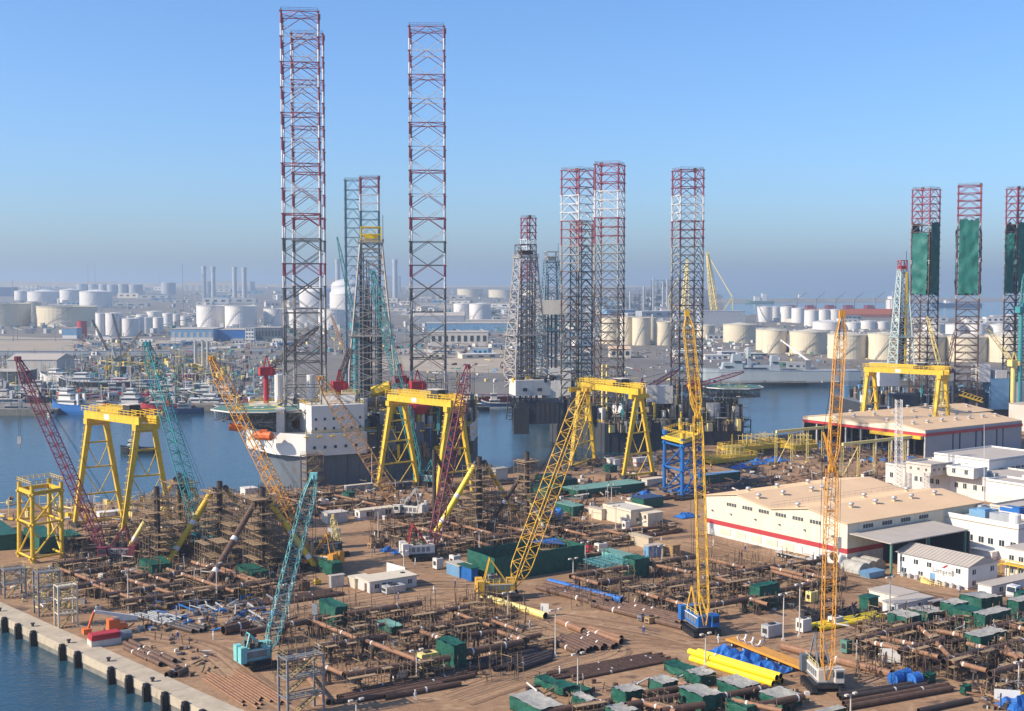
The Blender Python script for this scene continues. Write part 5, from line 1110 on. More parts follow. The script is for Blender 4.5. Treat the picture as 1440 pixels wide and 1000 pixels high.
for g in range(2):
    for s in range(2):
        b0 = LV/2*g+LV/4*s; b1 = b0+LV/4; zz0, zz1 = (EH, EH+RH) if s == 0 else (EH+RH, EH); e0 = -.4 if g == 0 and s == 0 else 0; e1 = .4 if g == 1 and s == 1 else 0
        k = MB(); vs = [at(C, a, b, z+dz) for dz in (0, .22) for a, b, z in ((-.5, b0+e0, zz0), (LU+.5, b0+e0, zz0), (LU+.5, b1+e1, zz1), (-.5, b1+e1, zz1))]
        k.add(vs, [(3, 2, 1, 0), (4, 5, 6, 7), (0, 1, 5, 4), (1, 2, 6, 5), (2, 3, 7, 6), (3, 0, 4, 7)]); rf = k.build('roof', 'tan_roof', wt)
        k = MB(); 
        for i in range(56): k.bar(at(C, -.4+LU*i/55.5, b0+e0, zz0+.23), at(C, -.4+LU*i/55.5, b1+e1, zz1+.23), .035, 3)
        k.build('roof_seam', 'tan_roof', rf)
def vent(C, a, b, z, t, s=1.0):
    k = MB(); q = at(C, a, b, 0); k.box((q.x, q.y, C.z+z-.3), (1.1*s, 1.1*s, .7), UA, 1); k.cyl(q.x, q.y, C.z+z+.4, C.z+z+.75, .4*s, 8, 0)
    k.lathe(q.x, q.y, [(.35*s, C.z+z+.7), (.72*s, C.z+z+.85), (.8*s, C.z+z+1.1), (.62*s, C.z+z+1.4), (0, C.z+z+1.5)], 10, 0); k.build('roof_vent', ('steel_light', 'tan_roof'), t)
for b, As in ((9.5, (3, 13, 23, 30, 38, 48)), (19, (3, 16, 30, 47)), (34.5, (4, 14, 24, 30)), (44, (8, 20, 33, 42))):
    for a in As: vent(C, a+random.uniform(-1, 1), b, eave(b)+.1, wt)
k = MB(); rail(k, [at(C, 0, LV/2, EH+.3), at(C, LU, LV/2, EH+.3)], 1.5, 2.4, .03); rail(k, [at(C, LU-.3, 1, EH+.2), at(C, LU-.3, LV/2, EH+.2)], 1.3, 3, .03); k.build('roof_railing', 'steel', wt)
for b in (8.8, 14.9, 21, 27.3, 33.6, 39.8):
    k = MB()
    for j in range(4): fbox(k, C, -.05, b+j*1.0, 9.3, .08, .8, .95, 0)
    fbox(k, C, -.09, b-.15, 9.15, .12, 4.2, .12, 1); k.build('louvre_window', ('dark_wall', 'shed_wall'), wt)
for a in (6, 13.5, 21, 28.5):
    k = MB()
    for j in range(4): fbox(k, C, a+j*1.0, -.05, 9.2, .8, .08, 1.0, 0)
    k.build('louvre_window', ('dark_wall',), wt)
for b in (4.5, 14, 23, 32, 41.5, 49):
    k = MB(); fbox(k, C, -.5, b, 7.0, .5, .5, .35); k.build('flood_light', 'steel', wt)
for b in (18, 24, 30, 36, 42):
    k = MB(); fbox(k, C, -.14, b, .9, .12, 3.9, 1.7); k.build('wall_panel', 'cream', wt)
k = MB(); q = at(C, -.3, 4.2, 2.0); k.bar(q, q-U*.3, 1.1, 12, caps=True); k.build('extractor_fan', 'dark_steel', wt)
# canopy on the right side
ct = thing('canopy', 'sloping grey canopy roof with open dark bay on the warehouse right side', 'canopy', at(C, 15, -9, 0))
k = MB(); q = [at(C, .3, -.4, 8.4), at(C, 32.6, -.4, 8.4), at(C, 31.8, -13, 7.9), at(C, .8, -13, 7.9)]; k.add([p for p in q]+[p+Zv*.25 for p in q], [(3, 2, 1, 0), (4, 5, 6, 7), (0, 1, 5, 4), (1, 2, 6, 5), (2, 3, 7, 6), (3, 0, 4, 7)]); k.build('roof', 'grey_roof', ct)
for a, b in ((1.6, -12.5), (16, -12.5), (31, -12.5)): k = MB(); p = at(C, a, b, 0); k.box(p, (.5, .5, 7.8), UA); k.build('post', 'deck_green', ct)
for a in (4, 10, 16, 22, 28): k = MB(); k.bar(at(C, a, -.4, 8.2), at(C, a, -12.8, 7.7), .18, 4); k.build('rafter', 'steel', ct)
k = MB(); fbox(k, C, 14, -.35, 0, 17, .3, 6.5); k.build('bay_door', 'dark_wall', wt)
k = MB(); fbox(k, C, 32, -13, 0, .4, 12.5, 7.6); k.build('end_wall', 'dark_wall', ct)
# ---- open shed with red stripe
Ca = G(1301, 648); SU, SV, SH = 66, 66, 12.3
st = thing('open_shed', 'open fronted fabrication shed with sand coloured roofs and red fascia stripe', 'shed', Ca)
for g, (b0, lu_) in enumerate(((0, SU), (SV/2, SU*1.42))):
    for s in range(2):
        x0, x1 = b0+SV/4*s, b0+SV/4*(s+1); z0_, z1_ = (SH, SH+2.2) if s == 0 else (SH+2.2, SH); k = MB()
        vs = [at(Ca, a, b, z+dz) for dz in (0, .25) for a, b, z in ((-.6, x0, z0_), (lu_, x0, z0_), (lu_, x1, z1_), (-.6, x1, z1_))]
        k.add(vs, [(3, 2, 1, 0), (4, 5, 6, 7), (0, 1, 5, 4), (1, 2, 6, 5), (2, 3, 7, 6), (3, 0, 4, 7)]); rf = k.build('roof', 'tan_roof', st)
    for q in (.3, .7):
        for i in range(7): vent(Ca, lu_*(i+.5)/7, b0+SV/2*q, SH+1.4, st, 1.2)
k = MB()
for i in range(4):
    z0_, z1_ = (SH, SH+2.2) if i % 2 == 0 else (SH+2.2, SH); b0, b1 = SV*i/4, SV*(i+1)/4
    vs = [at(Ca, a, b, z) for a in (-.3, 0) for b, z in ((b0, SH-1.1), (b1, SH-1.1), (b1, z1_), (b0, z0_))]; k.add(vs, [(0, 1, 2, 3), (7, 6, 5, 4), (0, 4, 5, 1), (2, 6, 7, 3)])
k.build('gable_panel', 'shed_wall', st)
k = MB(); fbox(k, Ca, -.45, 0, SH-2.3, .45, SV, 1.2); fbox(k, Ca, -.45, -.45, SH-2.3, SU+.45, .45, 1.2); k.build('fascia_stripe', 'red_stripe', st)
k = MB(); fbox(k, Ca, -.2, -.2, SH-1.1, SU, .3, 1.1); k.build('eave_panel', 'grey_wall', st)
for i, (a0, a1) in enumerate(((0, 17.5), (18.6, 22), (23.2, 33), (34.2, 37.5), (38.7, 47.5), (48.7, 52), (53, SU))): k = MB(); fbox(k, Ca, a0, 0, 0, a1-a0, .4, SH-2.3); k.build('wall_panel', 'grey_wall', st)
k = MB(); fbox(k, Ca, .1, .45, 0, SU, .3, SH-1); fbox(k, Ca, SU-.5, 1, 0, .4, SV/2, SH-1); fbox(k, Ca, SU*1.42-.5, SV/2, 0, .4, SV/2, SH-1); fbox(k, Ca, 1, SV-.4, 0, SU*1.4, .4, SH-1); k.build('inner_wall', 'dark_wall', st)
for i in range(9): k = MB(); fbox(k, Ca, -.1, SV*i/8-.35*(i == 8), 0, .7, .7, SH-2.3); k.build('column', 'steel_light', st)
for a in (14, 30, 46):
    for b in (16, 33, 50): k = MB(); fbox(k, Ca, a, b, 0, .6, .6, SH-.5); k.build('column', 'grey_wall', st)
k = MB(); k.box(at(Ca, -1.2, 14, SH-3.6), (1.6, 26, 1.3), UA); k.build('bridge_crane_girder', 'yellow', st)
tag(clutter('shed_stores', 160, 1150, 1290, 622, 650, 1.1, 2, ('dark_steel', 'rust_pipe', 'steel', 'scaffold', 'blue'), .2, 61), 'stacked steel inside and before the open shed', 'steel stock')
# yellow runway trestle leading into the shed
def trestle(label, px, py, n_, step, h):
    o = G(px, py); t = thing('crane_runway', label, 'runway', o)
    k = MB(); e = o+U*step*(n_-1)+U*4; c = (o+e)/2; k.box((c.x, c.y, h), ((e-o).length, .8, 1.1), UA); k.build('runway_beam', 'yellow_pale', t)
    for i in range(n_):
        p = o+U*step*i; k = MB()
        for s in (-.55, .55): k.bar(p+U*s, p+U*s+Zv*h, .17, 4)
        for j in range(8): k.bar(p+U*(-.55 if j % 2 else .55)+Zv*h*j/8, p+U*(.55 if j % 2 else -.55)+Zv*h*(j+1)/8, .08, 3)
        k.box(p, (1.8, .8, .25), UA); k.build('trestle_column', 'yellow_pale', t)
    k = MB(); k.bar(o, o+U*step+Zv*h*.95, .14, 4); k.bar(o+U*step, o+U*step*0+Zv*h*.5, .14, 4); k.build('diagonal_brace', 'yellow_pale', t)
trestle('pale yellow crane runway on lattice columns left of the open shed', 1091, 655, 4, 9, 13)
trestle('pale yellow crane runway on lattice columns in front of the open shed', 1184, 672, 5, 9, 12)
# ---- offices
Cq = at(G(1245, 682), 0, -66, 0)
def wv(n_, z, w_=1.2, h=1.5, lo=.04, hi=.96): return [(lo+(hi-lo)*(i+.5)/n_, z, w_, h) for i in range(n_)]
block('long white two storey office behind the cream warehouse', (Cq, 26, 66, 7.4), 'white', 'grey_roof', 'office_block', wins_v=[(b, 3.2, 1.3, 1.7) for b in (.96, .80, .765, .70, .665, .55, .50, .44, .39, .20, .17, .14, .10, .07)]+[(.30, 2.8, 6, 2.2), (.24, 2.8, 1.2, 2.6)])
block('beige stair penthouse on the long white office roof', (1309, 670, 1274, 1339, 656, 7.4), 'pale_wall', 'grey_roof', wins_v=wv(3, 1.6, .8, .8), wins_u=wv(4, 1.6, .9, .8))
block('white plant room with flat canopy on the long white office roof', (1369, 674, 1331, 1388, 662, 7.4), 'white', 'clean_white', wins_v=wv(2, 1.2))
block('white setback upper floor at the right end of the long office', (1462, 706, 1387, 1490, 687, 7.4), 'clean_white', 'grey_roof')
block('wide flat roofed white hall behind the office penthouses', (1390, 692, 1313, 1470, 649), 'clean_white', 'grey_roof', 'hall', wins_u=[(.2+.1*i, 7, 2.5, .8) for i in range(6)], wins_v=wv(8, 6.5, 3, 1))
t, Cc, lu, lv, h = block('white office with flat roof full of plant, right of the warehouse canopy', (1431, 792, 1322, 1475, 745), 'clean_white', 'concrete', wins_v=[(.06, 3.6, 1.5, 1.6), (.2, 3.6, 1.5, 1.6), (.34, 3.6, 1.5, 1.6), (.46, 3.6, 1.5, 1.6), (.6, 3.6, 1.5, 1.6)], wins_u=[(.2, 3.6, 1.2, 1.6)], parapet=1.2)
for i, (a, b, sa, sb, sz, m_) in enumerate(((6, 14, 6, 5, 1.8, 'light_blue'), (5, 6, 3, 6, 2.0, 'grey_wall'), (13, 20, 5, 4, 1.4, 'steel_light'), (14, 9, 4, 6, 2.2, 'blue'), (4, 26, 4, 4, 1.2, 'pale_wall'))):
    k = MB(); fbox(k, Cc, a, b, h+.2, sa, sb, sz); fbox(k, Cc, a+.4, b+.4, h+.2+sz, sa*.5, sb*.5, .35); solo(k, 'air_conditioner', m_, '%s roof plant unit on the white office beside the canopy' % ('pale blue', 'narrow grey', 'light steel', 'deep blue', 'low beige')[i], 'roof plant')
k = MB(); q = at(Cc, 3, 3, h+.2); k.cyl(q.x, q.y, q.z, q.z+3, 1.5, 16); k.cyl(q.x, q.y, q.z+3, q.z+3.4, 1.5, 16, r2=.6); solo(k, 'water_tank', 'clean_white', 'round white water tank on the flat office roof at right', 'water tank')
block('pale plant block on the back of the flat office roof at right', (1423, 731, 1392, 1480, 717, 8.0), 'pale_wall', 'grey_roof')
ra = random.Random(6)
for i in range(16):
    a, b, z = (ra.uniform(3, 22), 4+i*3.7, 7.6) ; q = at(Cq, a, b, z); k = MB(); s_ = ra.uniform(.9, 1.8); k.box(q, (s_*1.4, s_, s_*.8), UA); k.box(q+Zv*s_*.8, (s_*.8, s_*.6, .15), UA); k.box(q+U*s_, (.3, .3, .5), UA); solo(k, 'air_conditioner', ra.choice(('steel_light', 'white', 'grey_wall')), 'rooftop air conditioner on the long white office, %s from its near end' % ORD[i], 'air conditioner', 'air conditioners on the long office roof')
# two storey site office with a company sign
t, Cs, lu, lv, h = block('two storey white site office with grey gable roof and a company sign', (1361, 830, 1262, 1402, 797.5), 'clean_white', 'grey_roof', 'site_office', wins_v=[(b, 3.45, 1.25, 1.15) for b in (.93, .73, .54, .135)]+[(b, .8, 1.25, 1.15) for b in (.90, .66)], wins_u=[(.2, 3.45, 1.2, 1.15), (.82, 3.45, 1.2, 1.15), (.2, .8, 1.2, 1.15)], roof=1.8, doors=[('v', .49, 1.4, 2.2, 'light_blue')], stripe=(.35, .12), overhang=.3)
sg = thing('company_sign', 'white sign board with red emblem and grey name on the site office front', 'sign', at(Cs, -.2, lv*.33, 3.6))
k = MB(); fbox(k, Cs, -.2, lv*.205, 2.35, .1, lv*.26, 2.75); k.build('board', 'clean_white', sg)
k = MB()
for b0, ln in ((lv*.335, 1.15), (lv*.315, .9)):
    k.add([at(Cs, -.23, b0, 4.0), at(Cs, -.23, b0+.5, 4.0), at(Cs, -.23, b0+.5-ln*1.3, 4.95), at(Cs, -.23, b0-ln*1.3, 4.95)], [(0, 1, 2, 3)])
k.build('emblem', 'red', sg)
fc = bpy.data.curves.new('name_text', 'FONT'); fc.body = 'Lamprell'; fc.size = 1.75; fc.align_x = 'CENTER'; fo = bpy.data.objects.new('name_text', fc); COL.objects.link(fo)
bpy.context.view_layer.update(); dg = bpy.context.evaluated_depsgraph_get(); me = bpy.data.meshes.new_from_object(fo.evaluated_get(dg)); bpy.data.objects.remove(fo)
me.materials.clear(); me.materials.append(MATS['dark_wall']); fo = bpy.data.objects.new('name_lettering', me); COL.objects.link(fo); fo.parent = sg
tp = at(Cs, -.24, lv*.335, 2.62); rot = Matrix((-V, Zv, -U)).transposed().to_4x4(); fo.matrix_local = Matrix.Translation(tp-Vector(sg['_o'])) @ rot
for i in range(9):
    p = at(Cs, -1.0, lv*(.08+.1*i), 0); k = MB(); k.box(p, (.9, .9, .9), UA); k.box(p+Zv*.9, (.8, .3, .15), UA); solo(k, 'air_conditioner', 'steel_light', 'small air conditioner unit standing along the site office front wall', 'air conditioner', 'air conditioners along the site office')
k = MB(); p = at(Cs, -2.2, lv*.42, 0); 
for j in range(6): k.box(p+V*j*.5, (1.2, .45, .25+.16*j), UA)
rail(k, [p-U*.6, p-U*.6+V*3+Zv*.9], 1, 1, .06); rail(k, [p-U*.6-V*4, p-U*.6], 1, 1, .06); solo(k, 'entrance_steps', 'yellow_pale', 'yellow railed entrance steps at the site office door', 'steps')
block('single storey white cabin right of the two storey site office', (1394, 841, 1375, 1462, 825), 'clean_white', 'grey_roof', 'site_cabin', wins_u=wv(3, 1.0, 1.2, 1.1), parapet=0, stripe=(.5, .1), corr=True)
block('white portable office in the upper row below the flat office', (1412, 783, 1358, 1428, 772), 'white', 'grey_roof', 'site_cabin', parapet=0, wins_v=wv(3, 1.1))
block('small white portable office in the lower row behind the gabled site office', (1395, 788, 1366, 1403, 777), 'clean_white', 'clean_white', 'site_cabin', parapet=0, stripe=(.5, .1))
t, Cy, lu, lv, h = block('white two storey cabins with yellow outside stair at the right edge', (1472, 822, 1413, 1500, 781), 'white', 'grey_roof', 'site_cabin', parapet=0, wins_v=wv(4, 4.2, 1.2, 1.2)+wv(4, 1.0, 1.2, 1.2))
k = MB(); rail(k, [at(Cy, -1.6, 0, 3.3), at(Cy, -1.6, lv, 3.3)], 1.1, 2, .09); fbox(k, Cy, -1.6, 0, 3.1, 1.6, lv, .2)
for b in range(6): k.bar(at(Cy, -1.5, lv*b/5, 0), at(Cy, -1.5, lv*b/5, 3.2), .12, 4)
for j in range(10): fbox(k, Cy, -1.6, lv+.1+j*.45, 3.0-j*.32, 1.5, .4, .1)
k.build('outside_stair', 'yellow', t)
t, Cx_, lu, lv, h = block('low white cabin complex with flat roof in front of the site office', (1262, 868, 1241, 1312, 851), 'clean_white', 'grey_roof', 'site_cabin', parapet=0, corr=True, wins_v=[(.4, 1, 1.4, 1.1)], doors=[('u', .6, 1.0, 2.1, 'rust_pipe')], stripe=(.35, .1))
block('rust brown container at the end of the low cabin complex', (1312, 862, 1307, 1327, 847), 'rust_pipe', 'grey_roof', 'container', parapet=0, corr=True, cat='container')
block('long low pale cabin behind the cabin complex', (1262, 853, 1222, 1290, 839), 'white', 'grey_roof', 'site_cabin', parapet=0)
for i in range(12):
    a = G(1272, 838)+(G(1327, 852)-G(1272, 838))*i/12; b2 = G(1272, 838)+(G(1327, 852)-G(1272, 838))*(i+.92)/12; k = MB(); c = (a+b2)/2; d = b2-a; k.box(c, (d.length, .08, 2.0), math.atan2(d.y, d.x)); solo(k, 'fence_panel', 'rust_pipe', 'brown fence panel in the row behind the low cabin complex', 'fence panel', 'brown fence panels')
block('green covered box beside the low cabin complex', (1221, 861, 1208, 1235, 842), 'green_tarp', 'green_tarp', 'container', parapet=0, cat='container')
block('cream two level office block in the middle of the yard', (887, 740, 848, 918, 720), 'cream', 'pale_wall', 'office_block', wins_u=[(.3, 1.2, .9, 1)], parapet=.4)
block('cream plant cabin beside the middle office block', (911, 741, 901, 932, 723), 'cream', 'cream', 'site_cabin', parapet=0, wins_v=[(.4, 2.2, 1.1, 1.1)])
block('small cream cabin left of the middle office block', (846, 732, 828, 852, 717), 'cream', 'grey_roof', 'site_cabin', parapet=0)
block('long pale portable office by the yard road, centre', (520, 835, 502, 586, 819), 'white', 'cream', 'site_cabin', parapet=0, corr=True, doors=[('v', .3, 1.0, 2.1, 'rust_pipe'), ('u', .3, 1.0, 2.1, 'dark_wall')], wins_u=[(.15, 1.0, 1.1, 1.0), (.42, 1.0, 1.1, 1.0), (.85, 1.0, 1.1, 1.0)])
block('short pale portable office behind the long one, centre', (499, 828, 489, 523, 815), 'cream', 'cream', 'site_cabin', parapet=0, corr=True)
block('grey container with open door left of the pale portable offices', (466, 827, 463, 484, 811), 'steel_light', 'grey_roof', 'container', parapet=0, corr=True, cat='container')
block('white portable office with two dark windows below the rusty boom', (506, 732, 499, 557, 719), 'clean_white', 'cream', 'site_cabin', parapet=0, wins_u=[(.28, 1.0, 2.4, 1.4), (.78, 1.0, 2.0, 1.4)], wins_v=[(.5, 1, 1.2, 1.3)], stripe=(.6, .12))
block('dull beige hut with rounded shelter left of the white portable office', (461, 737, 452, 489, 723), 'pale_wall', 'pale_wall', 'site_cabin', parapet=0)
block('long grey roofed cabin below the white rig hull', (487, 692, 484, 525, 684), 'grey_wall', 'pale_wall', 'site_cabin', parapet=0)
block('long dark roofed cabin at the foot of the centre gantry', (548, 690, 545, 580, 681), 'dark_wall', 'grey_roof', 'site_cabin', parapet=0)
block('pale container behind the scaffolded columns, centre right', (697, 676, 690, 714, 660), 'pale_wall', 'cream', 'container', parapet=0, cat='container')
block('white cabin at the quay left of the white rig', (345, 697, 338, 362, 688), 'white', 'white', 'site_cabin', parapet=0)
block('blue and white bus like cabin behind the left gantry', (140, 732, 136, 172, 722), 'clean_white', 'clean_white', 'site_cabin', parapet=0, stripe=(.5, .4))
block('blue container beside the large green enclosure', (646, 813, 628, 663, 797), 'light_blue', 'grey_roof', 'container', parapet=0, corr=True, cat='container')
block('purple blue container in front of the large green enclosure', (663, 818, 644, 672, 800), 'blue', 'green_tarp', 'container', parapet=0, corr=True, cat='container')
block('pale green container with teal trusses on top', (892, 799, 846, 904, 786), 'teal_light', 'teal_roof', 'container', parapet=0, corr=True, cat='container')
block('blue container behind the pale green container', (912, 785, 905, 931, 769), 'light_blue', 'grey_roof', 'container', parapet=0, corr=True, cat='container')
block('tan wooden container right of the blue one', (946, 783, 922, 956, 768), 'wood', 'wood', 'container', parapet=0, corr=True, cat='container')
block('grey concrete box behind the tan container', (912, 772, 885, 918, 757), 'concrete', 'concrete', 'container', parapet=0, cat='container')
block('white cabin near the foot of the middle gantry', (865, 657, 853, 872, 647), 'white', 'white', 'site_cabin', parapet=0)
block('white container with red trim behind the middle gantry leg', (895, 656, 890, 922, 645), 'clean_white', 'white', 'container', parapet=0, cat='container', stripe=(1, .3))
block('pale container beside the blue jacket', (910, 686, 902, 934, 675), 'pale_wall', 'cream', 'container', parapet=0, cat='container')
block('low white cabin at the far right before the open shed', (1470, 610, 1418, 1490, 572), 'pale_wall', 'grey_roof', 'hall', parapet=0)
# covered long sheds in green sheeting
block('long green sheeted shelter with pale teal roof, centre right', (812, 702, 790, 907, 690), 'green_tarp', 'teal_roof', 'sheeted_shelter', parapet=0, cat='shelter')
block('low green sheeted shelter left of the cream office', (806, 727, 780, 822, 713), 'green_tarp', 'teal_roof', 'sheeted_shelter', parapet=0, cat='shelter')
block('dark green sheeted wall right of the cream office', (905, 716, 888, 933, 702), 'green_tarp', 'navy', 'sheeted_shelter', parapet=0, cat='shelter')
block('green sheeted shelter with blue top right of the blue jacket', (992, 683, 984, 1041, 669), 'green_tarp', 'light_blue', 'sheeted_shelter', parapet=0, cat='shelter')
block('small green sheeted cube near the middle gantry foot', (858, 665, 848, 868, 656), 'green_tarp', 'green_tarp', 'sheeted_shelter', parapet=0, cat='shelter')
block('green sheeted shelter at the left edge by the yellow jacket', (-4, 775, -40, 27, 754), 'green_tarp', 'green_tarp', 'sheeted_shelter', parapet=0, cat='shelter')
# open-topped green enclosure
C, lu, lv, h = bpx(695, 819, 657, 823, 785); et = thing('sheeted_enclosure', 'large open topped green sheeted enclosure beside the yellow crane', 'enclosure', C)
for (a, b, sa, sb) in ((0, 0, .3, lv), (.3, 0, lu-.3, .3), (lu-.3, .3, .3, lv-.3), (.3, lv-.3, lu-.6, .3)):
    k = MB(); n_ = max(4, int(max(sa, sb)/2)); r = random.Random(int(sa*7+sb))
    vs = []
    for side in (0, 1):
        for i in range(n_+1):
            for z in (0, h*.33, h*.66, h):
                x, y = (a+(sa if side else 0), b+sb*i/n_) if sb > sa else (a+sa*i/n_, b+(sb if side else 0)); j = r.uniform(-.12, .12)
                vs.append(at(C, x+(j if sb > sa else 0), y+(j if sa >= sb else 0), z+(r.uniform(-.15, .15) if z == h else 0)))
    fs = []; N = (n_+1)*4
    for side in (0, 1):
        for i in range(n_):
            for q in range(3): i0 = side*N+i*4+q; fs.append((i0, i0+4, i0+5, i0+1) if side == 0 else (i0+1, i0+5, i0+4, i0))
    for i in range(n_): fs.append((i*4+3, i*4+7, N+i*4+7, N+i*4+3))
    k.add(vs, fs); k.build('sheet_wall', 'green_tarp', et)
k = MB(); scaff(k, at(C, lu-7, lv-6, 0), 6, 5, h*.95); k.build('scaffolding', ('scaffold', 'plank'), et)
k = MB(); q = [at(C, lu-10, lv-.5, h*.98), at(C, lu-.6, lv-.5, h*.98), at(C, lu-.6, lv-5, h*.8)]; k.add(q, [(0, 1, 2)]); k.build('blue_sheet', 'blue_tarp', et)
# white lattice radio mast
b = G(1264, 688); t = thing('lattice_tower', 'white lattice tower standing before the office penthouse', 'tower', b)
ca_, br = lattice(b, P(1264, 562, b.y), [(0, 2.2), (1, 1.9)], 22, .12, .06, True); ca_.build('chord', 'clean_white', t); br.build('bracing', 'clean_white', t)
b = G(1302, 700); t = thing('lattice_tower', 'short white lattice tower at the long office front', 'tower', b); ca_, br = lattice(b, P(1302, 664, b.y), [(0, 1.8), (1, 1.8)], 8, .1, .06, True); ca_.build('chord', 'clean_white', t); br.build('bracing', 'clean_white', t)
b = G(1384, 705); k = MB(); k.bar(b, P(1384, 597, b.y), .14, 5, r2=.06); k.box(b, (.8, .8, .4)); solo(k, 'flag_pole', 'clean_white', 'slim white pole rising from the office roofs at right', 'pole')
# ================================================================ YARD: structures under construction
def tri_jacket(label, col, diags, r=.8, hs=6.5, scf=True, m='pipe_dark'):
    """upright column in a scaffold cage with sloping struts; col=(xtop,ytop,xbase,ybase)"""
    b = G(col[2], col[3]); tp = P(col[0], col[1], b.y); t = thing('scaffolded_column', label, 'steel column', b, 'scaffolded jacket columns')
    k = MB(); k.pipe(b, Vector((b.x, b.y, tp.z+1.2)), r, 12, 0, 1); k.build('column', (m, 'black'), t)
    if scf:
        k = MB(); scaff(k, b-U*hs/2-V*hs/2, hs, hs, tp.z*.93, su=2.1, sv=2.1, sz=1.9, r=.075, planks=.45); stuff(k.build('scaffolding', ('scaffold', 'plank'), t))
        k = MB(); q = Vector((b.x, b.y, tp.z*.9)); k.box(q, (4.5, 4.5, .15), UA); rail(k, [q+U*2.2+V*2.2, q-U*2.2+V*2.2, q-U*2.2-V*2.2, q+U*2.2-V*2.2], 1.2, 1.2, .06, closed=True); k.build('work_platform', 'plank', t)
    for (x0, y0, x1, y1, mm, rr_) in diags:
        e = G(x1, y1, rr_); s0 = P(x0, y0, b.y); k = MB(); k.pipe(s0, e, rr_, 12, 0, 1); d = k.build('strut', (mm, 'black'), t)
        for q in (.0, .45, .8):
            a = s0+(e-s0)*q; k = MB(); k.bar(a, a+(e-s0).normalized()*1.2, rr_*1.06, 12, caps=True); k.build('joint_band', 'clean_white' if q > .1 else 'dark_steel', d)
    return t
tri_jacket('scaffolded dark column with pale yellow strut nearest the maroon crane', (221, 691, 222, 792), [(207, 728, 172, 786, 'yellow_pale', .62)], .75, 7)
tri_jacket('scaffolded dark column with two yellow struts behind the left group', (254, 672, 254, 757), [(247, 674, 225, 707, 'yellow', .7), (261, 674, 284, 706, 'yellow_pale', .7), (258, 684, 288, 762, 'pipe_dark', .45)], .8, 7.5)
tri_jacket('scaffolded dark column with long yellow strut in the middle of the left group', (309, 683, 310, 782), [(301, 686, 237, 790, 'yellow', .78), (317, 686, 345, 722, 'yellow_pale', .75)], .8, 8)
tri_jacket('scaffolded dark column with brown and yellow struts at the right of the left group', (370, 692, 370, 803), [(362, 701, 289, 827, 'rust_pipe', .75), (377, 702, 445, 799, 'yellow', .7)], .8, 7.5)
tri_jacket('scaffolded dark column with bright yellow strut at the top of the centre group', (674, 648, 674, 748), [(670, 650, 612, 750, 'yellow_bright', .8), (681, 650, 722, 717, 'yellow', .75)], .85, 7)
tri_jacket('scaffolded brown column right of the bright yellow strut', (740, 641, 741, 748), [(734, 668, 683, 745, 'pipe_dark', .6), (738, 690, 768, 748, 'yellow_pale', .5)], .75, 5.5)
tri_jacket('bare brown column with leaning brown strut before the centre gantry', (611, 638, 611, 748), [(613, 640, 657, 726, 'rust_pipe', .6)], .6, 4, False)
for i, (px, yb, h, s) in enumerate(((205, 776, 13, 6), (240, 782, 9, 6), (280, 768, 12, 7), (335, 790, 12, 7), (352, 770, 14, 7), (390, 800, 10, 6), (300, 800, 7, 7), (655, 742, 9, 6), (700, 745, 11, 6), (760, 742, 8, 6))):
    b = G(px, yb); k = MB(); scaff(k, b-U*s/2-V*s/2, s, s, h, su=2, sv=2, sz=1.9, r=.07, planks=.5); o = solo(k, 'scaffold_tower', ('scaffold', 'plank'), 'tube scaffold tower with plank decks, %s from the left among the dark columns' % ORD[i], 'scaffold', 'scaffold towers among the columns')
def jacket4(label, legs, m, r, levels, topm, braces=True):
    """four-legged jacket: legs = base pixels + top rows"""
    bs = [G(x, y) for x, y, _, _ in legs]; tps = [P(x2, y2, b.y) for (x, y, x2, y2), b in zip(legs, bs)]; zt = sum(p.z for p in tps)/4
    c = (bs[0]+bs[1]+bs[2]+bs[3])/4; t = thing('jacket_frame', label, 'jacket structure', c)
    def q(i, f): i %= 4; return bs[i]+(Vector((tps[i].x, tps[i].y, zt))-bs[i])*f
    for i in range(4):
        k = MB(); k.pipe(q(i, 0), q(i, 1.05), r, 12); k.build('leg', (m, 'black'), t)
        for l0, l1 in zip(levels, levels[1:]):
            k = MB(); k.bar(q(i, l0), q(i+1, l1), r*.45, 8); k.build('diagonal_brace', m, t)
        for l_ in levels: k = MB(); k.bar(q(i, l_)-(q(i+1, l_)-q(i, l_))*.12, q(i+1, l_)+(q(i+1, l_)-q(i, l_))*.1, r*.55, 8, caps=True); k.build('horizontal_brace', m, t)
    k = MB(); z = q(0, .96).z
    for i in range(4): a, b_ = q(i, .96), q(i+1, .96); k.bar(a, b_, r*.7, 4); rail(k, [a+(a-c)*.1-Zv*0, b_+(b_-c)*.1], 1.1, 1.5, .07)
    k.build('top_walkway', topm, t); return t, q
jacket4('yellow four legged jacket frame standing at the left edge', ((27, 783, 27, 683), (46, 792, 45, 688), (87, 784, 86, 682), (70, 776, 69, 678)), 'yellow', .55, (.06, .52, .93), 'yellow')
jt, qq = jacket4('blue four legged jacket frame with yellow top in the middle of the yard', ((934, 692, 935, 612), (959, 701, 960, 612), (984, 690, 984, 606), (958, 683, 958, 606)), 'blue', .62, (.04, .45, .85), 'yellow')
MATS['blue'].node_tree
k = MB(); zt = qq(0, 1).z
for i in range(4): p = qq(i, 1.04); k.cyl(p.x, p.y, zt-.2, zt+1.5, .95, 12, 0 if i == 0 else 1)
k.build('leg_cap', ('blue', 'yellow'), jt)
k = MB(); vs = [qq(i, .95)+(qq(i, .95)-(qq(0, .95)+qq(2, .95))/2)*.2 for i in range(4)]; k.add(vs+[v-Zv*.7 for v in vs], [(0, 1, 2, 3), (7, 6, 5, 4)]+[(i, i+4, (i+1) % 4+4, (i+1) % 4) for i in range(4)]); k.build('top_deck', 'yellow', jt)
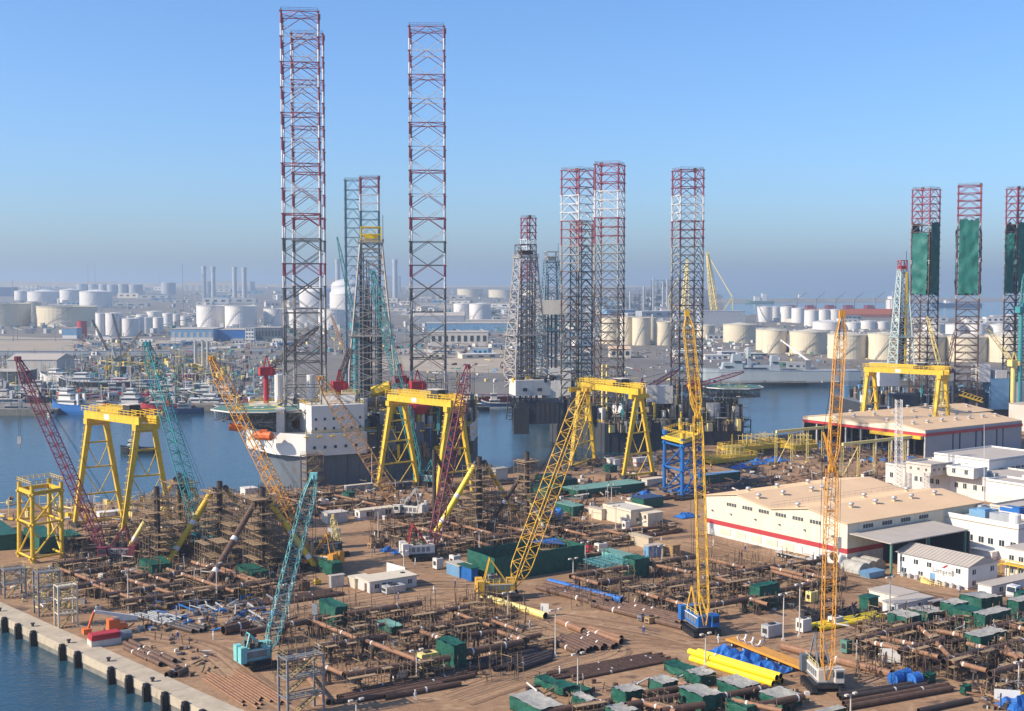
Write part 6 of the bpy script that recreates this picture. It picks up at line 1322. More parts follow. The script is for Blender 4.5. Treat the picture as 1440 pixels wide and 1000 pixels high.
# yellow decks by the water
for i, (px, py, du, dv, z) in enumerate(((1000, 655, 26, 9, 2.2), (1030, 645, 26, 9, 4.2), (1058, 637, 20, 8, 3.0), (1118, 640, 14, 8, 3.6))):
    o = G(px, py); t = thing('deck_module', 'yellow steel deck module with railings by the water, %s from the left' % ORD[i], 'deck module', o, 'yellow deck modules')
    for b in (0, dv): k = MB(); c = o+U*du/2+V*b; k.box(c+Zv*(z-1.5), (du, .6, 1.6), UA); k.build('girder', 'yellow', t)
    k = MB()
    for a in range(6): c = o+U*du*a/5+V*dv/2; k.box(c+Zv*(z-1.2), (.5, dv, 1.1), UA)
    c = o+U*du/2+V*dv/2; k.box(c+Zv*(z+.1), (du*.98, dv*.96, .15), UA); k.build('deck', 'yellow', t)
    k = MB(); rail(k, [o+Zv*(z+.2), o+U*du+Zv*(z+.2), o+U*du+V*dv+Zv*(z+.2), o+V*dv+Zv*(z+.2)], 1.3, 2, .1, closed=True); k.build('railing', 'yellow', t)
    k = MB()
    for a in (0, .33, .66, 1):
        for b in (0, 1): p = o+U*du*a+V*dv*b; k.bar(p, p+Zv*(z+4.5 if (a in (.33,) and i in (1, 3)) else z-1.2), .3, 6)
    k.build('post', 'yellow', t)
    k = MB(); scaff(k, o+U*du*.4, du*.3, dv*.8, z+4, su=2.5, sv=2.5, r=.07, planks=.3); stuff(k.build('scaffolding', ('yellow_pale', 'plank'), t))
# stair towers (grey frames with yellow rails)
def stair_tower(label, px, py, du, dv, h, m='steel', rm='dull_rail'):
    o = G(px, py); t = thing('stair_tower', label, 'stair tower', o)
    nl = max(2, round(h/3.4))
    for a in (0, du):
        for b in (0, dv): k = MB(); k.box(o+U*a+V*b, (.35, .35, h), UA); k.build('post', m, t)
    for l_ in range(1, nl+1):
        z = h*l_/nl; k = MB(); c = o+U*du/2+V*dv/2; k.box(c+Zv*(z-.2), (du, dv*.45, .12), UA)
        for a in (0, du): k.bar(o+U*a+Zv*(z-.1), o+U*a+V*dv+Zv*(z-.1), .14, 4)
        for b in (0, dv): k.bar(o+V*b+Zv*(z-.1), o+U*du+V*b+Zv*(z-.1), .14, 4)
        lv_ = k.build('landing', m, t)
        k = MB(); rail(k, [o+Zv*z, o+U*du+Zv*z, o+U*du+V*dv+Zv*z, o+V*dv+Zv*z], 1.15, 1.3, .045, closed=True); k.build('railing', rm, lv_)
        k = MB(); s0 = o+U*(du*.1)+V*dv*(.2 if l_ % 2 else .7)+Zv*(z-h/nl); s1 = o+U*(du*.9)+V*dv*(.2 if l_ % 2 else .7)+Zv*z
        for j in range(9): p = s0+(s1-s0)*(j+.5)/9; k.box(p, (.4, 1.0, .06), UA)
        k.bar(s0-V*.5, s1-V*.5, .12, 4); k.bar(s0+V*.5, s1+V*.5, .12, 4); k.bar(s0-V*.5+Zv, s1-V*.5+Zv, .05, 3); k.build('stair_flight', rm, t)
stair_tower('grey stair tower with yellow handrails in the bottom left foreground', 405, 1012, 6.5, 3.6, 10.0)
stair_tower('cream framed stair tower nearest the quay edge at left', 83, 884, 3.8, 3.2, 8.8, 'cream')
stair_tower('grey stair tower with yellow rails second from the quay at left', 55, 868, 4.5, 4.2, 9.6, 'steel')
stair_tower('grey framed stair tower at the far left quay end', 7, 842, 4.6, 4.2, 6.5, 'steel')
stair_tower('brown access tower standing before the white rig hull', 432, 690, 6.5, 5, 12, 'leg_brown', 'dull_rail')
stair_tower('dark stair tower on the pier right of the dark rig', 1040, 622, 7, 5, 10, 'dark_steel', 'steel')
# green trestle inside first tower, orange mobile platform etc.
# ---------------------------------------------------------------- pipe frames
def beam_pipe(t, p0, p1, r, m, name='pipe', bands=True, n=12):
    k = MB(); k.pipe(p0, p1, r, n, 0, 1); o = k.build(name, (m, 'black'), t)
    L_ = (p1-p0).length; d = (p1-p0).normalized()
    if bands and L_ > 6:
        for q in range(random.choice((1, 2))):
            f_ = random.uniform(.1, .9); a = p0+d*L_*f_; k = MB(); k.bar(a, a+d*.32, r*1.03, n); k.build('marking_band', 'clean_white', o)
    return o
def stand(mb, p, r):
    """saddle stand under a pipe at p (pipe centre)"""
    for s in (-.7, .7):
        mb.bar((p.x+U.x*s, p.y+U.y*s, 0), (p.x+U.x*s*.5, p.y+U.y*s*.5, p.z-r*.8), .14, 4)
        mb.bar((p.x+V.x*s, p.y+V.y*s, 0), (p.x+V.x*s*.5, p.y+V.y*s*.5, p.z-r*.8), .14, 4)
    mb.box((p.x, p.y, p.z-r-.35), (1.3, 1.3, .4), UA); mb.box((p.x, p.y, 0), (1.7, 1.7, .15), UA)
def pframe(label, us, vs, z=3.0, ru=.66, rv=.42, scf=.8, hs=1.0, group='horizontal pipe frames under construction', mu='rust_pipe', mv='rust_pipe_light', seed=0):
    rn = random.Random(seed); c = G(*us[0][:2]); t = thing('welded_pipe_grid', label, 'pipe grid', c, group)
    sc_ = MB()
    for lst, r, m_ in ((us, ru, mu), (vs, rv, mv)):
        for q in lst:
            rr_ = q[4] if len(q) > 4 else r; p0, p1 = G(q[0], q[1], z), G(q[2], q[3], z); beam_pipe(t, p0, p1, rr_, m_); L_ = (p1-p0).length; d = (p1-p0).normalized(); w_ = Vector((-d.y, d.x, 0))
            ns = max(2, int(L_/9)+1)
            for i in range(ns): sk = MB(); stand(sk, p0+(p1-p0)*((i+.35)/ns), rr_); sk.build('support_stand', 'pipe_dark', t)
            if lst is us:
                x = 0
                while x < L_-3:
                    ln = rn.uniform(3.5, 7)
                    if rn.random() < scf:
                        for sg in ((-1, 1) if rn.random() < .45 else (-1,)):
                            o_ = p0+d*x+w_*(sg*(rr_+.25))-Zv*z; scaff(sc_, o_ if sg > 0 else o_-w_*1.3, ln, 1.3, (z+rn.uniform(-.6, .7))*hs, su=1.9, sv=1.3, sz=1.3, r=.055, u=d, v=w_, planks=.55)
                    x += ln+rn.uniform(.3, 2.5)
            elif rn.random() < .55:
                o_ = p0+d*L_*.35+w_*(rr_+.2)-Zv*z; scaff(sc_, o_, 4, 1.3, z, su=2, sv=1.3, sz=1.4, r=.055, u=d, v=w_, planks=.5)
    stuff(sc_.build('scaffolding', ('scaffold', 'plank'), t))
    return t
pframe('large brown pipe frame in the centre foreground with green tarpaulin joints', [(340, 891, 462, 868), (487, 865, 592, 848), (392, 920, 545, 895), (560, 891, 672, 872), (485, 951, 632, 925), (654, 918, 735, 903), (577, 868, 627, 860, .5), (660, 893, 712, 886, .5), (487, 887, 540, 878, .4)], [(440, 873, 502, 898), (515, 901, 587, 928), (415, 920, 483, 948), (592, 888, 632, 902), (700, 888, 735, 900)], 3.0, .68, .42, seed=1)
pframe('brown pipe frame behind the blue bodied crane, middle right', [(802, 811, 890, 797), (912, 793, 977, 783), (840, 820, 892, 812), (892, 831, 972, 817), (997, 813, 1090, 796), (927, 843, 973, 835), (992, 853, 1072, 838), (1040, 823, 1100, 813, .5), (985, 826, 1050, 815, .5)], [(805, 811, 842, 821), (917, 794, 972, 805), (895, 831, 930, 842), (937, 843, 972, 853), (995, 786, 1046, 798), (1005, 812, 1056, 825), (1080, 797, 1130, 809), (1040, 838, 1080, 850)], 2.8, .62, .4, .85, seed=2)
pframe('long brown pipe frame running behind the orange crane to the right', [(1060, 838, 1182, 814, .6), (1080, 800, 1160, 787, .5), (1110, 826, 1190, 812, .5)], [(1085, 803, 1150, 820), (1130, 805, 1178, 818)], 2.2, .55, .4, .5, seed=22)
pframe('tangle of brown pipe frames under green tarps at the right edge', [(1205, 901, 1294, 878), (1265, 916, 1327, 900), (1327, 931, 1379, 916), (1392, 948, 1445, 933), (1300, 880, 1380, 862), (1350, 893, 1445, 872), (1385, 915, 1445, 900), (1225, 885, 1290, 870, .45), (1330, 905, 1400, 889, .45)], [(1217, 901, 1268, 914), (1292, 882, 1312, 898), (1317, 887, 1382, 899), (1275, 912, 1320, 924), (1315, 902, 1338, 926), (1340, 930, 1388, 943), (1392, 888, 1412, 902), (1415, 910, 1433, 928), (1240, 897, 1300, 909), (1360, 905, 1440, 925), (1400, 873, 1445, 886)], 3.2, .68, .45, .9, seed=3)
pframe('brown pipe frame below the scaffolded columns in the left middle ground', [(107, 826, 207, 809), (175, 847, 362, 821, .75), (75, 795, 150, 784), (150, 838, 260, 820), (362, 823, 420, 812), (100, 808, 190, 793), (215, 812, 330, 795), (250, 838, 380, 818, .5)], [(130, 822, 200, 846), (180, 815, 260, 840), (85, 800, 150, 824), (235, 800, 330, 832), (300, 795, 380, 822), (160, 795, 240, 818), (270, 790, 350, 815)], 2.6, .72, .38, .9, seed=4)
pframe('brown pipe frame between the two gantries in the centre middle ground', [(540, 745, 640, 732), (600, 770, 730, 751), (660, 760, 790, 741), (700, 742, 800, 728), (735, 775, 850, 757), (560, 728, 640, 718), (790, 745, 840, 738)], [(560, 735, 640, 757), (620, 732, 700, 752), (690, 735, 780, 758), (755, 735, 830, 754), (640, 752, 690, 768)], 2.4, .55, .36, .95, seed=5)
pframe('brown pipe frame at the foot of the left gantry', [(110, 775, 210, 762), (95, 760, 180, 750), (180, 772, 260, 762), (230, 760, 330, 748), (260, 745, 350, 734), (120, 745, 200, 738), (200, 752, 280, 742)], [(120, 756, 190, 776), (200, 748, 270, 770), (270, 742, 345, 764), (330, 745, 390, 762)], 2.4, .6, .36, .9, seed=6)
pframe('brown pipe frame in front of the white rig hull', [(400, 700, 480, 692), (440, 712, 540, 702), (370, 715, 450, 706), (330, 728, 420, 718)], [(400, 700, 460, 716), (470, 696, 530, 710)], 2.2, .5, .34, .7, seed=7)
pframe('low brown pipes joining the green tents at the bottom of the picture', [(765, 1002, 860, 986), (905, 976, 968, 966), (880, 992, 955, 979), (1010, 980, 1078, 967), (1065, 992, 1130, 980), (930, 1000, 990, 991)], [(890, 984, 950, 1001), (955, 961, 1000, 972), (1010, 959, 1062, 972), (1030, 984, 1100, 1000)], 1.9, .6, .42, .3, seed=8)
pframe('rear brown pipe frame left of the cream warehouse beside the road', [(830, 762, 905, 752), (870, 748, 950, 738), (800, 785, 845, 779)], [(850, 745, 900, 758)], 2.0, .5, .36, .7, seed=9)
pframe('second brown pipe frame right of the foreground frame', [(640, 880, 728, 866), (600, 862, 660, 853), (690, 905, 760, 893)], [(640, 862, 690, 880), (690, 872, 735, 888)], 2.4, .5, .36, .8, seed=10)
# ---------------------------------------------------------------- loose pipes, one object each
def pipes(label, x0, y0, x1, y1, n, r, m='rust_pipe', layers=1, cat='pipe', jit=1.5, gap=1.04, band=True, name='steel_pipe', seed=0, group=None):
    rn = random.Random(seed+int(x0)); a, b = G(x0, y0), G(x1, y1); d = (b-a).normalized(); w_ = Vector((-d.y, d.x, 0))
    if w_.y < 0: w_ = -w_
    for l_ in range(layers):
        for i in range(n-l_):
            o_ = w_*((i+l_*.5)*2*r*gap)+Zv*(r+l_*r*1.72); j0, j1 = rn.uniform(-jit, jit), rn.uniform(-jit, jit); p0, p1 = a+d*j0+o_, b+d*j1+o_
            l2 = label if n*layers == 1 else ('%s, %s%s' % (label, ORD[min(19, i+l_*n)], ' from front')); l2 = label if len(l2.split()) > 16 else l2
            t = thing(name, l2, cat, (p0+p1)/2-Zv*r, group or label)
            k = MB(); k.pipe(p0, p1, r, 10, 0, 1); k.build('pipe_wall', (m, 'black'), t)
            if band and rn.random() < .6: f_ = rn.uniform(.15, .85); q = p0+(p1-p0)*f_; k = MB(); k.bar(q, q+d*.35, r*1.03, 10); k.build('marking_band', 'clean_white', t)
pipes('long brown steel pipe in the row lying in the bottom centre foreground', 487, 990, 645, 957, 5, .42, layers=1, jit=5, gap=1.25)
pipes('brown pipe in the row lying right of the foreground pipe frame', 520, 988, 640, 966, 2, .5, jit=3, gap=1.3, seed=3)
pipes('dark brown pipe in the row lying below the front green tarp box', 620, 953, 780, 919, 4, .5, 'pipe_dark', jit=4, gap=1.2)
pipes('brown pipe lying in the wide flat row in front of the blue bodied crane', 845, 857, 955, 885, 6, .62, jit=3)
pipes('brown pipe lying end to end before the blue wrapped pipe', 757, 830, 840, 852, 3, .6, jit=2)
pipes('brown pipe lying beside the blue wrapped pipe', 768, 823, 862, 847, 1, .6, jit=.1)
pipes('large brown pipe on the road below the grid, rear one', 783, 877, 820, 892, 1, .72, 'rust_pipe_light', jit=0)
pipes('large brown pipe on the road below the grid, front one', 822, 890, 867, 905, 2, .7, 'rust_pipe_light', jit=1.5)
pipes('dark pipe in the tight row lying by the lamp post, centre', 772, 903, 812, 921, 9, .55, 'rust_pipe', jit=.8)
pipes('thin brown pipe in the bundle above the green tents', 805, 958, 940, 931, 9, .3, jit=3, gap=1.15)
pipes('dark pipe at the left below the centre pipe row', 720, 948, 784, 925, 5, .5, 'pipe_dark', jit=3, gap=1.1)
pipes('bright yellow coated pipe in the stack at the bottom right', 968, 929, 1090, 967, 3, .6, 'yellow_bright', layers=2, jit=1.0, band=True)
pipes('yellow coated pipe in the low stack behind the orange crane', 1147, 889, 1244, 870, 4, .5, 'yellow_bright', jit=1.0)
pipes('pale yellow wrapped pipe lying before the yellow crane', 678, 843, 767, 871, 1, .78, 'yellow_pale', jit=0)
pipes('blue sheet wrapped pipe lying across the yard in the centre', 772, 822, 875, 849, 1, .8, 'blue_tarp', jit=0, band=False)
pipes('very long brown pipe on the ground behind the orange crane base', 1100, 914, 1253, 953, 1, .75, 'rust_pipe_light', jit=0)
pipes('long dark pipe at the bottom right, upper pair', 1185, 985, 1308, 966, 2, .5, 'pipe_dark', jit=1, gap=1.4)
pipes('long dark pipe at the bottom right, lower pair', 1190, 999, 1338, 972, 2, .55, 'rust_pipe', jit=1, gap=1.5)
pipes('single dark pipe lying in the bottom right corner', 1292, 1004, 1366, 988, 1, .5, 'pipe_dark', jit=0)
pipes('open brown pipe lying by the grey stair tower', 428, 950, 462, 992, 1, .55, 'rust_pipe_light', jit=0)
pipes('brown pipe in the low stack left of the pale portable offices', 405, 849, 476, 838, 6, .42, jit=1.5, gap=1.1)
pipes('brown pipe in the low stack under the turquoise boom', 345, 855, 383, 850, 4, .45, jit=1, gap=1.1)
pipes('brown pipe in the bundle left of the turquoise crane', 190, 868, 232, 880, 7, .38, 'steel', jit=1.5, gap=1.1)
pipes('dark pipe before the scaffold yard at left, beside the lamp post', 230, 880, 275, 892, 3, .5, 'pipe_dark', jit=2, gap=1.3)
pipes('large open brown pipe by the turquoise crane', 314, 893, 348, 885, 1, 1.0, 'rust_pipe', jit=0)
pipes('short brown pipe in the row along the quay apron', 170, 911, 200, 926, 3, .45, jit=3, gap=1.6)
pipes('short brown pipe near the quay below the row', 200, 925, 232, 941, 3, .5, jit=3, gap=1.5)
pipes('pair of short brown pipes by the bollards on the quay', 246, 954, 262, 946, 2, .6, jit=.5, gap=1.2)
pipes('thin brown bar stacked in the bottom left corner by the quay', 285, 955, 345, 995, 12, .22, 'rust_pipe_light', jit=3, gap=1.5, band=False)
pipes('long brown tubular in the rack behind the cream warehouse left', 960, 704, 1075, 688, 9, .45, jit=6, gap=1.2, m='pipe_dark')
pipes('brown tubular in the rack right of the blue jacket', 1000, 690, 1090, 676, 5, .5, jit=5, gap=1.25, m='rust_pipe')
pipes('brown tubular lying behind the yellow jacket at left', 100, 800, 190, 783, 4, .6, jit=3, gap=1.3)
pipes('brown tubular lying by the green enclosure', 870, 762, 960, 748, 3, .5, jit=3, gap=1.5)
pipes('brown tubular stacked at the right of the rusty crane', 600, 722, 690, 712, 5, .45, jit=4, gap=1.3)
pipes('brown tubular stacked in the rear pipe store before the middle gantry', 720, 716, 800, 705, 6, .45, jit=4, gap=1.3, m='pipe_dark')
pipes('brown tubular stacked in the rear pipe store behind the gantry feet', 640, 690, 735, 679, 6, .45, jit=5, gap=1.4)
# blue coiled drums
for i, (x, y) in enumerate(((1260, 962), (1272, 958), (1286, 963))):
    c = G(x, y); d = U*1.0; k = MB(); r = 1.1; k.bar(c-d+Zv*r, c+d+Zv*r, r, 18); 
    for s in (-1, 1): k.bar(c+d*s*.9+Zv*r, c+d*s*1.05+Zv*r, r*1.08, 18, caps=True)
    k.bar(c-d*1.06+Zv*r, c-d*1.2+Zv*r, r*.35, 10, caps=True); solo(k, 'blue_drum', 'blue_tarp', 'big blue wrapped drum at the bottom right, %s of three' % ('left', 'middle', 'right')[i], 'drum', 'blue drums')
# ---------------------------------------------------------------- green tarpaulin covers
def tent(label, spec, top='green_tarp', sag=.25, seed=0, z0=0.0, group='green tarpaulin covers over pipe joints', slope=0.0):
    C, lu, lv, h = bpx(*spec, z0) if len(spec) == 5 else spec; rn = random.Random(seed); t = thing('tarpaulin_cover', label, 'tarpaulin cover', C, group)
    n_ = 9; nz = 6
    def side(o, d, L_, nrm, hf):
        k = MB(); vs = []
        for i in range(n_+1):
            ph = rn.uniform(0, 6)
            for j in range(nz+1):
                f_ = i/n_; q = j/nz; fold = .75*mnoise.noise((i*.8+L_, q*1.2, seed*2.3))*(1-q*.6)+rn.uniform(-.1, .1); p = o+d*(L_*f_)+nrm*fold+Zv*(z0*0+hf(f_)*q)
                if j == 0: p = p+Zv*rn.uniform(0, .45)
                vs.append(p)
        fs = [(i*(nz+1)+j, (i+1)*(nz+1)+j, (i+1)*(nz+1)+j+1, i*(nz+1)+j+1) for i in range(n_) for j in range(nz)]
        k.add(vs, fs); k.build('side_sheet', 'green_tarp', t, True)
    hf = lambda f_: h; hs = lambda f_: h*(1-slope*f_)
    side(at(C, 0, lv, 0), -V, lv, -U, hf); side(at(C, 0, 0, 0), U, lu, -V, hs); side(at(C, lu, 0, 0), V, lv, U, lambda f_: h*(1-slope)); side(at(C, lu, lv, 0), -U, lu, V, lambda f_: h*(1-slope*(1-f_)))
    k = MB(); vs = []
    for i in range(n_+1):
        for j in range(n_+1):
            a, b = i/n_, j/n_; rdg = .35*abs(math.sin(b*math.pi*2.5+seed))*.35; s_ = sag*math.sin(a*math.pi)*math.sin(b*math.pi)
            vs.append(at(C, -.12+(lu+.24)*a, -.12+(lv+.24)*b, h*(1-slope*a)+.04-s_+rdg*1.2+rn.uniform(-.12, .12)))
    k.add(vs, [(i*(n_+1)+j, (i+1)*(n_+1)+j, (i+1)*(n_+1)+j+1, i*(n_+1)+j+1) for i in range(n_) for j in range(n_)]); k.build('top_sheet', top, t, True)
    k = MB()
    for a, b in ((.15, .15), (lu-.15, .15), (lu-.15, lv-.15), (.15, lv-.15)): k.bar(at(C, a, b, 0), at(C, a, b, h*(1-slope*(a/lu))-.1), .08, 4)
    k.build('frame_pole', 'scaffold', t)
TR = 'tarp_roof'
for i, (lab, spec, top) in enumerate((
    ('green tarpaulin box over the upper left joint of the foreground pipe frame', (472, 885, 449, 489, 855), 'green_tarp'),
    ('green tarpaulin box over the right joint of the foreground pipe frame', (638, 946, 614, 656, 909), 'green_tarp'),
    ('small flat green canopy in the middle of the foreground pipe frame', (550, 894, 529, 567, 883), 'teal_roof'),
    ('little green cover behind the right joint box', (634, 908, 624, 641, 898), 'green_tarp'),
    ('green tarpaulin box behind the blue wrapped pipe', (893, 815, 876, 913, 788), 'green_tarp'),
    ('green tarpaulin box right of the blue bodied crane', (1068, 858, 1054, 1096, 826), 'green_tarp'),
    ('green tarpaulin box by the pale portable offices', (467, 812, 449, 481, 793), 'green_tarp'),
    ('dark green cover under the scaffolded column at right of the left group', (395, 803, 380, 408, 787), 'green_tarp'),
    ('green box on the ground in front of the first scaffolded column', (214, 812, 196, 244, 796), 'green_tarp'),
    ('green box at the foot of the long brown strut', (355, 823, 333, 378, 806), 'green_tarp'),
    ('green cover behind the yellow jacket, left', (56, 780, 34, 84, 757), 'green_tarp'),
    ('green cover behind the yellow jacket, right', (102, 770, 88, 114, 754), 'green_tarp'),
    ('green cover among the middle scaffold columns', (246, 785, 224, 256, 768), 'green_tarp'),
    ('low green cover at the left of the bottom tents', (775, 974, 752, 789, 962.56), 'green_tarp'),
    ('second low green cover at the left of the bottom tents', (792, 981, 772, 810, 968.68), 'green_tarp'),
    ('third low green cover with flat top before the grey tent', (812, 984, 792, 832, 974.32), 'green_tarp'),
    ('tall green tent with grey top beside the lamp post at the bottom', (825, 1004, 804, 839, 986.4), TR),
    ('green tent with ribbed grey top in the bottom centre', (880, 996, 860, 907, 974), TR),
    ('green tent with grey top in the second row at the bottom', (932, 978, 912, 954, 962.16), TR),
    ('green tent with plain green top at the back of the bottom group', (965, 956, 933, 982, 944.56), 'green_tarp'),
    ('green tent with grey top just left of the yellow pipes', (985, 968, 964, 1007, 951.28), TR),
    ('wide green tent with grey top in the middle of the bottom group', (988, 1004, 953, 1017, 980.24), TR),
    ('green tent with grey top below the yellow pipes', (1040, 988, 1008, 1067, 967.76), TR),
    ('green tent in the bottom edge, right of the wide tent', (1050, 1012, 1020, 1065, 996.16), 'green_tarp'),
    ('green tent with grey top at the bottom left of the group, cut by the edge', (760, 1020, 717, 792, 998.88), TR),
    ('green tent in the bottom edge centre, cut by the frame', (870, 1020, 850, 897, 1002.4), TR),
    ('green tent with grey top left of the orange crane', (1100, 1000, 1068, 1128, 985.04), TR),
    ('green tent at the bottom edge under the orange crane', (1155, 1016, 1144, 1189, 1004.56), TR),
    ('green tent with sagging sides nearest the low cabins', (1275, 898, 1248, 1295, 869), TR),
    ('green tent with ribbed grey roof behind the nearest low cabin tent', (1305, 886, 1276, 1335, 863), TR),
    ('green tent with grey roof and long curtain at right', (1342, 884, 1322, 1361, 851), TR),
    ('hanging green curtain cover between the right tents', (1366, 893, 1339, 1383, 861), 'green_tarp'),
    ('green tent with grey roof at the right, in front of the curtain', (1385, 900, 1368, 1421, 866), TR),
    ('long green tent with grey roof at the back right', (1380, 866, 1349, 1409, 843), TR),
    ('green tent at the right edge of the picture, upper', (1432, 876, 1416, 1465, 847), TR),
    ('green tent at the right edge of the picture, lower', (1440, 900, 1429, 1470, 874), 'green_tarp'),
    ('low green tent with crumpled top over the right pipe frame', (1378, 928, 1355, 1415, 897), TR),
    ('green tent at the far right back by the red truck', (1436, 852, 1426, 1467, 835), 'green_tarp'),
    ('green sheeted box near the quay behind the middle gantry', (790, 690, 752, 812, 676), 'green_tarp'),
    ('green sheeted box under the pale teal shelter at left', (770, 702, 744, 790, 688), 'green_tarp'),
    ('small bundled green cover alone at the bottom right', (1357, 979, 1350, 1366, 967), 'green_tarp'),
    ('small bundled green cover beside the blue drums', (1306, 962, 1298, 1316, 950), 'green_tarp'),
    ('small green box under the rusty crane boom', (490, 706, 482, 500, 694), 'green_tarp'),
)):
    tent(lab, spec, top, seed=i, slope=.12 if top == TR and i % 2 else 0)
# blue tarps on the ground
for i, (x, y, s_) in enumerate(((545, 775, 2.6), (560, 778, 2.4), (1018, 921, 5), (1048, 931, 6), (1080, 944, 6), (1065, 652, 7), (1092, 648, 8), (1040, 658, 6), (788, 722, 6), (965, 727, 5), (1430, 992, 5), (905, 697, 5), (960, 690, 5))):
    c = G(x, y); rn = random.Random(i); k = MB(); n_ = 8; vs = []
    for a in range(n_+1):
        for b in range(n_+1): f0, f1 = a/n_-.5, b/n_-.5; h = max(.05, (.9-1.6*max(abs(f0), abs(f1)))*rn.uniform(.5, 1.4)*min(2.2, s_*.6)); vs.append(c+U*f0*s_*1.5+V*f1*s_+Zv*h)
    k.add(vs, [(p*(n_+1)+q, (p+1)*(n_+1)+q, (p+1)*(n_+1)+q+1, p*(n_+1)+q+1) for p in range(n_) for q in range(n_)])
    solo(k, 'blue_tarpaulin', 'blue_tarp', ('crumpled blue tarpaulin over goods by the yard road, left one', 'crumpled blue tarpaulin over goods by the yard road, right one', 'blue sheet beside the yellow pipes, upper', 'blue sheet beside the yellow pipes, middle', 'blue sheet beside the yellow pipes, lower', 'blue sheet before the yellow deck modules, middle', 'blue sheet before the yellow deck modules, right', 'blue sheet before the yellow deck modules, left', 'blue sheet left of the cream office', 'blue sheet by the cream warehouse left corner', 'blue sheet in the bottom right corner', 'blue sheet below the blue jacket, left', 'blue sheet below the blue jacket, right')[i], 'tarpaulin', 'blue tarpaulins')
# ================================================================ VEHICLES, LAMPS, PEOPLE, SMALL THINGS
def wheel(t, p, d, r=.5, w_=.35):
    k = MB(); k.bar(p-d*w_/2, p+d*w_/2, r, 14, caps=True); o = k.build('wheel', 'tyre', t); k = MB(); k.bar(p-d*(w_/2+.02), p+d*(w_/2+.02), r*.5, 10, caps=True); k.build('rim', 'steel_light', o)
def truck(label, px, py, d, m='clean_white', flat=11.0, bed='steel_light'):
    """tractor with trailer; d = driving direction, front at px,py"""
    o = G(px, py); s = Vector((-d.y, d.x, 0)); ang = math.atan2(d.y, d.x); t = thing('truck', label, 'truck', o)
    k = MB(); c = o-d*1.1; prof = [(0, .6), (1.1, .6), (1.15, 1.6), (.85, 3.1), (-1.0, 3.2), (-1.1, .6)]
    vs = [c+d*x+s*y+Zv*z for y in (-1.2, 1.2) for x, z in prof]; n_ = len(prof); k.add(vs, [tuple(range(n_)), tuple(reversed(range(n_, 2*n_)))]+[(i, n_+i, n_+(i+1) % n_, (i+1) % n_) for i in range(n_)]); cab = k.build('cab', m, t)
    k = MB(); k.add([c+d*1.16+s*y+Zv*1.7 for y in (-1.05, 1.05)]+[c+d*.93+s*y+Zv*2.8 for y in (1.05, -1.05)], [(0, 1, 2, 3)]); k.build('windscreen', 'window', cab)
    k = MB()
    for sg in (-1.21, 1.21): k.box(c+d*.2+s*sg+Zv*1.75, (.9, .04, .9), ang)
    k.build('side_window', 'window', cab)
    k = MB(); k.box(c+d*1.12+Zv*.5, (.3, 2.3, .5), ang); k.build('bumper', 'steel_light', t)
    for sg in (-.9, .9): k = MB(); k.box(c+d*1.2+s*sg+Zv*.9, (.1, .35, .25), ang); k.build('headlight', 'clean_white', t)
    L_ = flat; b = o-d*(2.6+L_/2); k = MB(); k.box(b+Zv*1.15, (L_, 2.4, .3), ang); k.box(b+Zv*.8, (L_, .8, .4), ang); k.box(b-d*(-L_/2+.1)+Zv*1.4, (.15, 2.4, 1.3), ang); k.build('flatbed', bed, t)
    if flat > 8: k = MB(); [k.box(b+d*x+Zv*1.45, (2.2, 1.6, .25), ang) for x in (-3, 0, 2.6)]; k.build('load', 'wood', t)
    for x in [-1.3]+[-(2.6+q) for q in (L_*.12, L_*.22, L_*.72, L_*.82, L_*.92)]:
        for sg in (-1, 1): wheel(t, o+d*x+s*sg*1.05+Zv*.5, s)
truck('white tractor with long flatbed trailer parked along the cream warehouse', 1158, 797, -V, flat=13)
truck('red and white truck at the right edge by the single storey cabin', 1421, 843, (-U), 'clean_white', 5, 'red_orange')
truck('small white truck parked at the far right cabins', 1452, 852, -U, 'white', 5, 'white')
# orange boom lift with white arm by the quay
o = G(165, 890); t = thing('boom_lift', 'orange boom lift with folded white arm by the quay', 'boom lift', o)
k = MB(); k.box(o+Zv*.7, (3.8, 2.2, 1.1), UA); k.box(o-U*.8+Zv*1.8, (2.2, 2.2, 1.2), UA); k.build('chassis', 'red_orange', t)
for a in (-1.3, 1.3):
    for b in (-1.1, 1.1): wheel(t, o+U*a+V*b+Zv*.55, V, .55)
k = MB(); e0, e1, e2 = o-U*.8+Zv*3, o+U*4.2+Zv*2.6, o-U*4.6+Zv*5.2; k.bar(e0, e1, .5, 4); k.bar(e1, e2, .5, 4, caps=True, r2=.4); k.build('arm', 'clean_white', t)
k = MB(); k.bar(e2, e2-U*1.2-Zv*3.2, .3, 4); k.box(e2-U*1.6-Zv*4.4, (1.6, 1.6, 1.1), UA); k.build('basket', 'red_orange', t)
o = G(147, 906); t = thing('welding_container', 'red and white stacked skid boxes on the quay', 'skid box', o)
k = MB(); k.box(o, (6, 3, 1.3), UA); k.build('lower_box', 'pale_wall', t); k = MB(); k.box(o+Zv*1.3, (5.8, 2.8, .6), UA); k.box(o+Zv*1.95, (5.6, 2.6, .5), UA); k.build('upper_box', 'red', t)
o = G(175, 902); k = MB(); k.bar(o-U*1.3+Zv*1.2, o+U*1.3+Zv*1.2, 1.2, 16, caps=True); k.box(o, (2, 1.6, .4), UA); k.bar(o-U*1.35+Zv*1.2, o-U*1.7+Zv*1.2, .5, 10, caps=True); solo(k, 'steel_drum', 'steel', 'grey steel drum lying beside the red skid boxes', 'drum')
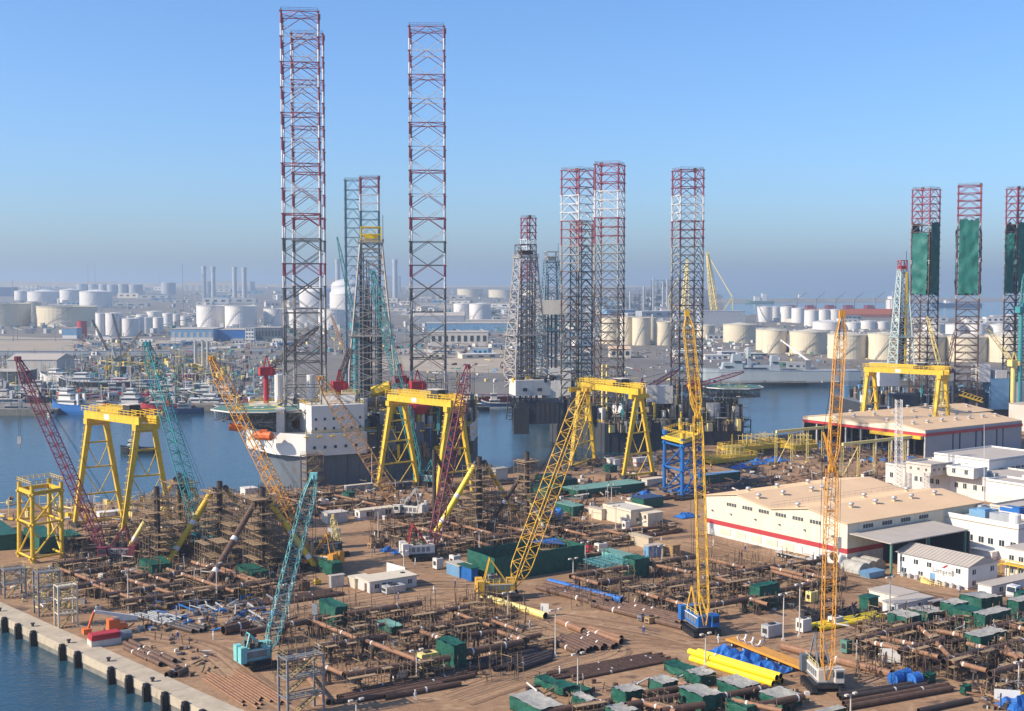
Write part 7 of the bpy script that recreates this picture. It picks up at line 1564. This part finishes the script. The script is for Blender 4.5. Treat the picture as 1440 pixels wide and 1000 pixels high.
o = G(1100, 935); t = thing('flatbed_trailer', 'orange flatbed trailer left of the orange crane', 'trailer', o); dv_ = (G(1135, 955)-G(1028, 912)); L_ = dv_.length; dn = dv_.normalized(); a_ = math.atan2(dn.y, dn.x); c = (G(1135, 948)+G(1028, 906))/2; k = MB(); k.box(c+Zv*1.0, (L_, 3, .45), a_); k.build('flatbed', 'crane_orange', t)
s_ = Vector((-dn.y, dn.x, 0))
for i in range(6):
    for sg in (-1, 1): wheel(t, c+dn*(-L_*.42+i*L_*.16)+s_*sg*1.2+Zv*.5, s_)
for i, (f_, h) in enumerate(((-.35, 1.6), (-.25, 2.0), (-.15, 1.4))):
    p = c+dn*L_*f_+Zv*1.45; k = MB()
    for j in range(7): a0, a1 = math.pi*(1+j/7), math.pi*(1+(j+1)/7); k.bar(p+s_*math.cos(a0)*1.1+Zv*(1.2+math.sin(a0)*1.1), p+s_*math.cos(a1)*1.1+Zv*(1.2+math.sin(a1)*1.1), .22, 4)
    k.box(p, (.6, .6, .3), a_); solo(k, 'pipe_saddle', 'clean_white', 'white curved pipe saddle standing on the orange trailer, %s' % ORD[i], 'saddle', 'pipe saddles on the trailer')
# orange trailer by crane, covered bundles near canopy
for i, (x, y) in enumerate(((1203, 803), (1214, 800), (1224, 797))):
    c = G(x, y); k = MB(); n_ = 10
    for j in range(n_): a0, a1 = math.pi*j/n_, math.pi*(j+1)/n_; k.add([c+U*(math.cos(a0)*2.4)+V*(-3)+Zv*(math.sin(a0)*2.6), c+U*(math.cos(a1)*2.4)-V*3+Zv*(math.sin(a1)*2.6), c+U*(math.cos(a1)*2.4)+V*3+Zv*(math.sin(a1)*2.6), c+U*(math.cos(a0)*2.4)+V*3+Zv*(math.sin(a0)*2.6)], [(0, 1, 2, 3)])
    for s in (-3, 3): k.add([c+U*(math.cos(math.pi*j/n_)*2.4)+V*s+Zv*(math.sin(math.pi*j/n_)*2.6) for j in range(n_+1)], [tuple(range(n_+1))])
    solo(k, 'covered_bundle', 'tarp_roof', 'grey covered rounded bundle under the canopy edge, %s' % ('left', 'middle', 'right')[i], 'bundle', 'covered bundles by the canopy')
o = G(1226, 811); k = MB(); k.prism([(p.x, p.y) for p in (at(o, -2.5, -1.5, 0), at(o, 2.5, -1.5, 0), at(o, 2.5, 1.5, 0), at(o, -2.5, 1.5, 0))], .1, 1.6, top=[(p.x, p.y) for p in (at(o, -3.2, -1.7, 0), at(o, 3.2, -1.7, 0), at(o, 3.2, 1.7, 0), at(o, -3.2, 1.7, 0))]); solo(k, 'waste_skip', 'light_blue', 'blue waste skip in front of the canopy', 'skip')
# lamp posts
def lamp(label, px, yb, yt, heads=2):
    b = G(px, yb); h = P(px, yt, b.y).z; t = thing('lamp_post', label, 'lamp post', b, 'lamp posts in the yard')
    k = MB(); k.bar(b, b+Zv*h, .17, 8, r2=.1); k.box(b, (.6, .6, .5)); k.build('pole', 'pale_wall', t)
    k = MB(); k.bar(b+Zv*h-U*1, b+Zv*h+U*1, .07, 4); k.build('cross_arm', 'steel', t)
    for s in ((-1, 1) if heads == 2 else (0,)): k = MB(); k.box(b+Zv*(h-.05)+U*s, (.75, .5, .3), UA); k.build('lamp_head', 'pale_wall', t)
for i, (x, yb, yt, where) in enumerate(((180.5, 862, 803, 'left of the scaffold pipe frame'), (305, 848, 793, 'beside the long brown strut'), (407, 873, 822, 'behind the turquoise boom'), (586, 960, 915, 'in the centre foreground frame'), (714, 878, 834, 'by the pale yellow pipe'), (781, 924, 858, 'by the row of dark pipes'), (812.5, 972, 920, 'among the bottom green tents'), (992, 938, 892, 'above the bright yellow pipes'), (1101.5, 901, 836, 'right of the blue bodied crane'), (1124, 896, 822, 'beside the low yellow pipe stack'), (1251, 868, 812, 'in front of the low cabin complex'), (1196, 1010, 977, 'at the bottom edge beside the orange crane'), (1432, 973, 931, 'at the right edge'), (501, 1010, 985, 'at the bottom edge left of centre'), (806, 812, 786, 'at the green enclosure corner'), (823, 800, 763, 'against the green enclosure end'), (532, 760, 716, 'on the yard road'), (674, 788, 748, 'behind the green enclosure'), (866, 745, 712, 'in front of the cream office'), (860, 706, 682, 'beside the long green shelter'), (523, 686, 630, 'before the rig hull'), (931, 796, 768, 'near the tan container'), (568, 800, 776, 'behind the pale portable office'), (903, 760, 735, 'near the cream office corner'))):
    lamp('tall pale lamp post %s' % where, x, yb, yt)
# people: one continuous skinned figure each
def person(label, px, py, cloth, yaw=0.0, pose=0):
    b = G(px, py); c, s = math.cos(yaw), math.sin(yaw); sw = .18 if pose else .02
    J = [((0, 0, .95), .15), ((0, 0, 1.2), .15), ((0, 0, 1.42), .16), ((0, 0, 1.55), .07), ((.01, 0, 1.66), .10), ((.01, 0, 1.78), .08),
         ((0, .19, 1.40), .07), ((.04, .24, 1.12), .055), ((.14, .22, .88), .04), ((0, -.19, 1.40), .07), ((-.03, -.24, 1.12), .055), ((.06, -.23, .88), .04),
         ((0, .10, .88), .10), ((sw, .11, .48), .075), ((sw*.6, .11, .08), .05), ((sw*.6+.18, .11, .04), .045), ((0, -.10, .88), .10), ((-sw, -.11, .48), .075), ((-sw*1.6, -.11, .08), .05), ((-sw*1.6+.18, -.11, .04), .045)]
    E = [(0, 1), (1, 2), (2, 3), (3, 4), (4, 5), (2, 6), (6, 7), (7, 8), (2, 9), (9, 10), (10, 11), (0, 12), (12, 13), (13, 14), (14, 15), (0, 16), (16, 17), (17, 18), (18, 19)]
    me = bpy.data.meshes.new('person'); me.from_pydata([(p[0]*c-p[1]*s, p[0]*s+p[1]*c, p[2]) for p, _ in J], E, []); o = bpy.data.objects.new('person', me); COL.objects.link(o); o.location = b
    md = o.modifiers.new('skin', 'SKIN'); 
    for i, (_, r) in enumerate(J): me.skin_vertices[0].data[i].radius = (r, r)
    me.skin_vertices[0].data[0].use_root = True
    o.modifiers.new('sub', 'SUBSURF').levels = 1; me.materials.append(MATS[cloth]); tag(o, label, 'person', 'workers in the yard')
    k = MB(); k.lathe(b.x+.01, b.y, [(.17, 1.74), (.125, 1.76), (.12, 1.84), (.07, 1.90), (0, 1.91)], 10); h = MB(); h = k.build('hard_hat', 'clean_white'); h.data.transform(Matrix.Translation(-b)); h.parent = o
for i, a in enumerate((('worker in pale clothes walking left of the bottom green tents', 787, 951, 'cloth_white', .5, 1), ('worker in dark blue standing on the yard road', 526.5, 779, 'cloth_blue', 1, 0), ('worker in grey by the white crane body', 584, 985, 'cloth_white', 2, 1), ('worker by the warehouse fence, left', 1048, 776, 'cloth_blue', 2, 1), ('worker standing by the flatbed trailer', 1113.5, 796, 'cloth_blue', 1, 0), ('worker walking in front of the flatbed cab', 1143, 803, 'cloth_blue', .3, 1), ('worker in white by the site office steps', 1350, 834, 'cloth_blue', .3, 1), ('worker near the white crawler body on the road', 584, 795, 'cloth_white', .3, 1), ('worker in light clothes on the road by the warehouse', 1003, 768, 'cloth_white', .3, 1))): person(*a)
wr = random.Random(5); wk = 0
for (px, py, where) in ((640, 868, 'beside the stub columns'), (700, 905, 'right of the foreground grid'), (905, 893, 'on the lane by the long pipes'), (745, 885, 'near the lamp post lane'), (470, 905, 'inside the foreground grid'), (540, 915, 'under the cross pipes'), (990, 800, 'in the middle right grid'), (1175, 850, 'on the road behind the orange boom'), (1230, 840, 'near the skip'), (300, 900, 'on the lane left of the turquoise crane'), (250, 900, 'near the scrap rows'), (610, 835, 'on the road by the enclosure'), (640, 826, 'right by the blue containers'), (930, 765, 'by the cream office road'), (1075, 905, 'by the orange trailer'), (1290, 940, 'before the right pipe grid'), (560, 845, 'on the lane behind the grid'), (1010, 905, 'beside the blue crane tracks')):
    person('worker in %s clothes %s' % (('dark blue', 'pale')[wk % 2], where), px, py, ('cloth_blue', 'cloth_white')[wk % 2], wr.uniform(0, 6), wk % 3 > 0); wk += 1
# warehouse fence
t = thing('post_fence', 'thin post and wire fence along the cream warehouse front', 'fence', G(995, 762))
a, b = G(993, 762), G(1085, 783)
for i in range(13): k = MB(); p = a+(b-a)*i/12; k.bar(p, p+Zv*2.0, .06, 4); k.build('post', 'steel', t)
k = MB(); [k.bar(a+Zv*z, b+Zv*z, .025, 3) for z in (.6, 1.2, 1.9)]; k.build('wire', 'steel', t)
# white fence boards by the portable offices
for i in range(4): a = G(544+i*6.5, 804+i*1.9); k = MB(); b = a+(-V)*1.5+U*.0; e = G(544+(i+.95)*6.5, 804+(i+.95)*1.9); c = (a+e)/2; d = e-a; k.box(c, (d.length, .1, 2.4), math.atan2(d.y, d.x)); k.box(c, (.1, .8, .2), math.atan2(d.y, d.x)); solo(k, 'white_board', 'clean_white', 'white fence board in the row behind the pale portable offices', 'board', 'white fence boards')
for i, (x, y, w_, h) in enumerate(((1252, 935, 3.6, 2.6), (766, 866, 1.8, 2.2), (1416, 990, 4.2, 2))):
    c = G(x, y); k = MB(); k.box(c+Zv*.5, (w_, .12, h), -.25); 
    for s in (-.4, .4): k.bar(c+Vector((s*w_, 0, 0)), c+Vector((s*w_, 0, h)), .07, 4); k.bar(c+Vector((s*w_, .9, 0)), c+Vector((s*w_, 0, h*.8)), .05, 4)
    solo(k, 'notice_board', 'clean_white', ('white notice board on legs by the right pipe frame', 'white board at the end of the pale yellow pipe', 'white board at the bottom right corner')[i], 'notice board')
# generators, welding sets and crates
cs = ((601, 938, 'yellow_pale', 3.6, 2, 2.6), (562, 954, 'white', 2.6, 1.6, 1.6), (578, 949, 'dark_steel', 2.2, 1.8, 1.8), (428, 830, 'rust_pipe', 2, 2, 2), (446, 822, 'yellow', 1.6, 1.2, 1), (553, 833, 'steel_light', 5, 3, 1.6), (566, 822, 'clean_white', 2.4, 2, 2.6), (1085, 895, 'steel_light', 4, 2, 2.4), (1130, 888, 'white', 2.6, 2, 2.6), (1142, 847, 'yellow_pale', 2.6, 1.6, 2.4), (1190, 918, 'deck_green', 1.6, 1.6, 2.4), (845, 775, 'white', 3, 2, 2), (828, 776, 'red', 1.6, 1.6, 1.6), (916, 876, 'wood', 2.6, 1.6, 1.2), (903, 873, 'steel', 1.6, 1.4, 1.0), (640, 798, 'white', 2.2, 2.2, 3), (526, 770, 'wood', 3, 2, 1.2), (600, 765, 'pale_wall', 2, 2, 2), (470, 770, 'steel_light', 2.6, 2.6, 5.2), (138, 862, 'steel_light', 1.1, 1.1, 1.4), (692, 835, 'steel', 1.8, 1.8, 4.4), (1175, 880, 'white', 2.6, 2.0, 1.8), (330, 838, 'white', 2, 1.6, 2), (339, 838, 'yellow', 1.6, 1.4, 1.4), (316, 842, 'wood', 3, 2, 1.6), (455, 712, 'clean_white', 3, 2, 2), (386, 712, 'white', 4, 2, 2), (616, 800, 'white', 2, 2, 2.6), (1430, 985, 'yellow', 2, 2, 1.2), (880, 745, 'clean_white', 1.6, 1.6, 2.4), (1158, 830, 'yellow', 2, 1.2, 1.2), (930, 742, 'dark_steel', 4, 2, 1.6), (945, 746, 'white', 1.6, 1.4, 1.4))
mn = {'yellow_pale': 'pale yellow', 'white': 'off white', 'dark_steel': 'dark grey', 'rust_pipe': 'rust brown', 'yellow': 'yellow', 'steel_light': 'light grey', 'clean_white': 'white', 'deck_green': 'green', 'red': 'red', 'wood': 'wooden', 'pale_wall': 'beige', 'steel': 'grey'}
for i, (x, y, m_, a, b, h) in enumerate(cs):
    c = G(x, y); t = thing('machine_box', '%s equipment box about %s of the picture, %s ground' % (mn[m_], 'the left third' if x < 480 else 'the middle' if x < 960 else 'the right third', 'on the rear' if y < 790 else 'on the middle' if y < 880 else 'on the front'), 'equipment box', c, 'equipment boxes standing about the yard')
    k = MB(); k.box(c+Zv*.2, (a, b, h), UA); k.build('housing', m_, t); k = MB(); k.box(c, (a*1.1, b*.4, .2), UA); k.box(c+Zv*(h+.2), (a*.4, b*.4, .25), UA); k.build('skid', 'dark_steel', t); k = MB(); k.box(c-U*(a/2+.02)+Zv*(h*.4), (.06, b*.6, h*.4), UA); k.build('louvre', 'dark_steel', t)
# uncountable yard litter
YS = ('rust_pipe', 'pipe_dark', 'scaffold', 'rust_pipe_light', 'steel', 'plank', 'dark_steel', 'white', 'pipe_dark', 'rust_pipe')
def yc(n_, x0, x1, y0, y1, sz, hz, seed, lab, mats=YS, poles=.18): tag(clutter('yard_litter', n_, x0, x1, y0, y1, sz, hz, mats, poles, seed), lab, 'litter')
yc(700, 90, 430, 735, 830, .75, 1.6, 71, 'scattered steel offcuts and timber below the left scaffolding', poles=.3)
yc(620, 340, 860, 690, 728, .85, 1.6, 72, 'scattered stores along the rear quay before the rigs')
yc(420, 520, 830, 722, 772, .7, 1.5, 73, 'scattered steel in the centre middle ground', poles=.3)
yc(420, 780, 1090, 640, 705, .9, 1.6, 74, 'scattered stores around the blue jacket')
yc(240, 195, 400, 845, 890, .7, 1.0, 75, 'steel offcuts on the ground left of the turquoise crane', ('steel', 'steel_light', 'blue', 'rust_pipe', 'pipe_dark', 'scaffold'))
yc(240, 1200, 1440, 875, 950, .6, 1.6, 76, 'props and timber under the right pipe frames', poles=.4)
yc(190, 470, 730, 860, 950, .45, .8, 77, 'blocks and timber under the foreground pipe frame', poles=.25)
yc(220, 820, 1180, 795, 860, .5, 1.0, 78, 'blocks and props under the middle right pipe frame', poles=.3)
yc(110, 640, 720, 845, 875, .5, 1.6, 79, 'rusty stub columns beside the pale yellow pipe', ('rust_pipe', 'wood', 'scaffold'), .5)
yc(130, 1130, 1240, 860, 876, .7, .9, 80, 'black scrap heap behind the low yellow pipe stack', ('black', 'dark_steel'), .1)
yc(120, 90, 300, 880, 960, .5, .7, 81, 'rope, bars and timber along the quay apron')
yc(260, 1080, 1260, 640, 690, .8, 1.3, 82, 'steel stock scattered before the open shed')
yc(170, 0, 130, 800, 860, .5, 1.0, 83, 'gratings and pale rails behind the quay stair towers', ('yellow_pale', 'steel', 'scaffold', 'pale_wall'), .4)
yc(150, 740, 1140, 960, 1000, .5, .9, 84, 'steel bits between the bottom green tents')
yc(160, 1380, 1445, 935, 1000, .5, .9, 85, 'steel bits at the right edge')
yc(120, 0, 250, 705, 735, 1.0, 2.0, 86, 'posts and rails along the rear left quay', ('yellow_pale', 'yellow', 'scaffold', 'rust_pipe', 'white'), .4)
SP = ('scaffold', 'leg_brown', 'plank', 'dark_steel')
for i, (x0, x1, y0, y1, n_, lab) in enumerate(((380, 740, 850, 960, 420, 'foreground pipe frame'), (800, 1190, 785, 860, 420, 'middle right pipe frame'), (1205, 1445, 870, 955, 380, 'right pipe frames'), (80, 430, 745, 850, 620, 'left pipe frames'), (520, 840, 700, 785, 480, 'centre pipe frames'), (340, 560, 690, 735, 220, 'rear pipe frames'))):
    yc(n_, x0, x1, y0, y1, .32, 1.5, 120+i, 'thin upright scaffold tubes standing about the '+lab, SP, .95)
# teal trusses on the pale green container, black rubber-like posts at rear left quay
o = G(872, 796, 3.4); t = thing('truss_bundle', 'bundle of teal lattice trusses on the pale green container', 'trusses', o)
for i in range(5): ca_, br = lattice(o-U*5+V*(i*1.7+1)+Zv*.4, o+U*5+V*(i*1.7+1)+Zv*(.6), [(0, .8), (1, .8)], 10, .06, .04); ca_.build('truss_chord', 'teal_light', t); br.build('truss_lacing', 'teal_light', t)
# ---------------------------------------------------------------- haze
m = bpy.data.materials.new('haze_air'); m.use_nodes = True; n = m.node_tree.nodes; n.remove(n['Principled BSDF']); vol = n.new('ShaderNodeVolumePrincipled')
vol.inputs['Density'].default_value = HAZE; vol.inputs['Color'].default_value = (.56, .70, .85, 1); vol.inputs['Anisotropy'].default_value = .2
m.node_tree.links.new(vol.outputs[0], n['Material Output'].inputs['Volume'])
k = MB(); k.box((0, 13500, -7), (40000, 31000, 215)); me = k.build('haze', 'white'); me.data.materials.clear(); me.data.materials.append(m); stuff(me)
for o in bpy.data.objects:
    for key in ('_o', '_dims'):
        if key in o: del o[key]
